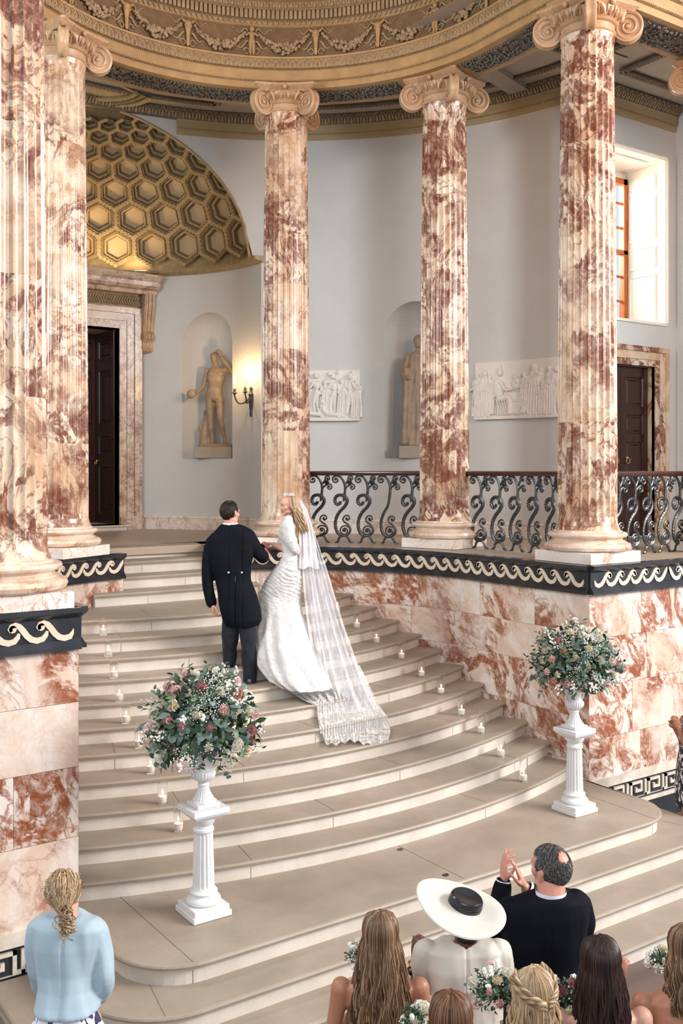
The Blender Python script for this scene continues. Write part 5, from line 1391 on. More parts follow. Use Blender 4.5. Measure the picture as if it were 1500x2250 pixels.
def leaf_poly(mb, p, d, n_, L_, W_, fold=.25, round_=False):
    d = V(d).normalized(); n_ = V(n_); n_ = (n_-d*n_.dot(d)).normalized(); s_ = d.cross(n_)
    prof = [(0,.05),(.15,.55),(.4,1.0),(.65,.85),(.86,.45),(1.0,.02)] if not round_ else [(0,.1),(.12,.7),(.38,1.0),(.65,1.0),(.88,.65),(1.0,.1)]
    vs = []
    for t, k in prof:
        c = V(p)+d*(t*L_)-n_*(.25*L_*t*t)
        vs += [c-s_*(W_*k)+n_*(fold*W_*k), c, c+s_*(W_*k)+n_*(fold*W_*k)]
    fs = []
    for i in range(len(prof)-1):
        a = i*3; fs += [(a, a+1, a+4, a+3), (a+1, a+2, a+5, a+4)]
    mb.add(vs, fs)
def rdir(rnd, up=-.35):
    while True:
        v = V((rnd.uniform(-1,1), rnd.uniform(-1,1), rnd.uniform(-1,1)))
        if .1 < v.length < 1 and v.normalized().z > up: return v.normalized()
def orient(d):
    return V(d).to_track_quat('Z', 'Y').to_euler()
def arrangement(name, loc, R, label, cat, group, seed, nrose=34, nleaf=520, ngyp=1300, squash=(1,1,1), rr=(.028,.040), lo=-.45, cols=None, leaf=(.05,.10)):
    rnd = random.Random(seed); e = empty(name, loc, 0, label, cat, group)
    cols = cols or ['petal_white']*9+['petal_cream']*4+['petal_blush']*6+['petal_pink']*3+['petal_mauve']*4+['petal_peach']*2
    dirs = []
    for i in range(nrose):
        for _ in range(40):
            d = rdir(rnd, lo)
            if all(d.angle(q) > .30*(34/nrose)**.5 for q in dirs): break
        dirs.append(d)
        r = rnd.uniform(*rr); k = rnd.uniform(.93,1.04); c = cols[i % len(cols)]
        o = link('rose' if c != 'petal_white' or i % 2 else 'white_rose', rnd.choice(ROSES[c]), e, V((d.x*squash[0], d.y*squash[1], d.z*squash[2]))*R*k)
        o.scale = (r,)*3; o.rotation_euler = orient((d+V((0,0,.25))).normalized())
    mb = MB(); mu = MB()
    for i in range(nleaf):
        d = rdir(rnd, lo-.1); k = rnd.uniform(.40,.95)
        if rnd.random() < .12: k *= 1.12
        p = V((d.x*squash[0], d.y*squash[1], d.z*squash[2]))*R*k; t = (d+V((rnd.uniform(-.8,.8), rnd.uniform(-.8,.8), rnd.uniform(-.9,.5)))).normalized()
        L_ = rnd.uniform(*leaf)*(R/.36 if R < .3 else 1)
        if rnd.random() < .22:
            for q in range(4): leaf_poly(mu, p+t*(q*L_*.35), (t+V((rnd.uniform(-1,1), rnd.uniform(-1,1), rnd.uniform(-.5,.8)))).normalized(), d, L_*.55, L_*.24, .1, True)
        else: leaf_poly(mb, p, t, d, L_, L_*rnd.uniform(.2,.3))
    for i in range(int(nleaf*.06)):                      # long sprays breaking the outline
        d = rdir(rnd, lo-.15); p = V((d.x*squash[0], d.y*squash[1], d.z*squash[2]))*R*.95; t = (d+V((0,0,rnd.uniform(-.3,.5)))).normalized(); L_ = rnd.uniform(.05,.13)*R/.36
        mb.tube([p, p+t*L_], [.0015,.0008], 4)
        for q in range(5): leaf_poly(mb, p+t*(L_*q/5), (t*.7+V((rnd.uniform(-1,1), rnd.uniform(-1,1), rnd.uniform(-.6,.6)))).normalized(), d, .045*R/.36, .011*R/.36)
    tag(mb.build('foliage', M['leaf_green'], e, auto=60), None, None, None, 'stuff')
    tag(mu.build('eucalyptus', M['leaf_eucalyptus'], e, auto=60), None, None, None, 'stuff')
    mb = MB(); cl = [rdir(rnd, lo) for _ in range(14)]
    for i in range(ngyp):
        d = (rnd.choice(cl)+V((rnd.gauss(0,.16), rnd.gauss(0,.16), rnd.gauss(0,.16)))).normalized(); p = V((d.x*squash[0], d.y*squash[1], d.z*squash[2]))*R*rnd.uniform(.9,1.07)
        mb.ell(p, rnd.uniform(.0028,.005), 5, 3)
    for i in range(nrose//2):                            # stocks: spikes of small white florets
        d = rdir(rnd, lo); p = V((d.x*squash[0], d.y*squash[1], d.z*squash[2]))*R*.88
        for q in range(16): mb.ell(p+d*(.008*q*R/.36)+V((rnd.gauss(0,.012), rnd.gauss(0,.012), rnd.gauss(0,.012)))*R/.36, rnd.uniform(.006,.011), 6, 4)
    tag(mb.build('small_white_blossom', M['bud_white'], e), None, None, None, 'stuff')
    mb = MB(); mb.ell((0,0,0), (R*.42*squash[0], R*.42*squash[1], R*.42*squash[2]), 14, 10)
    for i in range(60): d = rdir(rnd, lo); mb.tube([(0,0,-R*.3), V((d.x*squash[0], d.y*squash[1], d.z*squash[2]))*R*.85], [.003,.0015], 4)
    mb.build('stems', M['stem_green'], e)
    return e
# ---------- white pedestals and urns
def pedestal(x, y, label):
    e = empty('pedestal_column', (x, y, ZL), 0, label, 'pedestal', 'white fluted pedestals')
    mb = MB(); mb.bbox(-.155,.155,-.155,.155,.002,.045,.004); mb.bbox(-.142,.142,-.142,.142,.045,.085,.004); mb.build('plinth', M['white_plaster'], e, auto=25)
    mb = MB(); mb.lathe([(.10,.085),(.118,.087),(.128,.10),(.128,.115),(.118,.13),(.104,.137),(.098,.145),(.096,.155),(.102,.160),(.104,.17),(.098,.18),(.088,.186),(.082,.20),(.05,.2)], 48)
    mb.lathe([(.05,.60),(.070,.60),(.074,.612),(.078,.615),(.078,.632),(.070,.64),(.068,.66),(.072,.664),(.078,.67),(.088,.69),(.098,.71),(.10,.715),(.05,.715)], 48); mb.build('mouldings', M['white_plaster'], e)
    mb = MB(); nf = 16; sub = 7; rings = []
    for t in [0,.02,.035,.05,.07]+[.1+.8*i/6 for i in range(7)]+[.93,.95,.965,.98,1]:
        R = .082-.013*t; d = 1 if .06 < t < .94 else (max(0, 1-abs(.06-t)/.045) if t < .5 else max(0, 1-abs(t-.94)/.045))
        ring = []
        for k in range(nf):
            for j in range(sub):
                u = j/sub; a = 2*PI*(k+u)/nf; dep = 0
                if u < .75: x = u/.75*2-1; dep = math.sqrt(max(0, 1-x*x))*R*.115
                ring.append(((R-dep*d)*math.cos(a), (R-dep*d)*math.sin(a), .19+.42*t))
        rings.append(ring)
    mb.loft(rings); mb.build('fluted_shaft', M['white_plaster'], e, auto=50)
    mb = MB(); mb.loft([[(s_*x, q*x, z) for s_, q in ((-1,-1),(1,-1),(1,1),(-1,1))] for x, z in ((.095,.712),(.112,.73),(.128,.745),(.128,.757),(.142,.76),(.142,.795),(.138,.798))]); mb.build('abacus', M['white_plaster'], e, auto=25)
    return e
def urn(x, y, label):
    z = ZL+.798; e = empty('urn', (x, y, z), 0, label, 'urn', 'white ribbed urns')
    mb = MB(); mb.bbox(-.09,.09,-.09,.09,.001,.03,.004); mb.loft([[(x_*math.cos(PI/4*(2*k+1)/2+0), x_*math.sin(PI/4*(2*k+1)/2), zz) for k in range(8)] for x_, zz in ((.095,.03),(.095,.04),(.088,.044))]); mb.build('foot_plate', M['white_plaster'], e, auto=25)
    def ribbed(prof, nr, amp, name):
        mb = MB(); n = nr*6; rings = []
        for r, zz, k in prof: rings.append([((r+amp*k*abs(math.sin(nr*PI*i/n)))*math.cos(2*PI*i/n), (r+amp*k*abs(math.sin(nr*PI*i/n)))*math.sin(2*PI*i/n), zz) for i in range(n)])
        mb.loft(rings); return mb.build(name, M['white_plaster'], e, auto=60)
    ribbed([(.078,.044,.3),(.072,.055,1),(.058,.075,1),(.044,.105,1),(.036,.135,1),(.034,.15,.3)], 20, .005, 'stem')
    mb = MB(); mb.lathe([(.02,.148),(.040,.149),(.044,.156),(.040,.163),(.034,.166),(.038,.175),(.046,.18),(.02,.182)], 36); mb.build('collar', M['white_plaster'], e)
    ribbed([(.035,.178,.2),(.055,.188,1),(.074,.205,1),(.084,.228,1),(.082,.25,1),(.070,.265,.5)], 22, .007, 'bowl')
    mb = MB(); mb.lathe([(.05,.26),(.070,.262),(.064,.285),(.066,.32),(.078,.352),(.098,.366),(.104,.372),(.10,.38),(.085,.376),(.06,.35)], 40, cap=False)
    mb.build('neck', M['white_plaster'], e)
    for s_ in (-1, 1):
        mb = MB(); mb.tube(crv([(s_*.075,0,.25),(s_*.118,0,.275),(s_*.125,0,.32),(s_*.10,0,.345),(s_*.085,0,.325)]), .007, 8); mb.build('handle', M['white_plaster'], e)
    return e
PX = [(3.36, 6.62, 'left'), (7.30, 6.58, 'right')]
pedestal(3.36, 6.62, 'white fluted pedestal nearest the camera, on the left of the landing')
pedestal(7.30, 6.58, 'white fluted pedestal on the right of the landing by the pier corner')
urn(3.36, 6.62, 'white ribbed urn on the left pedestal holding flowers'); urn(7.30, 6.58, 'white ribbed urn on the right pedestal holding flowers')
arrangement('flower_arrangement', (3.355, 6.61, ZL+1.40), .40, 'big arrangement of roses, gypsophila and eucalyptus in the left urn', 'flowers', None, 21, 52, 820, 1900, (1.0,.85,.98), (.040,.058), -.62)
arrangement('flower_arrangement', (7.30, 6.57, ZL+1.42), .40, 'big arrangement of roses and green leaves in the right urn before the pier', 'flowers', None, 33, 46, 900, 1500, (1.02,.85,.86), (.038,.054), -.6)
# ---------- candles in glass cylinders on the steps
FW = V((math.sin(math.radians(34.8)), math.cos(math.radians(34.8)), 0)); RT = V((FW.y, -FW.x, 0))
def ground(px, py, H):
    d = 2187*H/(py-1035); return FW*d+RT*((px-750)/2187*d)
gp = {}
def candle_set(x, y, k, h, side, idx, n):
    z = ZL+RIS*k; ordn = ['lowest','second','third','fourth','fifth','sixth','seventh','eighth','ninth','tenth']
    r = .040
    g = MB(); g.lathe([(.0,.001),(r-.002,.001),(r,.006),(r,h),(r-.0015,h+.001),(r-.003,h),(r-.003,.012),(.0,.010)], 28, cap=False)
    key = round(h,2)
    if key not in gp: gp[key] = g.mesh('glass_cylinder', M['glass'])
    o = link('glass_cylinder', gp[key], None, (x, y, z)); tag(o, 'clear glass cylinder on the %s step of the %s candle row, counting from the landing' % (ordn[idx], side), 'candle holder', 'glass cylinders on the steps')
    if 'w' not in gp:
        a = MB(); a.lathe([(.0,0),(.031,.0),(.034,.004),(.0355,.048),(.033,.054),(.026,.050),(.0,.047)], 24, cap=False); gp['w'] = a.mesh('candle', M['candle_wax'])
        a = MB(); a.tube([(0,0,.045),(.001,0,.062)], .0012, 5); gp['k'] = a.mesh('wick', M['wick'])
        a = MB(); a.loft([[(q*math.cos(2*PI*i/8), q*math.sin(2*PI*i/8), zz) for i in range(8)] for q, zz in ((.001,.056),(.0042,.062),(.0055,.070),(.0042,.080),(.002,.090),(.0004,.097))]); gp['f'] = a.mesh('flame', M['flame'])
    c = link('candle', gp['w'], None, (x, y, z+.0125)); tag(c, 'lit cream candle in the glass on the %s step of the %s row' % (ordn[idx], side), 'candle', 'lit candles on the steps')
    link('wick', gp['k'], c); link('flame', gp['f'], c)
    point('candle_light', (x, y, z+.10), .32, (1,.60,.28), .008)
for i, (px, py, h) in enumerate([(1150,1717,.24),(1101,1662,.155),(1057,1611,.235),(1014,1572,.17),(969,1525,.21),(926,1487,.17),(882,1448,.21),(827,1413,.17),(784,1380,.2),(741,1343,.17)]):
    p = ground(px, py, E-ZL-RIS*(i+1)); candle_set(p.x, p.y, i+1, h, 'right', i, 10)
for i, (px, py, h) in enumerate([(392,1826,.25),(357,1766,.18),(331,1699,.19),(305,1643,.22),(277,1589,.20),(262,1541,.15),(250,1490,.21),(238,1442,.16),(227,1396,.18)]):
    p = ground(px, py, E-ZL-RIS*(i+2)); candle_set(p.x, p.y, i+2, h, 'left', i, 9)
for px_, py_, tx_ in ((879,1867,'small dark round floor socket in the landing, the one nearer the steps'),(979,1923,'small dark round floor socket near the front edge of the landing')):
    p = ground(px_, py_, 3.265); mb = MB(); mb.lathe([(.0,.0015),(.016,.0015),(.018,.004),(.026,.005),(.028,.0015),(.028,.0005)], 20, cap=False)
    tag(mb.build('floor_socket', M['iron'], None, loc=(p.x, p.y, ZL)), tx_, 'floor socket', 'floor sockets on the landing')
# ================================================================ PEOPLE
def skin(name, c, var=.06):
    m = mat(name, c, .42, 0, .4); co = coords(m, 1, seed=False)
    n = noi(m, co, 14, 4, .6); base(m, mixc(m, n, tuple(k*(1-var) for k in c), tuple(min(1,k*(1+var)) for k in c)))
    b = m.node_tree.nodes['Principled BSDF']; b.inputs['Subsurface Weight'].default_value = .25; b.inputs['Subsurface Radius'].default_value = (.02,.008,.005); b.inputs['Subsurface Scale'].default_value = .6
skin('skin_fair', (.60,.34,.25)); skin('skin_tan', (.42,.19,.11)); skin('skin_deep', (.13,.045,.028)); skin('skin_ruddy', (.56,.26,.19))
def cloth(name, c, rough=.7, sheen=.3, sc=300, st=.15, spec=.3):
    m = mat(name, c, rough, 0, spec); co = coords(m, 1, seed=False)
    n = noi(m, co, sc, 2, .5); base(m, mixc(m, n, tuple(k*.9 for k in c), tuple(min(1,k*1.1) for k in c))); bump(m, n, st, .001)
    m.node_tree.nodes['Principled BSDF'].inputs['Sheen Weight'].default_value = sheen; return m
cloth('navy_suit', (.0035,.005,.009), .8, .0, spec=.12); cloth('grey_trouser', (.016,.020,.028), .8, .05, spec=.15); cloth('shirt_white', (.75,.77,.82), .6)
cloth('pale_blue', (.37,.48,.55), .6, .1); cloth('cream_cloth', (.60,.56,.49), .5, .1); cloth('rust_satin', (.33,.095,.055), .28, .0, 400, .02, .6)
mat('shoe_black', (.01,.01,.01), .2); mat('gold', (.70,.42,.12), .25, 1.0); mat('eye_white', (.75,.74,.72), .2); mat('eye_iris', (.03,.02,.015), .2); mat('lips', (.42,.10,.09), .4); mat('teeth', (.80,.78,.72), .3)
mat('nail_dark', (.05,.008,.012), .2); mat('pearl', (.80,.80,.80), .15, .3); mat('watch_grey', (.06,.06,.06), .3, .6)
def hairmat(name, stops, rough=.38):
    m = island_mat(name, stops, rough, spec=.35); return m
hairmat('hair_bronde', [(0,(.045,.022,.012)),(.4,(.11,.058,.03)),(.75,(.24,.14,.08)),(1,(.46,.31,.18))])
hairmat('hair_blonde', [(0,(.14,.08,.04)),(.3,(.28,.18,.10)),(.7,(.48,.34,.20)),(1,(.66,.52,.34))])
hairmat('hair_brown', [(0,(.05,.02,.010)),(.6,(.13,.055,.025)),(1,(.30,.15,.07))])
hairmat('hair_dark', [(0,(.010,.005,.004)),(.7,(.028,.013,.010)),(1,(.085,.042,.030))])
hairmat('hair_black', [(0,(.008,.006,.005)),(1,(.022,.014,.010))])
hairmat('hair_grey', [(0,(.014,.013,.012)),(.55,(.045,.042,.04)),(.85,(.13,.125,.12)),(1,(.26,.25,.245))], .6)
RZ = math.radians(-34.8)
class Person:
    def __init__(s, pxc, d0, zb, label, name='person', group=None):
        s.pxc, s.d0, s.zb = pxc, d0, zb
        p = FW*d0+RT*((pxc-750)/2187*d0)
        s.e = empty(name, (p.x, p.y, zb), RZ, label, 'person', group)
    def L(s, px, py, dd=0):
        D = s.d0+dd; return V(((px-750)/2187*D-(s.pxc-750)/2187*s.d0, dd, E-(py-1035)/2187*D-s.zb))
    def add(s, name, me, label=None): o = link(name, me, s.e); 
    def part(s, name, me, label=None, parent=None):
        o = link(name, me, parent or s.e)
        if label: o['label'] = label
        return o
def wrinkle(amp, f, seed=0, aniso=(1,1,1)):
    def fn(co, n):
        q = V((co.x*f*aniso[0]+seed, co.y*f*aniso[1], co.z*f*aniso[2])); return co+n*(noise.noise(q)*amp)
    return fn
def eyes_mouth(P_, c, fwd, up=(0,0,1), s=1.0, smile=False):
    r, f, u = basis(fwd, up); c = V(c); rot = Matrix((r,f,u)).transposed()
    def Q(x, y, z): return c+r*(x*s)+f*(y*s)+u*(z*s)
    mb = MB(); mi = MB(); ml = MB(); mt = MB(); br = MB()
    for q in (-1,1):
        mb.ell(Q(q*.031,.080,.006), (.012*s,.009*s,.0065*s), 10, 8, rot); mi.ell(Q(q*.031,.087,.006), (.0055*s,.004*s,.0055*s), 8, 6, rot)
        br.tube([Q(q*.016,.091,.024),Q(q*.032,.089,.029),Q(q*.05,.077,.024)], [.003*s,.0035*s,.0015*s], 5); mi.tube([Q(q*.019,.086,.008),Q(q*.031,.090,.014),Q(q*.045,.080,.009)], .0016*s, 4)
    if smile:
        ml.tube(crv([Q(-.030,.072,-.040),Q(-.015,.090,-.046),Q(0,.094,-.048),Q(.015,.090,-.046),Q(.030,.072,-.040)],3), .0045*s, 6); ml.tube(crv([Q(-.030,.072,-.041),Q(-.018,.084,-.060),Q(0,.090,-.067),Q(.018,.084,-.060),Q(.030,.072,-.041)],3), .0052*s, 6)
        mt.loft([[Q(x,.083-abs(x)*.35,z0) for x in (-.024,-.012,0,.012,.024)] for z0 in (-.046,-.058)], closed=False, cap=False)
    else: ml.ell(Q(0,.094,-.046), (.022*s,.006*s,.004*s), 10, 6, rot); ml.ell(Q(0,.092,-.055), (.019*s,.007*s,.005*s), 10, 6, rot)
    P_.part('eyes', mb.mesh('eyes', M['eye_white'])); P_.part('irises', mi.mesh('irises', M['eye_iris'])); P_.part('lips', ml.mesh('lips', M['lips']))
    if smile: P_.part('teeth', mt.mesh('teeth', M['teeth']))
    return br
def skull_pt(c, r, f, u, az, el, k=1.0, a=(.083,.104,.098)):
    """az 0 = back of the head, +-PI = face"""
    return c+r*(a[0]*k*math.sin(az)*math.cos(el))-f*(a[1]*k*math.cos(az)*math.cos(el)+.012)+u*(a[2]*k*math.sin(el)+.022)
def long_hair(P_, c, fwd, length, m, seed=1, n=260, width=.16, wave=.012, wf=16, up=(0,0,1), azmax=2.05, back=.10, s=1.0, name='hair', part_=.0, down=V((0,0,-1)), thick=.0048, fall=None, taper=.7, spread=1.0, wave0=.25):
    """strands from the parting over the skull, then hanging; fall(t, side) -> offset path"""
    rnd = random.Random(seed); r, f, u = basis(fwd, up); c = V(c); mb = MB()
    def strand(az, lay, ln, ph, th):
        side = math.sin(az); pts = []; kk = (1.0+.07*lay)*s
        pr = c+u*(.118*s*kk)+f*((.05*math.cos(az*.5)-.055+rnd.uniform(-.015,.015))*s)+r*((part_+.004*side)*s)
        el0 = 1.25
        for i in range(6):
            el = el0+(-.25-el0)*i/5; q = skull_pt(c, r, f, u, az, el, kk*1.04)
            pts.append(pr.lerp(q, min(1, (i+.35)/2.2)) if i < 2 else q)
        pts = [pr]+pts; e0 = pts[-1]; m_ = 12
        for i in range(1, m_+1):
            t = i/m_; out = V((side*width*spread*(.35+.65*(1-lay))*t**.7*.55, 0, 0)); 
            bk = -f*(back*(math.cos(az)*.5+.5)*t**.6*.4)
            q = e0+down*(ln*t)+r*out.x+bk-(r*((e0-c).dot(r))*.12*t)
            if fall: q = q+fall(t, side)
            w_ = wave*(wave0+(1-wave0)*t); q = q+r*(w_*math.sin(wf*t*length/.5+ph))+f*(w_*.7*math.cos(wf*t*length/.5+ph*1.3))
            pts.append(q)
        k_ = len(pts); rad = [th*(.6 if i == 0 else 1) for i in range(k_)]
        for i in range(k_): rad[i] *= 1-(max(0, i-(k_-5))/5)*taper
        mb.tube(pts, rad, 5, flat=.55, up=u)
    for i in range(n):
        az = rnd.uniform(-azmax, azmax); clump = math.floor(az*5)
        strand(az, rnd.random(), length*rnd.uniform(.86,1.03), clump*1.7+rnd.uniform(-.5,.5), thick*rnd.uniform(.8,1.35)*s)
    P_.part(name, mb.mesh(name, m, auto=None))
    # inner volume so no scalp shows through
    vb = MB(); rings = []
    for i in range(7):
        el = 1.35-1.5*i/6; rings.append([skull_pt(c, r, f, u, -azmax+2*azmax*j/20, el, .99*s) for j in range(21)]+[c+u*(.0*s)+u*(.098*math.sin(el)*.9)])
    m_ = 6
    vb.loft(rings, closed=True, cap=True)
    rings = []
    for i in range(8):
        t = i/7; w_ = (.068+width*.40*t**.7)*s; cc = c-f*(.035+back*.22*t)+u*.0+down*(.02+length*.93*t)
        if fall: cc = cc+fall(t, 0)
        rings.append([cc+r*(w_*math.cos(a)*(1-.25*t))-f*(.030*(1-.5*t)*math.sin(a)) for a in [2*PI*j/16 for j in range(16)]])
    vb.loft(rings)
    P_.part(name+'_underlayer', vb.mesh(name+'_underlayer', m, auto=None))
def short_hair(P_, c, fwd, m, seed, n=1500, up=(0,0,1), s=1.0, bald=None, ln=.022, azmax=2.0, name='hair', top=1.5, low=-.98, k0=.985, th=.0032):
    rnd = random.Random(seed); r, f, u = basis(fwd, up); c = V(c); mb = MB()
    for i in range(n):
        az = rnd.uniform(-azmax, azmax); el = math.asin(rnd.uniform(math.sin(low), math.sin(top)))
        if abs(az) > 1.35 and el < .05 or (abs(az) > 1.9 and el < .72) or (abs(az) > .9 and el < -.55): continue
        if bald and rnd.random() < bald(az, el): continue
        a = skull_pt(c, r, f, u, az, el, k0*s); b = skull_pt(c, r, f, u, az+rnd.uniform(-.08,.08), el-ln/.1, (k0+.035)*s); d = skull_pt(c, r, f, u, az+rnd.uniform(-.15,.15), el-ln*1.8/.1, (k0+.02)*s)
        mb.tube([a, b, d], [th*s,th*s,.0008], 4, flat=.6)
    P_.part(name, mb.mesh(name, m, auto=None))
    cap = MB(); 
    for i in range(10):
        for j in range(24):
            e0 = low+(top-low)*i/10; e1 = low+(top-low)*(i+1)/10; a0 = -azmax+2*azmax*j/24; a1 = a0+2*azmax/24
            if (abs(a0) > 1.4 and e0 < .0) or (max(abs(a0),abs(a1)) > 1.9 and e0 < .72) or (max(abs(a0),abs(a1)) > .95 and e0 < -.5): continue
            if bald and bald((a0+a1)/2, (e0+e1)/2) > .5: continue
            cap.quad(*[skull_pt(c, r, f, u, a, e, k0*s) for a, e in ((a0,e0),(a1,e0),(a1,e1),(a0,e1))])
    P_.part(name+'_base', cap.mesh(name+'_base', m))
R_ = V((1,0,0)); D_ = V((0,1,0))
# ---------------------------------------------------------------- the man in tails (back view)
P1 = Person(510, 10.40, ZL+7*RIS, 'man in black tailcoat and grey trousers climbing the stairs beside the bride')
L = P1.L
hc = L(506,1127,.0); fw = (.60,.80,-.05)
mb = MB(); Ph = head_mb(mb, hc, fw, (.02,.1,1), 1.08); limb(mb, [L(506,1140,.0), L(506,1160,.0)], [.070,.076], k=3)
hand(mb, L(464,1327,-.02), (.28,-.12,-.95), (.9,.35,.2), 1, .75, 1.08)
arm(mb, L(460,1215), L(453,1268,-.03), L(464,1328,-.02), .8); limb(mb, [L(588,1222,.08), L(577,1200,.30)], [.035,.028], k=3)
hand(mb, L(577,1200,.28), (.3,.8,.3), (-.3,0,-1), -1, .8, 1.0)
limb(mb, [L(506,1158,0), L(508,1190,0), L(512,1240,0), L(520,1290,-.01), L(528,1340,-.01)], [.075,.115,.11,.11,.10], 14); limb(mb, [L(508,1178,0), L(470,1195,0), L(458,1232,-.01), L(455,1268,-.03)], [.05,.05,.045,.04]); limb(mb, [L(508,1178,0), L(545,1186,0), L(575,1222,.06), L(577,1202,.28)], [.05,.05,.045,.032])
limb(mb, [L(516,1330,-.01), L(506,1385,.0), L(505,1430,.05), L(503,1462,.07)], [.08,.06,.05,.035]); limb(mb, [L(540,1330,-.02), L(545,1400,-.04), L(547,1450,-.02), L(549,1490,-.02)], [.08,.06,.05,.035])
me = fuse(mb, .006, 'body', M['skin_ruddy'], 2); P1.part('body', me)
short_hair(P1, hc, fw, M['hair_black'], 5, 2200, (.02,.1,1), 1.08, ln=.018, bald=lambda az, el: .75 if el > 1.0 and math.cos(az) > -.2 and el < 1.35 else 0)
mb = MB(); mb.loft([[L(506,1154,.0)+V((.081*math.cos(a),.080*math.sin(a),z)) for a in [2*PI*k/20 for k in range(20)]] for z in (-.02,.026)], cap=False); P1.part('shirt_collar', mb.mesh('shirt_collar', M['shirt_white']))
mb = MB()
torso(mb, [(L(506,1152,.0),R_,D_,.088,.082),(L(506,1158,.0),(1,0,.07),D_,.14,.10),(L(506,1168,.0),(1,0,.13),D_,.215,.115),(L(506,1180,.0),(1,0,.13),D_,.258,.13),(L(506,1208,.0),(1,0,.10),D_,.246,.138),(L(508,1245,0),R_,D_,.205,.130),(L(512,1272,0),R_,D_,.190,.125),(L(520,1300,-.02),R_,D_,.195,.135),(L(527,1335,-.03),R_,D_,.205,.14),(L(533,1362,-.04),R_,D_,.205,.135),(L(534,1376,-.05),R_,D_,.16,.10)], 2.4, 28)
limb(mb, [L(464,1201), L(458,1232,-.01), L(455,1268,-.03), L(459,1300,-.03), L(464,1324,-.02)], [.072,.070,.062,.055,.050], 14)
limb(mb, [L(548,1184), L(562,1203,.02), L(577,1224,.06), L(578,1216,.18), L(574,1203,.27)], [.072,.070,.066,.056,.048], 14)
L1a, L1b, L1c, L1z = L(502,1258,-.13).x, L(531,1258,-.13).x, L(517,1258,-.13).x, L(517,1262,-.13).z
def coat(co, n):
    q = co+n*(noise.noise(V((co.x*7,co.y*7,co.z*3)))*.016+noise.noise(V((co.x*18,co.y*18,co.z*4)))*.005)
    if n.y < -.3:
        for gx in (L1a, L1b):
            if abs(co.x-gx) < .007: q = q-n*.007
        if abs(co.x-L1c) < .006 and co.z < L1z: q = q-n*.016
    return q
me = fuse(mb, .010, 'tailcoat', M['navy_suit'], 3, coat); ct = P1.part('tailcoat', me)
mb = MB()
for px in (502, 531):
    mb.ell(L(px+0,1258,-.142), (.010,.008,.010), 10, 6)
P1.part('coat_button', mb.mesh('coat_button', M['pearl']), None, ct)
mb = MB()
limb(mb, [L(512,1345,-.01), L(506,1385,.0), L(505,1430,.05), L(503,1462,.07)], [.10,.092,.075,.066], 14); limb(mb, [L(543,1345,-.02), L(545,1400,-.04), L(547,1450,-.02), L(549,1494,-.02)], [.105,.088,.076,.070], 14)
mb.ell(L(528,1350,-.01), (.17,.11,.10), 14, 10)
P1.part('trousers', fuse(mb, .009, 'trousers', M['grey_trouser'], 2, wrinkle(.012, 14, 2, (1,1,.7))))
for px, py, dd, nm in ((503,1466,.10,'shoe'),(549,1497,.02,'shoe')):
    mb = MB(); a = L(px,py,dd); 
    mb.loft([section(a+V((0,y,z)), R_, V((0,.05,1)), w_, h, 12) for y, w_, h, z in ((-.12,.02,.02,-.01),(-.11,.034,.045,.0),(-.04,.038,.05,.0),(.05,.042,.035,-.015),(.13,.042,.028,-.022),(.17,.025,.018,-.03))]); P1.part(nm, mb.mesh(nm, M['shoe_black']))
# ---------------------------------------------------------------- the bride
def lace_mat(name, alpha, dens, c=(.82,.82,.84), sc=40):
    m = mat(name, c, .6, 0, .2); b = m.node_tree.nodes['Principled BSDF']; co = coords(m, 1, seed=False)
    v = nd(m, 'ShaderNodeTexVoronoi', feature='SMOOTH_F1'); lk(m, co, v.inputs['Vector']); v.inputs['Scale'].default_value = sc
    n = noi(m, co, sc*.35, 4, .6, 1.0); n2 = noi(m, co, sc*2.2, 3, .6, .5)
    pat = ramp(m, math1(m, 'ADD', math1(m, 'MULTIPLY', n, .7), math1(m, 'MULTIPLY', n2, .5)), [(.55,(0,0,0)),(.66,(1,1,1))])
    if alpha < 1: al = math1(m, 'ADD', math1(m, 'MULTIPLY', pat, dens), alpha); lk(m, al, b.inputs['Alpha'])
    else: base(m, mixc(m, pat, tuple(k*.86 for k in c), c)); bump(m, pat, .8, .004)
    return m
lace_mat('bridal_lace', 1.0, 0, (.60,.595,.59), 16)
for nm_, al_ in (('bridal_tulle', .42), ('tulle_double', .68)):
    m = mat(nm_, (.78,.79,.82), .7, 0, .1); co = coords(m, 1, seed=False, sc=(9,9,.8)); nn = noi(m, co, 3, 3, .5, .6)
    lk(m, math1(m, 'ADD', math1(m, 'MULTIPLY', math1(m, 'SUBTRACT', nn, .5), .9), al_), m.node_tree.nodes['Principled BSDF'].inputs['Alpha'])
lace_mat('lace_border', .50, .5, (.72,.70,.67), 24); cloth('bridal_satin', (.66,.65,.64), .4, .1)
ZB_ = ZL+8*RIS
P2 = Person(640, 10.62, ZB_, 'bride in white lace mermaid gown, tiara and long veil laughing to her left')
L = P2.L
hc = L(634,1111,0); fw = (-.90,-.42,-.10); up = (-.10,.0,1)
mb = MB(); head_mb(mb, hc, fw, up, .96, 1); limb(mb, [L(637,1130,.0), L(638,1150,.02)], [.048,.058], k=3)
torso(mb, [(L(640,1148,.0),R_,D_,.06,.10),(L(640,1156,.0),R_,D_,.075,.15),(L(640,1170,.0),R_,D_,.085,.14)], 2.2)
limb(mb, [L(652,1212,-.12), L(628,1208,-.02), L(600,1196,.10)], [.036,.034,.026], k=3); hand(mb, L(602,1197,.09), (-.8,.5,.2), (0,0,-1), -1, .6, .88)
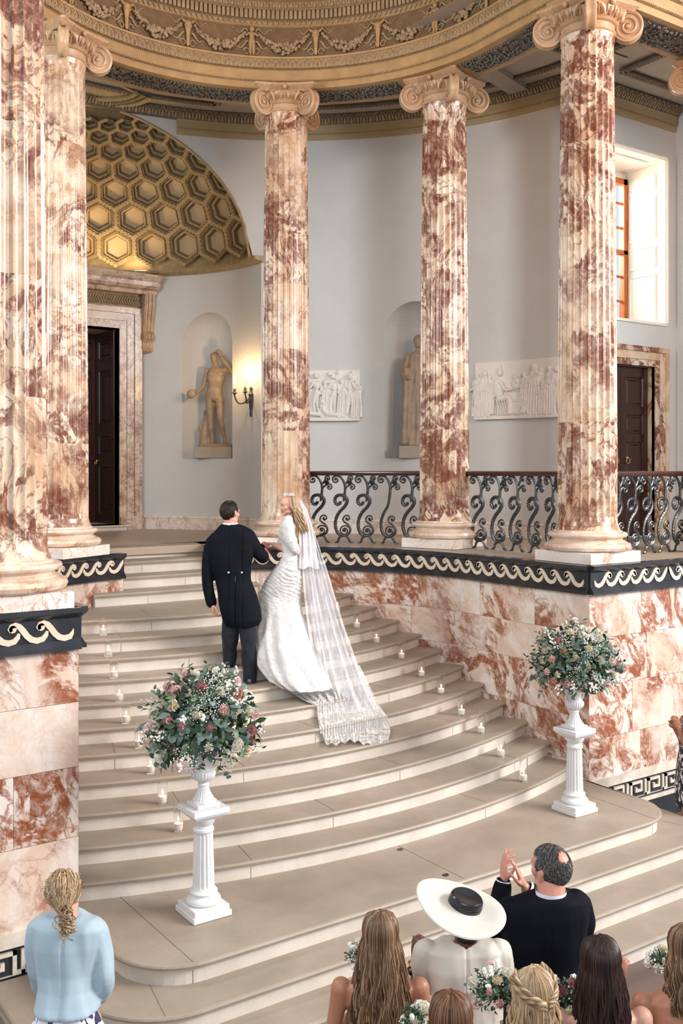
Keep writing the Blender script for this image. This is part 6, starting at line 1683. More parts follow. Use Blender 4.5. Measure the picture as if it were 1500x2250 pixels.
limb(mb, [L(638,1150,0), L(636,1185,0), L(638,1220,0), L(628,1262,0), L(622,1330,0), L(622,1420,0)], [.06,.07,.07,.09,.08,.05], 14); limb(mb, [L(638,1156,0), L(632,1152,-.10), L(634,1182,-.14), L(650,1211,-.12)], [.045,.042,.038,.034])
for sx in (610, 632): leg(mb, L(sx,1270,0), L(sx-4,1370,-.06), L(sx,1462,-.02), L(sx-22,1470,-.03), .85)
P2.part('body', fuse(mb, .005, 'body', M['skin_fair'], 2))
br = eyes_mouth(P2, hc, fw, up, .96, True); P2.part('eyebrows', br.mesh('eyebrows', M['hair_brown']))
fr = lambda t, side: V((.0,0,0))
long_hair(P2, hc, fw, .30, M['hair_blonde'], 3, 520, .15, .020, 22, up, 1.75, .05, 1.0, part_=.0, thick=.0034, down=V((.22,-.03,-1)).normalized(), wave0=.4)
r_, f_, u_ = basis(fw, up)
mb = MB()                                                # loose locks down the back
for i in range(26):
    rr = random.Random(i); a = rr.uniform(-.05,.05); ph = rr.uniform(0,6)
    mb.tube([L(648+8*t+rr.uniform(-1,1), 1120+105*t*rr.uniform(.8,1.05), -.05+a)+V((.014*math.sin(9*t+ph)*(.3+t), .012*math.cos(8*t+ph), 0)) for t in [k/12 for k in range(13)]], [.0052*(1-.6*(k/12)**2) for k in range(13)], 5, flat=.6)
P2.part('long_curls', mb.mesh('long_curls', M['hair_blonde'], auto=None))
# tiara
mb = MB(); 
for i in range(25):
    a = -1.9+3.8*i/24; p = hc+u_*(.105)+f_*(.035)+(r_*math.sin(a)*.072+f_*(math.cos(a)-1)*.06)
    mb.ell(p, .0045, 6, 4); h = .014+.016*math.cos(a*.7)*(.6+.4*math.cos(i*PI/2))
    mb.ell(p+u_*h*.5, .0048, 6, 4); mb.ell(p+u_*h, .0055, 6, 4); mb.tube([p, p+u_*h], .002, 4)
P2.part('tiara', mb.mesh('tiara', M['pearl']))
# gown: bodice with puffed sleeve, sash, ruched mermaid skirt
mb = MB()
torso(mb, [(L(638,1143,.02),(1,0,0),D_,.050,.10),(L(637,1149,.01),R_,D_,.080,.16),(L(634,1166,.0),R_,D_,.105,.155),(L(634,1180,.0),R_,D_,.102,.145),(L(637,1198,.0),R_,D_,.088,.13),(L(638,1216,.0),R_,D_,.088,.125),(L(637,1226,.0),R_,D_,.092,.13)], 2.2)
limb(mb, [L(633,1143,-.12), L(630,1158,-.15), L(636,1185,-.165), L(646,1205,-.155), L(650,1213,-.13)], [.052,.078,.072,.052,.036], 16)
limb(mb, [L(634,1150,.13), L(628,1168,.16), L(622,1190,.16), L(612,1198,.12)], [.052,.07,.06,.038], 14)
def lacebump(co, n): return co+n*(noise.noise(co*22)*.006+noise.noise(V((co.x*30,co.y*30,co.z*6)))*.004)
P2.part('bodice', fuse(mb, .007, 'bodice', M['bridal_lace'], 2, lacebump))
mb = MB(); rings = []
for k, (py, w_, d_, xc) in enumerate(((1213,.091,.132,638),(1217,.097,.136,638),(1222,.095,.135,638),(1227,.100,.138,638),(1231,.098,.138,638))): rings.append(section(L(xc,py,0), V((1,0,.10)).normalized(), D_, w_, d_, 28, 2.1))
mb.loft(rings, cap=False); P2.part('sash', mb.mesh('sash', M['bridal_satin']))
mb = MB(); rings = []
# (py, left px, right px, depth half, dd centre)
SK = [(1226,617,658,.125,0),(1236,611,660,.14,0),(1248,602,662,.155,0),(1262,592,664,.16,.0),(1276,582,664,.16,.0),(1292,575,663,.16,.0),(1308,570,661,.155,.0),(1322,568,660,.155,-.01),(1336,566,662,.165,-.02),(1356,563,668,.19,-.03),(1380,561,676,.22,-.05),(1405,560,684,.25,-.08),(1432,562,694,.28,-.12),(1456,568,703,.30,-.16),(1476,580,712,.32,-.2),(1492,596,720,.33,-.24),(1506,620,728,.32,-.28)]
N_ = 120
for i, (py, xl, xr, dh, dc) in enumerate(SK):
    ring = []; t = i/(len(SK)-1)
    for k in range(N_):
        a = 2*PI*k/N_; x, y = math.cos(a), math.sin(a); q = (abs(x)**2.1+abs(y)**2.1)**(-1/2.1); x *= q; y *= q
        f_ = max(0, t-.42)/.58; fold = (1+f_*(.07*math.sin(a*9+t*3+math.sin(a*3)*2)+.04*math.sin(a*17-t*5+math.sin(a*2)*3)))
        ru = 0
        cx = (xl+xr)/2; p = L(cx, py, dc); hw = (xr-xl)/2/2187*(10.62+dc)
        ring.append(p+V((x*hw*(fold+ru), y*dh*(fold+ru), 0)))
    rings.append(ring)
mb.loft(rings, cap=False)
# denser rings so the hip can be ruched
n0 = len(rings); fine = []
for i in range(n0-1):
    for j in range(7):
        t = j/7; fine.append([a.lerp(b, t) for a, b in zip(rings[i], rings[i+1])])
fine.append(rings[-1]); zt_, zb_ = rings[0][0].z, rings[-1][0].z
for r_ in fine:
    for k, p in enumerate(r_):
        t = (zt_-p.z)/(zt_-zb_); a = 2*PI*k/N_; n_ = V((math.cos(a), math.sin(a), 0)); hip = max(0, 1-abs(t-.19)/.19)
        r_[k] = p+n_*(.009*hip*math.sin(p.z*150+p.x*70+6*noise.noise(p*7))+.012*noise.noise(V((p.x*14,p.y*14,p.z*3)))*min(1,t*2)+.005*noise.noise(p*30))
mb = MB(); mb.loft(fine, cap=False)
P2.part('skirt', mb.mesh('skirt', M['bridal_lace'], auto=None))
# hem and train lying down the steps
def step_z(x, y):
    """height of the stair surface at world plan position"""
    R = math.dist((x, y), SC); 
    if y < 5.9: return 0
    for k in range(11, 0, -1):
        if R <= SC[1]-YN(k): return ZL+RIS*k
    return ZL
def drape(P_, name, m, rows, cols, edge, lift=.012, noise_a=.01, fold=.015, nf=9, prof=None, label=None):
    """rows of (px left, px right, py, dd, mix with stair) -> sheet"""
    o = P_.e.location; cz, sz = math.cos(RZ), math.sin(RZ); vs = []; nR = len(rows)
    dense = []
    for i in range(nR-1):
        for j in range(5):
            t = j/5; dense.append(tuple(rows[i][q]+(rows[i+1][q]-rows[i][q])*t for q in range(5)))
    dense.append(rows[-1]); W_ = cols
    for i, (xl, xr, py, dd, mx) in enumerate(dense):
        v = i/(len(dense)-1)
        for k in range(W_):
            u = k/(W_-1); yy = py+edge(u, v); p = P_.L(xl+(xr-xl)*u, yy, dd)
            fo = fold*(noise.noise(V((u*nf+v*.6, v*1.3, 1.7)))*1.5+.35*math.sin(u*nf*2.1*PI+v*1.5+math.sin(u*5)*2))*(.25+.75*v)
            def world(D):
                px_ = xl+(xr-xl)*u; q = FW*D+RT*((px_-750)/2187*D); return q.x, q.y, E-(yy-1035)/2187*D
            D0 = P_.d0+dd+fo*1.6; D = 8.6
            while D < 12.2:
                X_, Y_, Z_ = world(D)
                if Z_ <= step_z(X_, Y_)+lift+abs(fo)*.5: break
                D += .02
            D_ = D*mx+D0*(1-mx) if mx > 0 else D0
            D_ = min(D_, D-.005) if D < 12 else D_
            X_, Y_, Z_ = world(D_); X_ -= o.x; Y_ -= o.y; p = V((X_*cz+Y_*sz, -X_*sz+Y_*cz, Z_-o.z))
            vs.append(p)
    mb = MB(); H_ = len(dense); mb.add(vs, [(i*W_+k, i*W_+k+1, (i+1)*W_+k+1, (i+1)*W_+k) for i in range(H_-1) for k in range(W_-1)])
    return P_.part(name, mb.mesh(name, m, auto=None), label)
drape(P2, 'train', M['bridal_lace'], [(610,722,1500,-.42,0),(622,732,1512,-.46,.0),(640,738,1522,-.5,.3),(660,742,1534,-.5,.8),(684,742,1544,-.45,1)], 90, lambda u, v: v*(8*math.sin(u*PI*1.0)+3*math.sin(u*34)), .02, .012, .016, 7)
drape(P2, 'veil', M['bridal_tulle'], [(648,656,1092,.02,0),(655,670,1110,.02,0),(658,684,1150,.0,0),(660,699,1195,-.02,0),(664,718,1250,-.06,0),(668,736,1310,-.10,0),(675,754,1370,-.14,0),(684,775,1430,-.18,0),(692,797,1490,-.24,0),(698,822,1540,-.30,.0),(703,846,1580,-.36,.3),(706,857,1604,-.42,.9),(712,852,1626,-.5,1)], 150, lambda u, v: v**6*(4*math.sin(u*40)+5*math.sin(u*9)), .014, .012, .030, 8)
drape(P2, 'veil_inner_layer', M['bridal_tulle'], [(655,664,1100,.05,0),(660,690,1180,.03,0),(670,712,1260,-.02,0),(680,733,1340,-.08,0),(694,762,1430,-.14,0),(706,796,1510,-.22,0),(716,822,1560,-.30,.3),(718,830,1600,-.4,.9)], 90, lambda u, v: 0, .02, .012, .03, 7)
drape(P2, 'veil_short_tier', M['tulle_double'], [(650,657,1094,.0,0),(656,674,1118,-.02,0),(657,686,1160,-.05,0),(657,694,1205,-.08,0),(657,700,1248,-.11,0)], 60, lambda u, v: v*(3*math.sin(u*9)), .01, .006, .014, 5)
drape(P2, 'lace_hem', M['lace_border'], [(697,832,1548,-.30,.2),(702,846,1572,-.35,.5),(704,856,1594,-.40,1),(708,858,1612,-.45,1),(714,852,1632,-.5,1)], 170, lambda u, v: v*(3*math.sin(u*44)+4*math.sin(u*11))-7*(1-v)*math.sin(u*9+1), .03, .014, .035, 14, label='scalloped lace edge of the veil')
drape(P2, 'lace_edge_left', M['lace_border'], [(690,700,1500,-.22,0),(694,716,1535,-.27,.2),(698,730,1575,-.34,.6),(704,735,1612,-.42,1)], 24, lambda u, v: 0, .03, .01, .012, 3)
drape(P2, 'lace_edge_right', M['lace_border'], [(778,790,1462,-.20,0),(793,808,1500,-.25,0),(812,830,1545,-.30,0),(836,857,1585,-.37,.5)], 16, lambda u, v: 0, .026, .01, .01, 3)
# ---------------------------------------------------------------- woman in pale blue jacket (back view)
P3 = Person(150, 5.25, RIS, 'woman with curly blonde bun in pale blue jacket at the lower left')
L = P3.L
hc = L(143,1962,.02); fw = (.25,.95,-.08)
mb = MB(); head_mb(mb, hc, fw, s=.98); limb(mb, [L(146,1990,.0), L(148,2028,-.02)], [.052,.058], k=3)
torso(mb, [(L(148,2020,0),R_,D_,.07,.06),(L(148,2040,0),R_,D_,.15,.08),(L(148,2075,0),R_,D_,.15,.09)])
limb(mb, [L(215,2130,.06), L(222,2180,.18)], [.03,.026], k=3); hand(mb, L(222,2175,.18), (-.6,.7,.2), (-.3,0,1), 1, .6, .9); leg(mb, (-.08,0,.80), (-.08,.02,.44), (-.08,.0,.07), (-.08,.14,.03)); leg(mb, (.09,0,.80), (.09,.02,.44), (.09,.0,.07), (.09,.14,.03))
P3.part('body', fuse(mb, .007, 'body', M['skin_fair'], 2))
mb = MB(); rnd = random.Random(4); r_, f_, u_ = basis(fw)
for i in range(420):                                     # loose curls gathered into a low bun
    az = rnd.uniform(-2.0,2.0); el0 = rnd.uniform(-.1,1.45); pts = []; n_ = 10; ph = rnd.uniform(0,6)
    bun = L(146,2012,-.115)
    for k in range(n_):
        t = k/(n_-1); el = el0+(-.75-el0)*t; q = skull_pt(hc, r_, f_, u_, az*(1-.6*t), el, 1.03+rnd.uniform(0,.05)); q = q.lerp(bun, max(0, t-.5)*1.6)
        pts.append(q+r_*(.008*math.sin(ph+t*11))+u_*(.006*math.cos(ph+t*10)))
    mb.tube(pts, [.0042]*8+[.003,.002], 5, flat=.6)
for i in range(150):
    c0 = L(147,2018,-.12)+V((rnd.gauss(0,.016), rnd.gauss(0,.012), rnd.gauss(-.01,.034))); ph = rnd.uniform(0,6); w_ = rnd.uniform(.008,.02)
    mb.tube([c0+V((w_*math.cos(ph+a), w_*.6*math.sin(ph+a), .010*math.sin(a*.7+ph)-.004*a)) for a in [k*.6 for k in range(10)]], .0034, 5, flat=.6)
for i in range(40):                                      # flyaways
    az = rnd.uniform(-2,2); el = rnd.uniform(.2,1.4); a = skull_pt(hc, r_, f_, u_, az, el, 1.05); d = (a-hc).normalized(); ph = rnd.uniform(0,6)
    mb.tube([a+d*(.028*t)+r_*(.012*math.sin(ph+6*t))-u_*(.03*t*t) for t in [k/7 for k in range(8)]], .0012, 4)
P3.part('curly_hair', mb.mesh('curly_hair', M['hair_blonde'], auto=None))
mb = MB(); mb.ell(hc-f_*.012+u_*.028, (.086,.102,.094), 20, 14); mb.ell(L(146,2010,-.10), (.035,.028,.05), 12, 8); P3.part('hair_underlayer', mb.mesh('hair_underlayer', M['hair_brown']))
mb = MB()
torso(mb, [(L(148,2008,0),R_,D_,.075,.07),(L(148,2016,0),(1,0,-.05),D_,.15,.09),(L(148,2030,0),(1,0,-.06),D_,.198,.11),(L(149,2070,0),R_,D_,.190,.12),(L(148,2130,0),R_,D_,.165,.115),(L(147,2165,-.02),R_,D_,.150,.108),(L(147,2195,-.03),R_,D_,.160,.12),(L(148,2216,-.04),R_,D_,.172,.13)], 2.4, 28)
limb(mb, [L(82,2042,0), L(76,2086,.01), L(80,2135,.04), L(95,2170,.16)], [.062,.060,.052,.045], 14); limb(mb, [L(212,2052,0), L(226,2098,.0), L(231,2150,-.01), L(220,2180,.06), L(205,2190,.15)], [.062,.060,.052,.047,.042], 14)
def jk(co, n): return co+n*(noise.noise(V((co.x*9,co.y*9,co.z*3)))*.018 + noise.noise(V((co.x*20+5,co.y*20,co.z*5)))*.006 - (.006 if abs(co.x+.0)<.006 and n.y < -.5 else 0))
jl_ = P3.part('jacket', fuse(mb, .008, 'jacket', M['pale_blue'], 3, jk))
m = mat('swirl_skirt', (.02,.03,.12), .6); co = coords(m, 1, seed=False); n_ = noi(m, co, 6, 2, .4, 1.5); base(m, ramp(m, n_, [(.46,(.012,.018,.10)),(.48,(.75,.75,.78)),(.56,(.75,.75,.78)),(.58,(.012,.018,.10))], 'CONSTANT'))
mb = MB(); rings = []
for z, w_, d_ in ((.93,.10,.08),(.88,.150,.115),(.82,.175,.14),(.70,.24,.20),(.52,.28,.25),(.45,.29,.26)):
    rings.append([V(((w_*(1+.05*math.sin(a*12)))*math.cos(a), -.03+d_*(1+.05*math.sin(a*12))*math.sin(a), z)) for a in [2*PI*k/96 for k in range(96)]])
mb.loft(rings, cap=False); P3.part('patterned_skirt', mb.mesh('patterned_skirt', m), 'navy and white swirl skirt')
# ---------------------------------------------------------------- clapping man in dark suit
P4 = Person(1200, 5.45, 0, 'grey-haired man in dark suit clapping with raised hands')
L = P4.L
hc = L(1208,1908,.02); fw = (-.62,.78,.05); upv = (.02,-.08,1)
mb = MB(); head_mb(mb, hc, fw, upv, 1.13); limb(mb, [L(1211,1930,.0), L(1211,1965,-.02)], [.072,.080], k=3)
hand(mb, L(1106,1935,.20), (.06,.10,1), (1,.2,-.05), -1, .18, 1.10, curls=[.55,.30,.15,.25]); hand(mb, L(1152,1948,.20), (-.40,.12,.9), (-1,.1,-.4), 1, .1, 1.05)
limb(mb, [L(1200,2005,0), L(1125,2008,0), L(1095,2043,.12), L(1106,1938,.2)], [.05,.048,.04,.03]); limb(mb, [L(1200,2000,0), L(1266,1992,0), L(1262,2055,.22), L(1200,2003,.26), L(1154,1950,.20)], [.05,.05,.042,.036,.028])
leg(mb, (-.10,0,.95), (-.10,.02,.52), (-.10,.0,.07), (-.10,.14,.03)); leg(mb, (.10,0,.95), (.10,.02,.52), (.10,.0,.07), (.10,.14,.03))
torso(mb, [((0,0,.85),R_,D_,.14,.10),((0,0,1.1),R_,D_,.14,.10),((0,0,1.4),R_,D_,.15,.08)])
P4.part('body', fuse(mb, .006, 'body', M['skin_ruddy'], 2))
def bald4(az, el): return 1.0 if ((az*.9)/.55)**2+((el-.90)/.36)**2 < 1 else (.5 if ((az*.9)/.75)**2+((el-.90)/.5)**2 < 1 else 0)
short_hair(P4, hc, fw, M['hair_grey'], 9, 6500, upv, 1.13, bald=bald4, ln=.017, th=.0022, azmax=PI)
mb = MB(); mb.loft([[L(1210,1963,-.02)+V((.083*math.cos(a),.082*math.sin(a),z)) for a in [2*PI*k/24 for k in range(24)]] for z in (-.03,.020)], cap=False); P4.part('shirt_collar', mb.mesh('shirt_collar', M['shirt_white']))
mb = MB()
torso(mb, [(L(1210,1961,-.02),R_,D_,.096,.094),(L(1207,1968,-.02),(1,0,.05),D_,.16,.105),(L(1203,1980,-.01),(1,0,.12),D_,.228,.125),(L(1200,2003,0),(1,0,.10),D_,.246,.145),(L(1196,2060,0),R_,D_,.232,.145),(L(1196,2110,0),R_,D_,.215,.135),(L(1196,2165,-.02),R_,D_,.215,.14),(L(1196,2220,-.03),R_,D_,.225,.145),(L(1196,2300,-.04),R_,D_,.235,.15)], 2.4, 32)
limb(mb, [L(1122,2004,.0), L(1106,2028,.05), L(1092,2048,.12), L(1096,1995,.18), L(1104,1948,.20)], [.078,.075,.066,.060,.052], 16); limb(mb, [L(1268,1986,0), L(1278,2030,.08), L(1262,2060,.24), L(1205,2010,.27), L(1166,1960,.21)], [.080,.076,.064,.056,.050], 16)
def jk4(co, n):
    w_ = noise.noise(V((co.x*7+4,co.y*7,co.z*4)))*.012+noise.noise(V((co.x*16,co.y*16,co.z*7)))*.005; g = .004 if abs(co.x-(-.005)) < .005 and n.y < -.4 and co.z < 1.42 else 0
    return co+n*(w_-g)
P4.part('suit_jacket', fuse(mb, .009, 'suit_jacket', M['navy_suit2'] if 'navy_suit2' in M else M['navy_suit'], 3, jk4))
for a, b, r_c in ((L(1104,1946,.20), L(1106,1932,.20), .043), (L(1166,1958,.21), L(1156,1950,.203), .043)):
    mb = MB(); t = (b-a).normalized(); mb.tube([a-t*.01, a+t*.035], [r_c, r_c*.95], 18, cap=False); P4.part('shirt_cuff', mb.mesh('shirt_cuff', M['shirt_white']))
mb = MB(); leg(mb, (-.10,0,.92), (-.10,.02,.50), (-.10,.0,.10), (-.10,.1,.1), 1.15); leg(mb, (.10,0,.92), (.10,.02,.50), (.10,.0,.10), (.10,.1,.1), 1.15); P4.part('trousers', fuse(mb, .012, 'trousers', M['navy_suit'], 2))
for sx in (-.10,.10):
    mb = MB(); mb.loft([section(V((sx,y,.045)), R_, V((0,0,1)), w_, h, 12) for y, w_, h in ((-.10,.02,.02),(-.09,.036,.044),(0,.04,.044),(.1,.045,.036),(.18,.03,.022))]); P4.part('shoe', mb.mesh('shoe', M['shoe_black']))
bt = P4.e; rr = ROSES['petal_blush'][0]; o = link('buttonhole_rose', rr, bt, L(1162,1977,.08)); o.scale = (.02,)*3
mb = MB(); rnd = random.Random(2)
for i in range(14): mb.ell(L(1157,1982,.06)+V((rnd.gauss(0,.013), rnd.gauss(0,.01), rnd.gauss(0,.012))), .006, 6, 4)
P4.part('buttonhole_sprig', mb.mesh('buttonhole_sprig', M['bud_green']))
# ---------------------------------------------------------------- woman in the wide hat
P5 = Person(1020, 5.12, 0, 'woman in cream jacket and wide white hat with black crown')
L = P5.L
hc = L(1022,2036,.02)
mb = MB(); head_mb(mb, hc, (.1,1,-.05), s=.9); limb(mb, [L(1022,2045,.0), L(1022,2070,-.02)], [.050,.058], k=3); torso(mb, [(L(1022,2065,0),R_,D_,.07,.06),(L(1022,2085,0),R_,D_,.14,.08),((0,0,1.1),R_,D_,.13,.09),((0,0,.85),R_,D_,.15,.11)])
arm(mb, L(940,2100,0), L(915,2170,.12), L(913,2115,.20), .85)
hand(mb, L(912,2108,.19), (.10,.10,1), (.8,.5,0), 1, 1.0, .95, curls=[.9,1.1,1.2,1.2]); leg(mb, (-.09,0,.85), (-.09,.02,.46), (-.09,.0,.07), (-.09,.14,.03)); leg(mb, (.09,0,.85), (.09,.02,.46), (.09,.0,.07), (.09,.14,.03))
P5.part('body', fuse(mb, .006, 'body', M['skin_deep'], 2))
mb = MB(); a = L(912,2117,.19); mb.tube([a+V((.034*math.cos(q),.034*math.sin(q),.004*math.sin(3*q))) for q in [2*PI*k/24 for k in range(25)]], .006, 6); P5.part('gold_bracelet', mb.mesh('gold_bracelet', M['gold']))
mb = MB(); a = L(911,2131,.185); mb.tube([a+V((.036*math.cos(q),.036*math.sin(q),0)) for q in [2*PI*k/24 for k in range(25)]], .008, 6); mb.ell(a+V((-.02,-.03,0)), (.018,.01,.016), 10, 6); P5.part('wristwatch', mb.mesh('wristwatch', M['watch_grey']))
mb = MB()
torso(mb, [(L(1022,2062,0),R_,D_,.075,.07),(L(1020,2070,0),R_,D_,.15,.09),(L(1018,2082,0),R_,D_,.205,.11),(L(1018,2120,0),R_,D_,.205,.13),(L(1020,2170,0),R_,D_,.185,.125),(L(1020,2230,-.02),R_,D_,.175,.12),(L(1020,2290,-.03),R_,D_,.20,.14)], 2.4, 28)
limb(mb, [L(938,2090,0), L(930,2125,.02), L(930,2165,.08), L(918,2150,.16)], [.066,.062,.056,.05], 14); limb(mb, [L(1100,2092,0), L(1104,2140,.04), L(1095,2185,.14)], [.066,.06,.05], 14)
P5.part('cream_jacket', fuse(mb, .008, 'cream_jacket', M['cream_cloth'], 3, jk))
mb = MB(); rings = []
for z, w_, d_ in ((1.0,.15,.12),(.85,.18,.14),(.5,.20,.16),(.42,.21,.17)): rings.append([V((w_*math.cos(a), d_*math.sin(a), z)) for a in [2*PI*k/32 for k in range(32)]])
mb.loft(rings); P5.part('cream_skirt', mb.mesh('cream_skirt', M['cream_cloth']))
# hat
hb = L(1010,1993,.0); tilt = Matrix.Rotation(math.radians(15), 3, 'Y') @ Matrix.Rotation(math.radians(12), 3, 'X')
m = mat('hat_straw', (.80,.77,.69), .7); co = coords(m, 1, seed=False, sc=(1,1,1)); nn = noi(m, co, 180, 2, .6); base(m, mixc(m, nn, (.50,.475,.42), (.61,.59,.54))); bump(m, nn, .2, .001)
mb = MB(); rings = []
for r, z in ((.04,.004),(.085,.0),(.10,-.004),(.14,-.002),(.19,.006),(.225,.012),(.236,.010),(.240,.004),(.236,.000),(.225,.004),(.19,-.004),(.14,-.012),(.10,-.014),(.085,-.012),(.04,-.006)):
    rings.append([hb+tilt @ V((r*math.cos(a)*1.0, r*.94*math.sin(a), z+.018*math.cos(2*a)*(r/.24)**2)) for a in [2*PI*k/64 for k in range(64)]])
mb.loft(rings, cap=False); hat = P5.part('hat', mb.mesh('hat', m), 'wide white straw brim')
mb = MB(); hb2 = hb+tilt @ V((.028,.028,0)); rings = []
for i, (r, z) in enumerate(((.086,-.012),(.090,.004),(.088,.010),(.090,.016),(.087,.022),(.089,.028),(.086,.034),(.087,.040),(.084,.048),(.076,.055),(.05,.052),(.02,.048),(.001,.048))): rings.append([hb2+tilt @ V((r*math.cos(a), r*.92*math.sin(a), z)) for a in [2*PI*k/40 for k in range(40)]])
mb.loft(rings); mat('hat_black', (.008,.009,.012), .25); P5.part('hat_crown', mb.mesh('hat_crown', M['hat_black']), 'black straw crown', hat)
mb = MB(); mb.ell(hc+V((0,-.012,.015)), (.076,.092,.082), 18, 12); mb.ell(hc+V((0,-.055,-.04)), (.055,.04,.04), 14, 10); P5.part('hair', mb.mesh('hair', M['hair_black']))
# ---------------------------------------------------------------- bridesmaids
def bridesmaid(pxc, d0, label, neck, shw, head, fw, hm, hair, skinm='skin_fair', bare=True, seed=1, hand_=None):
    P_ = Person(pxc, d0, 0, label, 'person', 'bridesmaids in rust satin'); 
    z = lambda k: k
    hx, hz, hy = head; hc = V((hx, hy, hz)); mb = MB(); nz = hz-.20
    head_mb(mb, hc, fw, s=.97); limb(mb, [hc+V((0,-.01,-.06)), V((hx*.5,0,nz+.03)), V((0,0,nz-.02))], [.05,.046,.056], k=4)
    torso(mb, [((0,0,nz+.015),R_,D_,.055,.05),((0,0,nz-.02),R_,D_,.12,.07),((0,0,nz-.06),R_,D_,shw-.03,.082),((0,0,nz-.14),R_,D_,shw-.035,.10),((0,0,nz-.26),R_,D_,.138,.095),((0,0,nz-.38),R_,D_,.118,.085),((0,0,nz-.50),R_,D_,.145,.10),((0,0,nz-.60),R_,D_,.165,.115)], 2.2)
    for q in (-1,1):
        mb.ell((q*.075,-.055,nz-.14), (.055,.035,.07), 12, 8)
        arm(mb, (q*(shw-.01),0,nz-.07), (q*(shw+.035),.02,nz-.33), (q*.10,.24,nz-.30), .92)
        hand(mb, V((q*.10,.24,nz-.30)), (-q*.8,.5,.1), (0,0,1), q, 1.1, .88)
        leg(mb, (q*.09,0,nz-.62), (q*.09,.02,.46), (q*.09,.0,.07), (q*.09,.14,.03), .95)
    if hand_: arm(mb, (-(shw-.02),0,nz-.07), (-(shw+.04),.08,nz-.26), hand_, .8); hand(mb, V(hand_), (.1,.3,.95), (.8,.5,0), 1, .9, .88)
    P_.part('body', fuse(mb, .007, 'body', M[skinm], 2))
    mb = MB(); rings = []
    for dz, w_, d_ in ((-.195,.150,.100),(-.235,.145,.102),(-.26,.142,.101),(-.38,.124,.092),(-.50,.152,.108),(-.60,.175,.125),(-.80,.19,.14),(-1.05,.22,.17),(-1.30,.25,.20)):
        rings.append([V((w_*(1+.03*math.sin(a*9)*(dz < -.5))*math.cos(a), d_*(1+.03*math.sin(a*9)*(dz < -.5))*math.sin(a), nz+dz-(.06*max(0,math.sin(a)) if dz == -.235 else 0)*0)) for a in [2*PI*k/64 for k in range(64)]])
    mb.loft(rings, cap=False)
    for q in (-1,1):
        mb.tube(crv([(q*.085,.095,nz-.20),(q*.105,.07,nz-.09),(q*.112,.01,nz-.040),(q*.108,-.06,nz-.085),(q*.09,-.093,nz-.16),(q*.06,-.103,nz-.25)]), .0035, 6)
    P_.part('satin_dress', mb.mesh('satin_dress', M['rust_satin']))
    hair(P_, hc, fw); return P_
def zt(py, d): return E-(py-1035)/2187*d
# long bronde hair, far left
d = 4.95; top = zt(1999,d); 
bridesmaid(835, d, 'bridesmaid with very long wavy light-brown hair, leftmost of the row', 0, .205, (.0, top-.115, .0), (-.05,1,.02), 'x',
    lambda P_, hc, fw: long_hair(P_, hc, fw, .62, M['hair_bronde'], 2, 850, .20, .014, 15, (0,-.12,1), 2.1, .16, .97, thick=.0036), 'skin_tan')
# brown head at the bottom
d = 4.2; top = zt(2178,d)
bridesmaid(990, d, 'bridesmaid with swept-back brown hair at the bottom edge below the hat', 0, .20, (0, top-.115, 0), (.1,1,-.05), 'x',
    lambda P_, hc, fw: long_hair(P_, hc, fw, .34, M['hair_brown'], 8, 700, .10, .014, 12, (0,-.1,1), 2.1, .08, .98, thick=.0036))
# blonde half-up twist
d = 4.45; top = zt(2122,d)
def updo(P_, hc, fw):
    long_hair(P_, hc, fw, .36, M['hair_blonde'], 12, 600, .13, .02, 18, (0,-.1,1), 2.1, .10, .99, thick=.0036, part_=.01)
    r, f, u = basis(fw, (0,-.1,1)); mb = MB(); rnd = random.Random(6); knot = hc-f*.115-u*.035
    for sg in (-1,1):                                    # two rope twists meeting at the back
        for row in range(2):
            for st in range(16):
                ph = st*2*PI/16*3; pts = []
                for k in range(20):
                    t = k/19; az = sg*(1.9-1.85*t); el = (.75-.35*row)-(.95-.25*row)*t; q = skull_pt(hc, r, f, u, az, el, 1.13); nrm = (q-hc).normalized()
                    pts.append(q+nrm*(.012*math.cos(ph+t*9))+u*(.014*math.sin(ph+t*9)))
                mb.tube(pts, [.0045]*18+[.004,.003], 5, flat=.7)
    for i in range(70):
        ph = rnd.uniform(0,6); w_ = rnd.uniform(.010,.026); mb.tube([knot+r*(w_*math.cos(ph+a))+u*(w_*.9*math.sin(ph+a))-f*(.012*math.sin(a*.5)) for a in [k*.5 for k in range(11)]], .004, 5, flat=.7)
    P_.part('hair_twist', mb.mesh('hair_twist', M['hair_blonde'], auto=None))
bridesmaid(1168, d, 'bridesmaid with blonde half-up twisted hair in front of the clapping man', 0, .20, (0, top-.12, 0), (-.35,.94,-.05), 'x', updo)
# dark long hair
d = 4.65; top = zt(2055,d)
bridesmaid(1318, d, 'bridesmaid with long dark brown hair, second from the right', 0, .205, (.0, top-.115, 0), (.0,1,.0), 'x',
    lambda P_, hc, fw: long_hair(P_, hc, fw, .50, M['hair_dark'], 21, 850, .15, .014, 13, (0,-.12,1), 2.1, .12, .98, thick=.0036))
# right edge, blonde bob-length waves
d = 4.78; top = zt(2026,d)
bridesmaid(1500, d, 'bridesmaid with shoulder-length highlighted hair cut off by the right edge', 0, .205, (.02, top-.115, 0), (-.3,.95,0), 'x',
    lambda P_, hc, fw: long_hair(P_, hc, fw, .28, M['hair_bronde'], 31, 800, .09, .014, 20, (0,-.12,1), 2.1, .08, .98, thick=.0036), 'skin_tan', hand_=(-.235,.22,1.30))
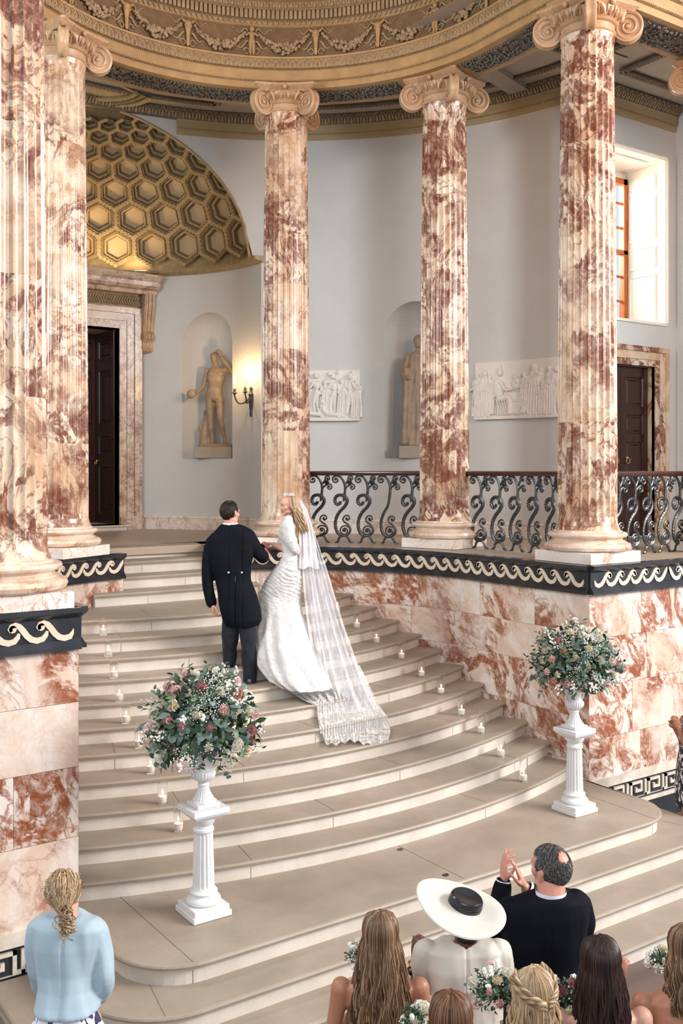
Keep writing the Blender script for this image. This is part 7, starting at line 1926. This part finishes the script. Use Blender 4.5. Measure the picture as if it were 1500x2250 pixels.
# ---------------------------------------------------------------- woman in navy floral dress at the right edge
P6 = Person(1524, 10.0, 0, 'woman in navy and white floral dress clasping her hands at the right edge'); L = P6.L
hc = V((0,.0,1.55)); mb = MB(); head_mb(mb, hc, (-.9,.1,.15)); limb(mb, [hc-V((0,0,.06)), V((0,0,1.36))], [.05,.055], k=3)
arm(mb, (-.10,-.15,1.32), (-.10,-.19,1.06), (-.17,-.05,1.30), .95); arm(mb, (-.04,.15,1.32), (-.02,.18,1.06), (-.18,.03,1.28), .95)
hand(mb, (-.17,-.05,1.30), (-.3,.2,.9), (.2,1,0), 1, .8, .95); hand(mb, (-.18,.03,1.28), (-.3,-.2,.9), (.2,-1,0), -1, .8, .95)
leg(mb, (-.02,-.09,.85), (-.10,-.10,.47), (-.04,-.10,.09), (-.19,-.11,.035)); leg(mb, (0,.09,.85), (-.02,.10,.47), (.04,.10,.09), (-.11,.11,.035)); torso(mb, [((0,0,.85),D_,R_,.15,.11),((0,0,1.1),D_,R_,.13,.10),((0,0,1.33),D_,R_,.16,.09)])
P6.part('body', fuse(mb, .008, 'body', M['skin_tan'], 2))
m = mat('floral_navy', (.01,.012,.03), .6); co = coords(m, 1, seed=False); n_ = noi(m, co, 9, 3, .5, 2.0); base(m, ramp(m, n_, [(0,(.008,.010,.028)),(.54,(.75,.75,.78))], 'CONSTANT'))
mb = MB(); torso(mb, [((0,0,.50),D_,R_,.20,.17),((-.01,0,.7),D_,R_,.21,.17),((-.01,0,.9),D_,R_,.19,.15),((-.01,0,1.08),D_,R_,.15,.13),((-.01,0,1.25),D_,R_,.17,.135),((0,0,1.37),D_,R_,.15,.09)])
limb(mb, [(-.06,-.16,1.32),(-.09,-.19,1.20),(-.10,-.195,1.08)], [.062,.062,.06]); limb(mb, [(-.03,.16,1.32),(-.03,.19,1.20),(-.02,.19,1.08)], [.062,.062,.06]); P6.part('floral_dress', fuse(mb, .010, 'floral_dress', m, 2))
long_hair(P6, hc, (-.9,.1,.15), .22, M['hair_brown'], 41, 160, .08, .012, 12, thick=.006)
for y in (-.10,.11):
    mb = MB(); x0 = -.04 if y < 0 else .04; mb.loft([section(V((x0-x,y,.035)), D_, V((0,0,1)), w_, h, 12) for x, w_, h in ((-.07,.02,.02),(-.05,.034,.034),(.05,.038,.03),(.13,.04,.024),(.18,.02,.014))]); P6.part('shoe', mb.mesh('shoe', M['shoe_black']))
# black bag strap lying on the step
mb = MB(); p0 = ground(1483,1803,E-2*RIS-.004); mb.tube(crv([p0+V((x,y,2*RIS+.012+z)) for x, y, z in ((.16,.0,0),(.05,.02,.02),(-.08,.06,.01),(-.13,.0,0),(-.05,-.05,.01),(.06,-.04,.02),(.17,-.05,0))]), .011, 8, flat=.5)
o = p0+V((0,0,2*RIS)); mb.v = [(x-o.x, y-o.y, z-p0.z-2*RIS) for x, y, z in mb.v]; tag(mb.build('bag_strap', M['shoe_black'], None, loc=(o.x,o.y,2*RIS)), 'black strap lying in a loop on the step at the right edge', 'strap')
# ---------------------------------------------------------------- bouquets
def bq(px, py, d, R, label, seed, nr=9, cols=None, leaf=(.05,.1)):
    p = FW*d+RT*((px-750)/2187*d); z = E-(py-1035)/2187*d
    e = arrangement('bouquet', (p.x, p.y, z), R, label, 'bouquet', 'bridesmaids\' bouquets', seed, nr, int(190*R/.1), 60, (1,1,.9), (.022,.033), -.5, cols); return e
bq(1085, 2175, 4.65, .115, 'bouquet with a pale pink rose held just left of the blonde twist', 3, 14, ['petal_blush','petal_white','petal_cream','petal_blush','petal_white'])
bq(1240, 2190, 4.72, .095, 'bouquet of cream stocks and a rust rose between the blonde and the dark-haired bridesmaids', 4, 9, ['petal_cream','petal_mauve','petal_white'])
bq(793, 2100, 5.25, .075, 'small bouquet showing left of the leftmost bridesmaid\'s hair', 5, 7, ['petal_cream','petal_white','petal_blush'])
bq(912, 2240, 4.45, .075, 'white bouquet at the bottom edge right of the leftmost bridesmaid', 6, 8, ['petal_white','petal_white','petal_cream'])
bq(1448, 2110, 5.02, .065, 'white and green bouquet held by the bridesmaid at the right edge', 7, 7, ['petal_white','petal_cream','petal_white'])
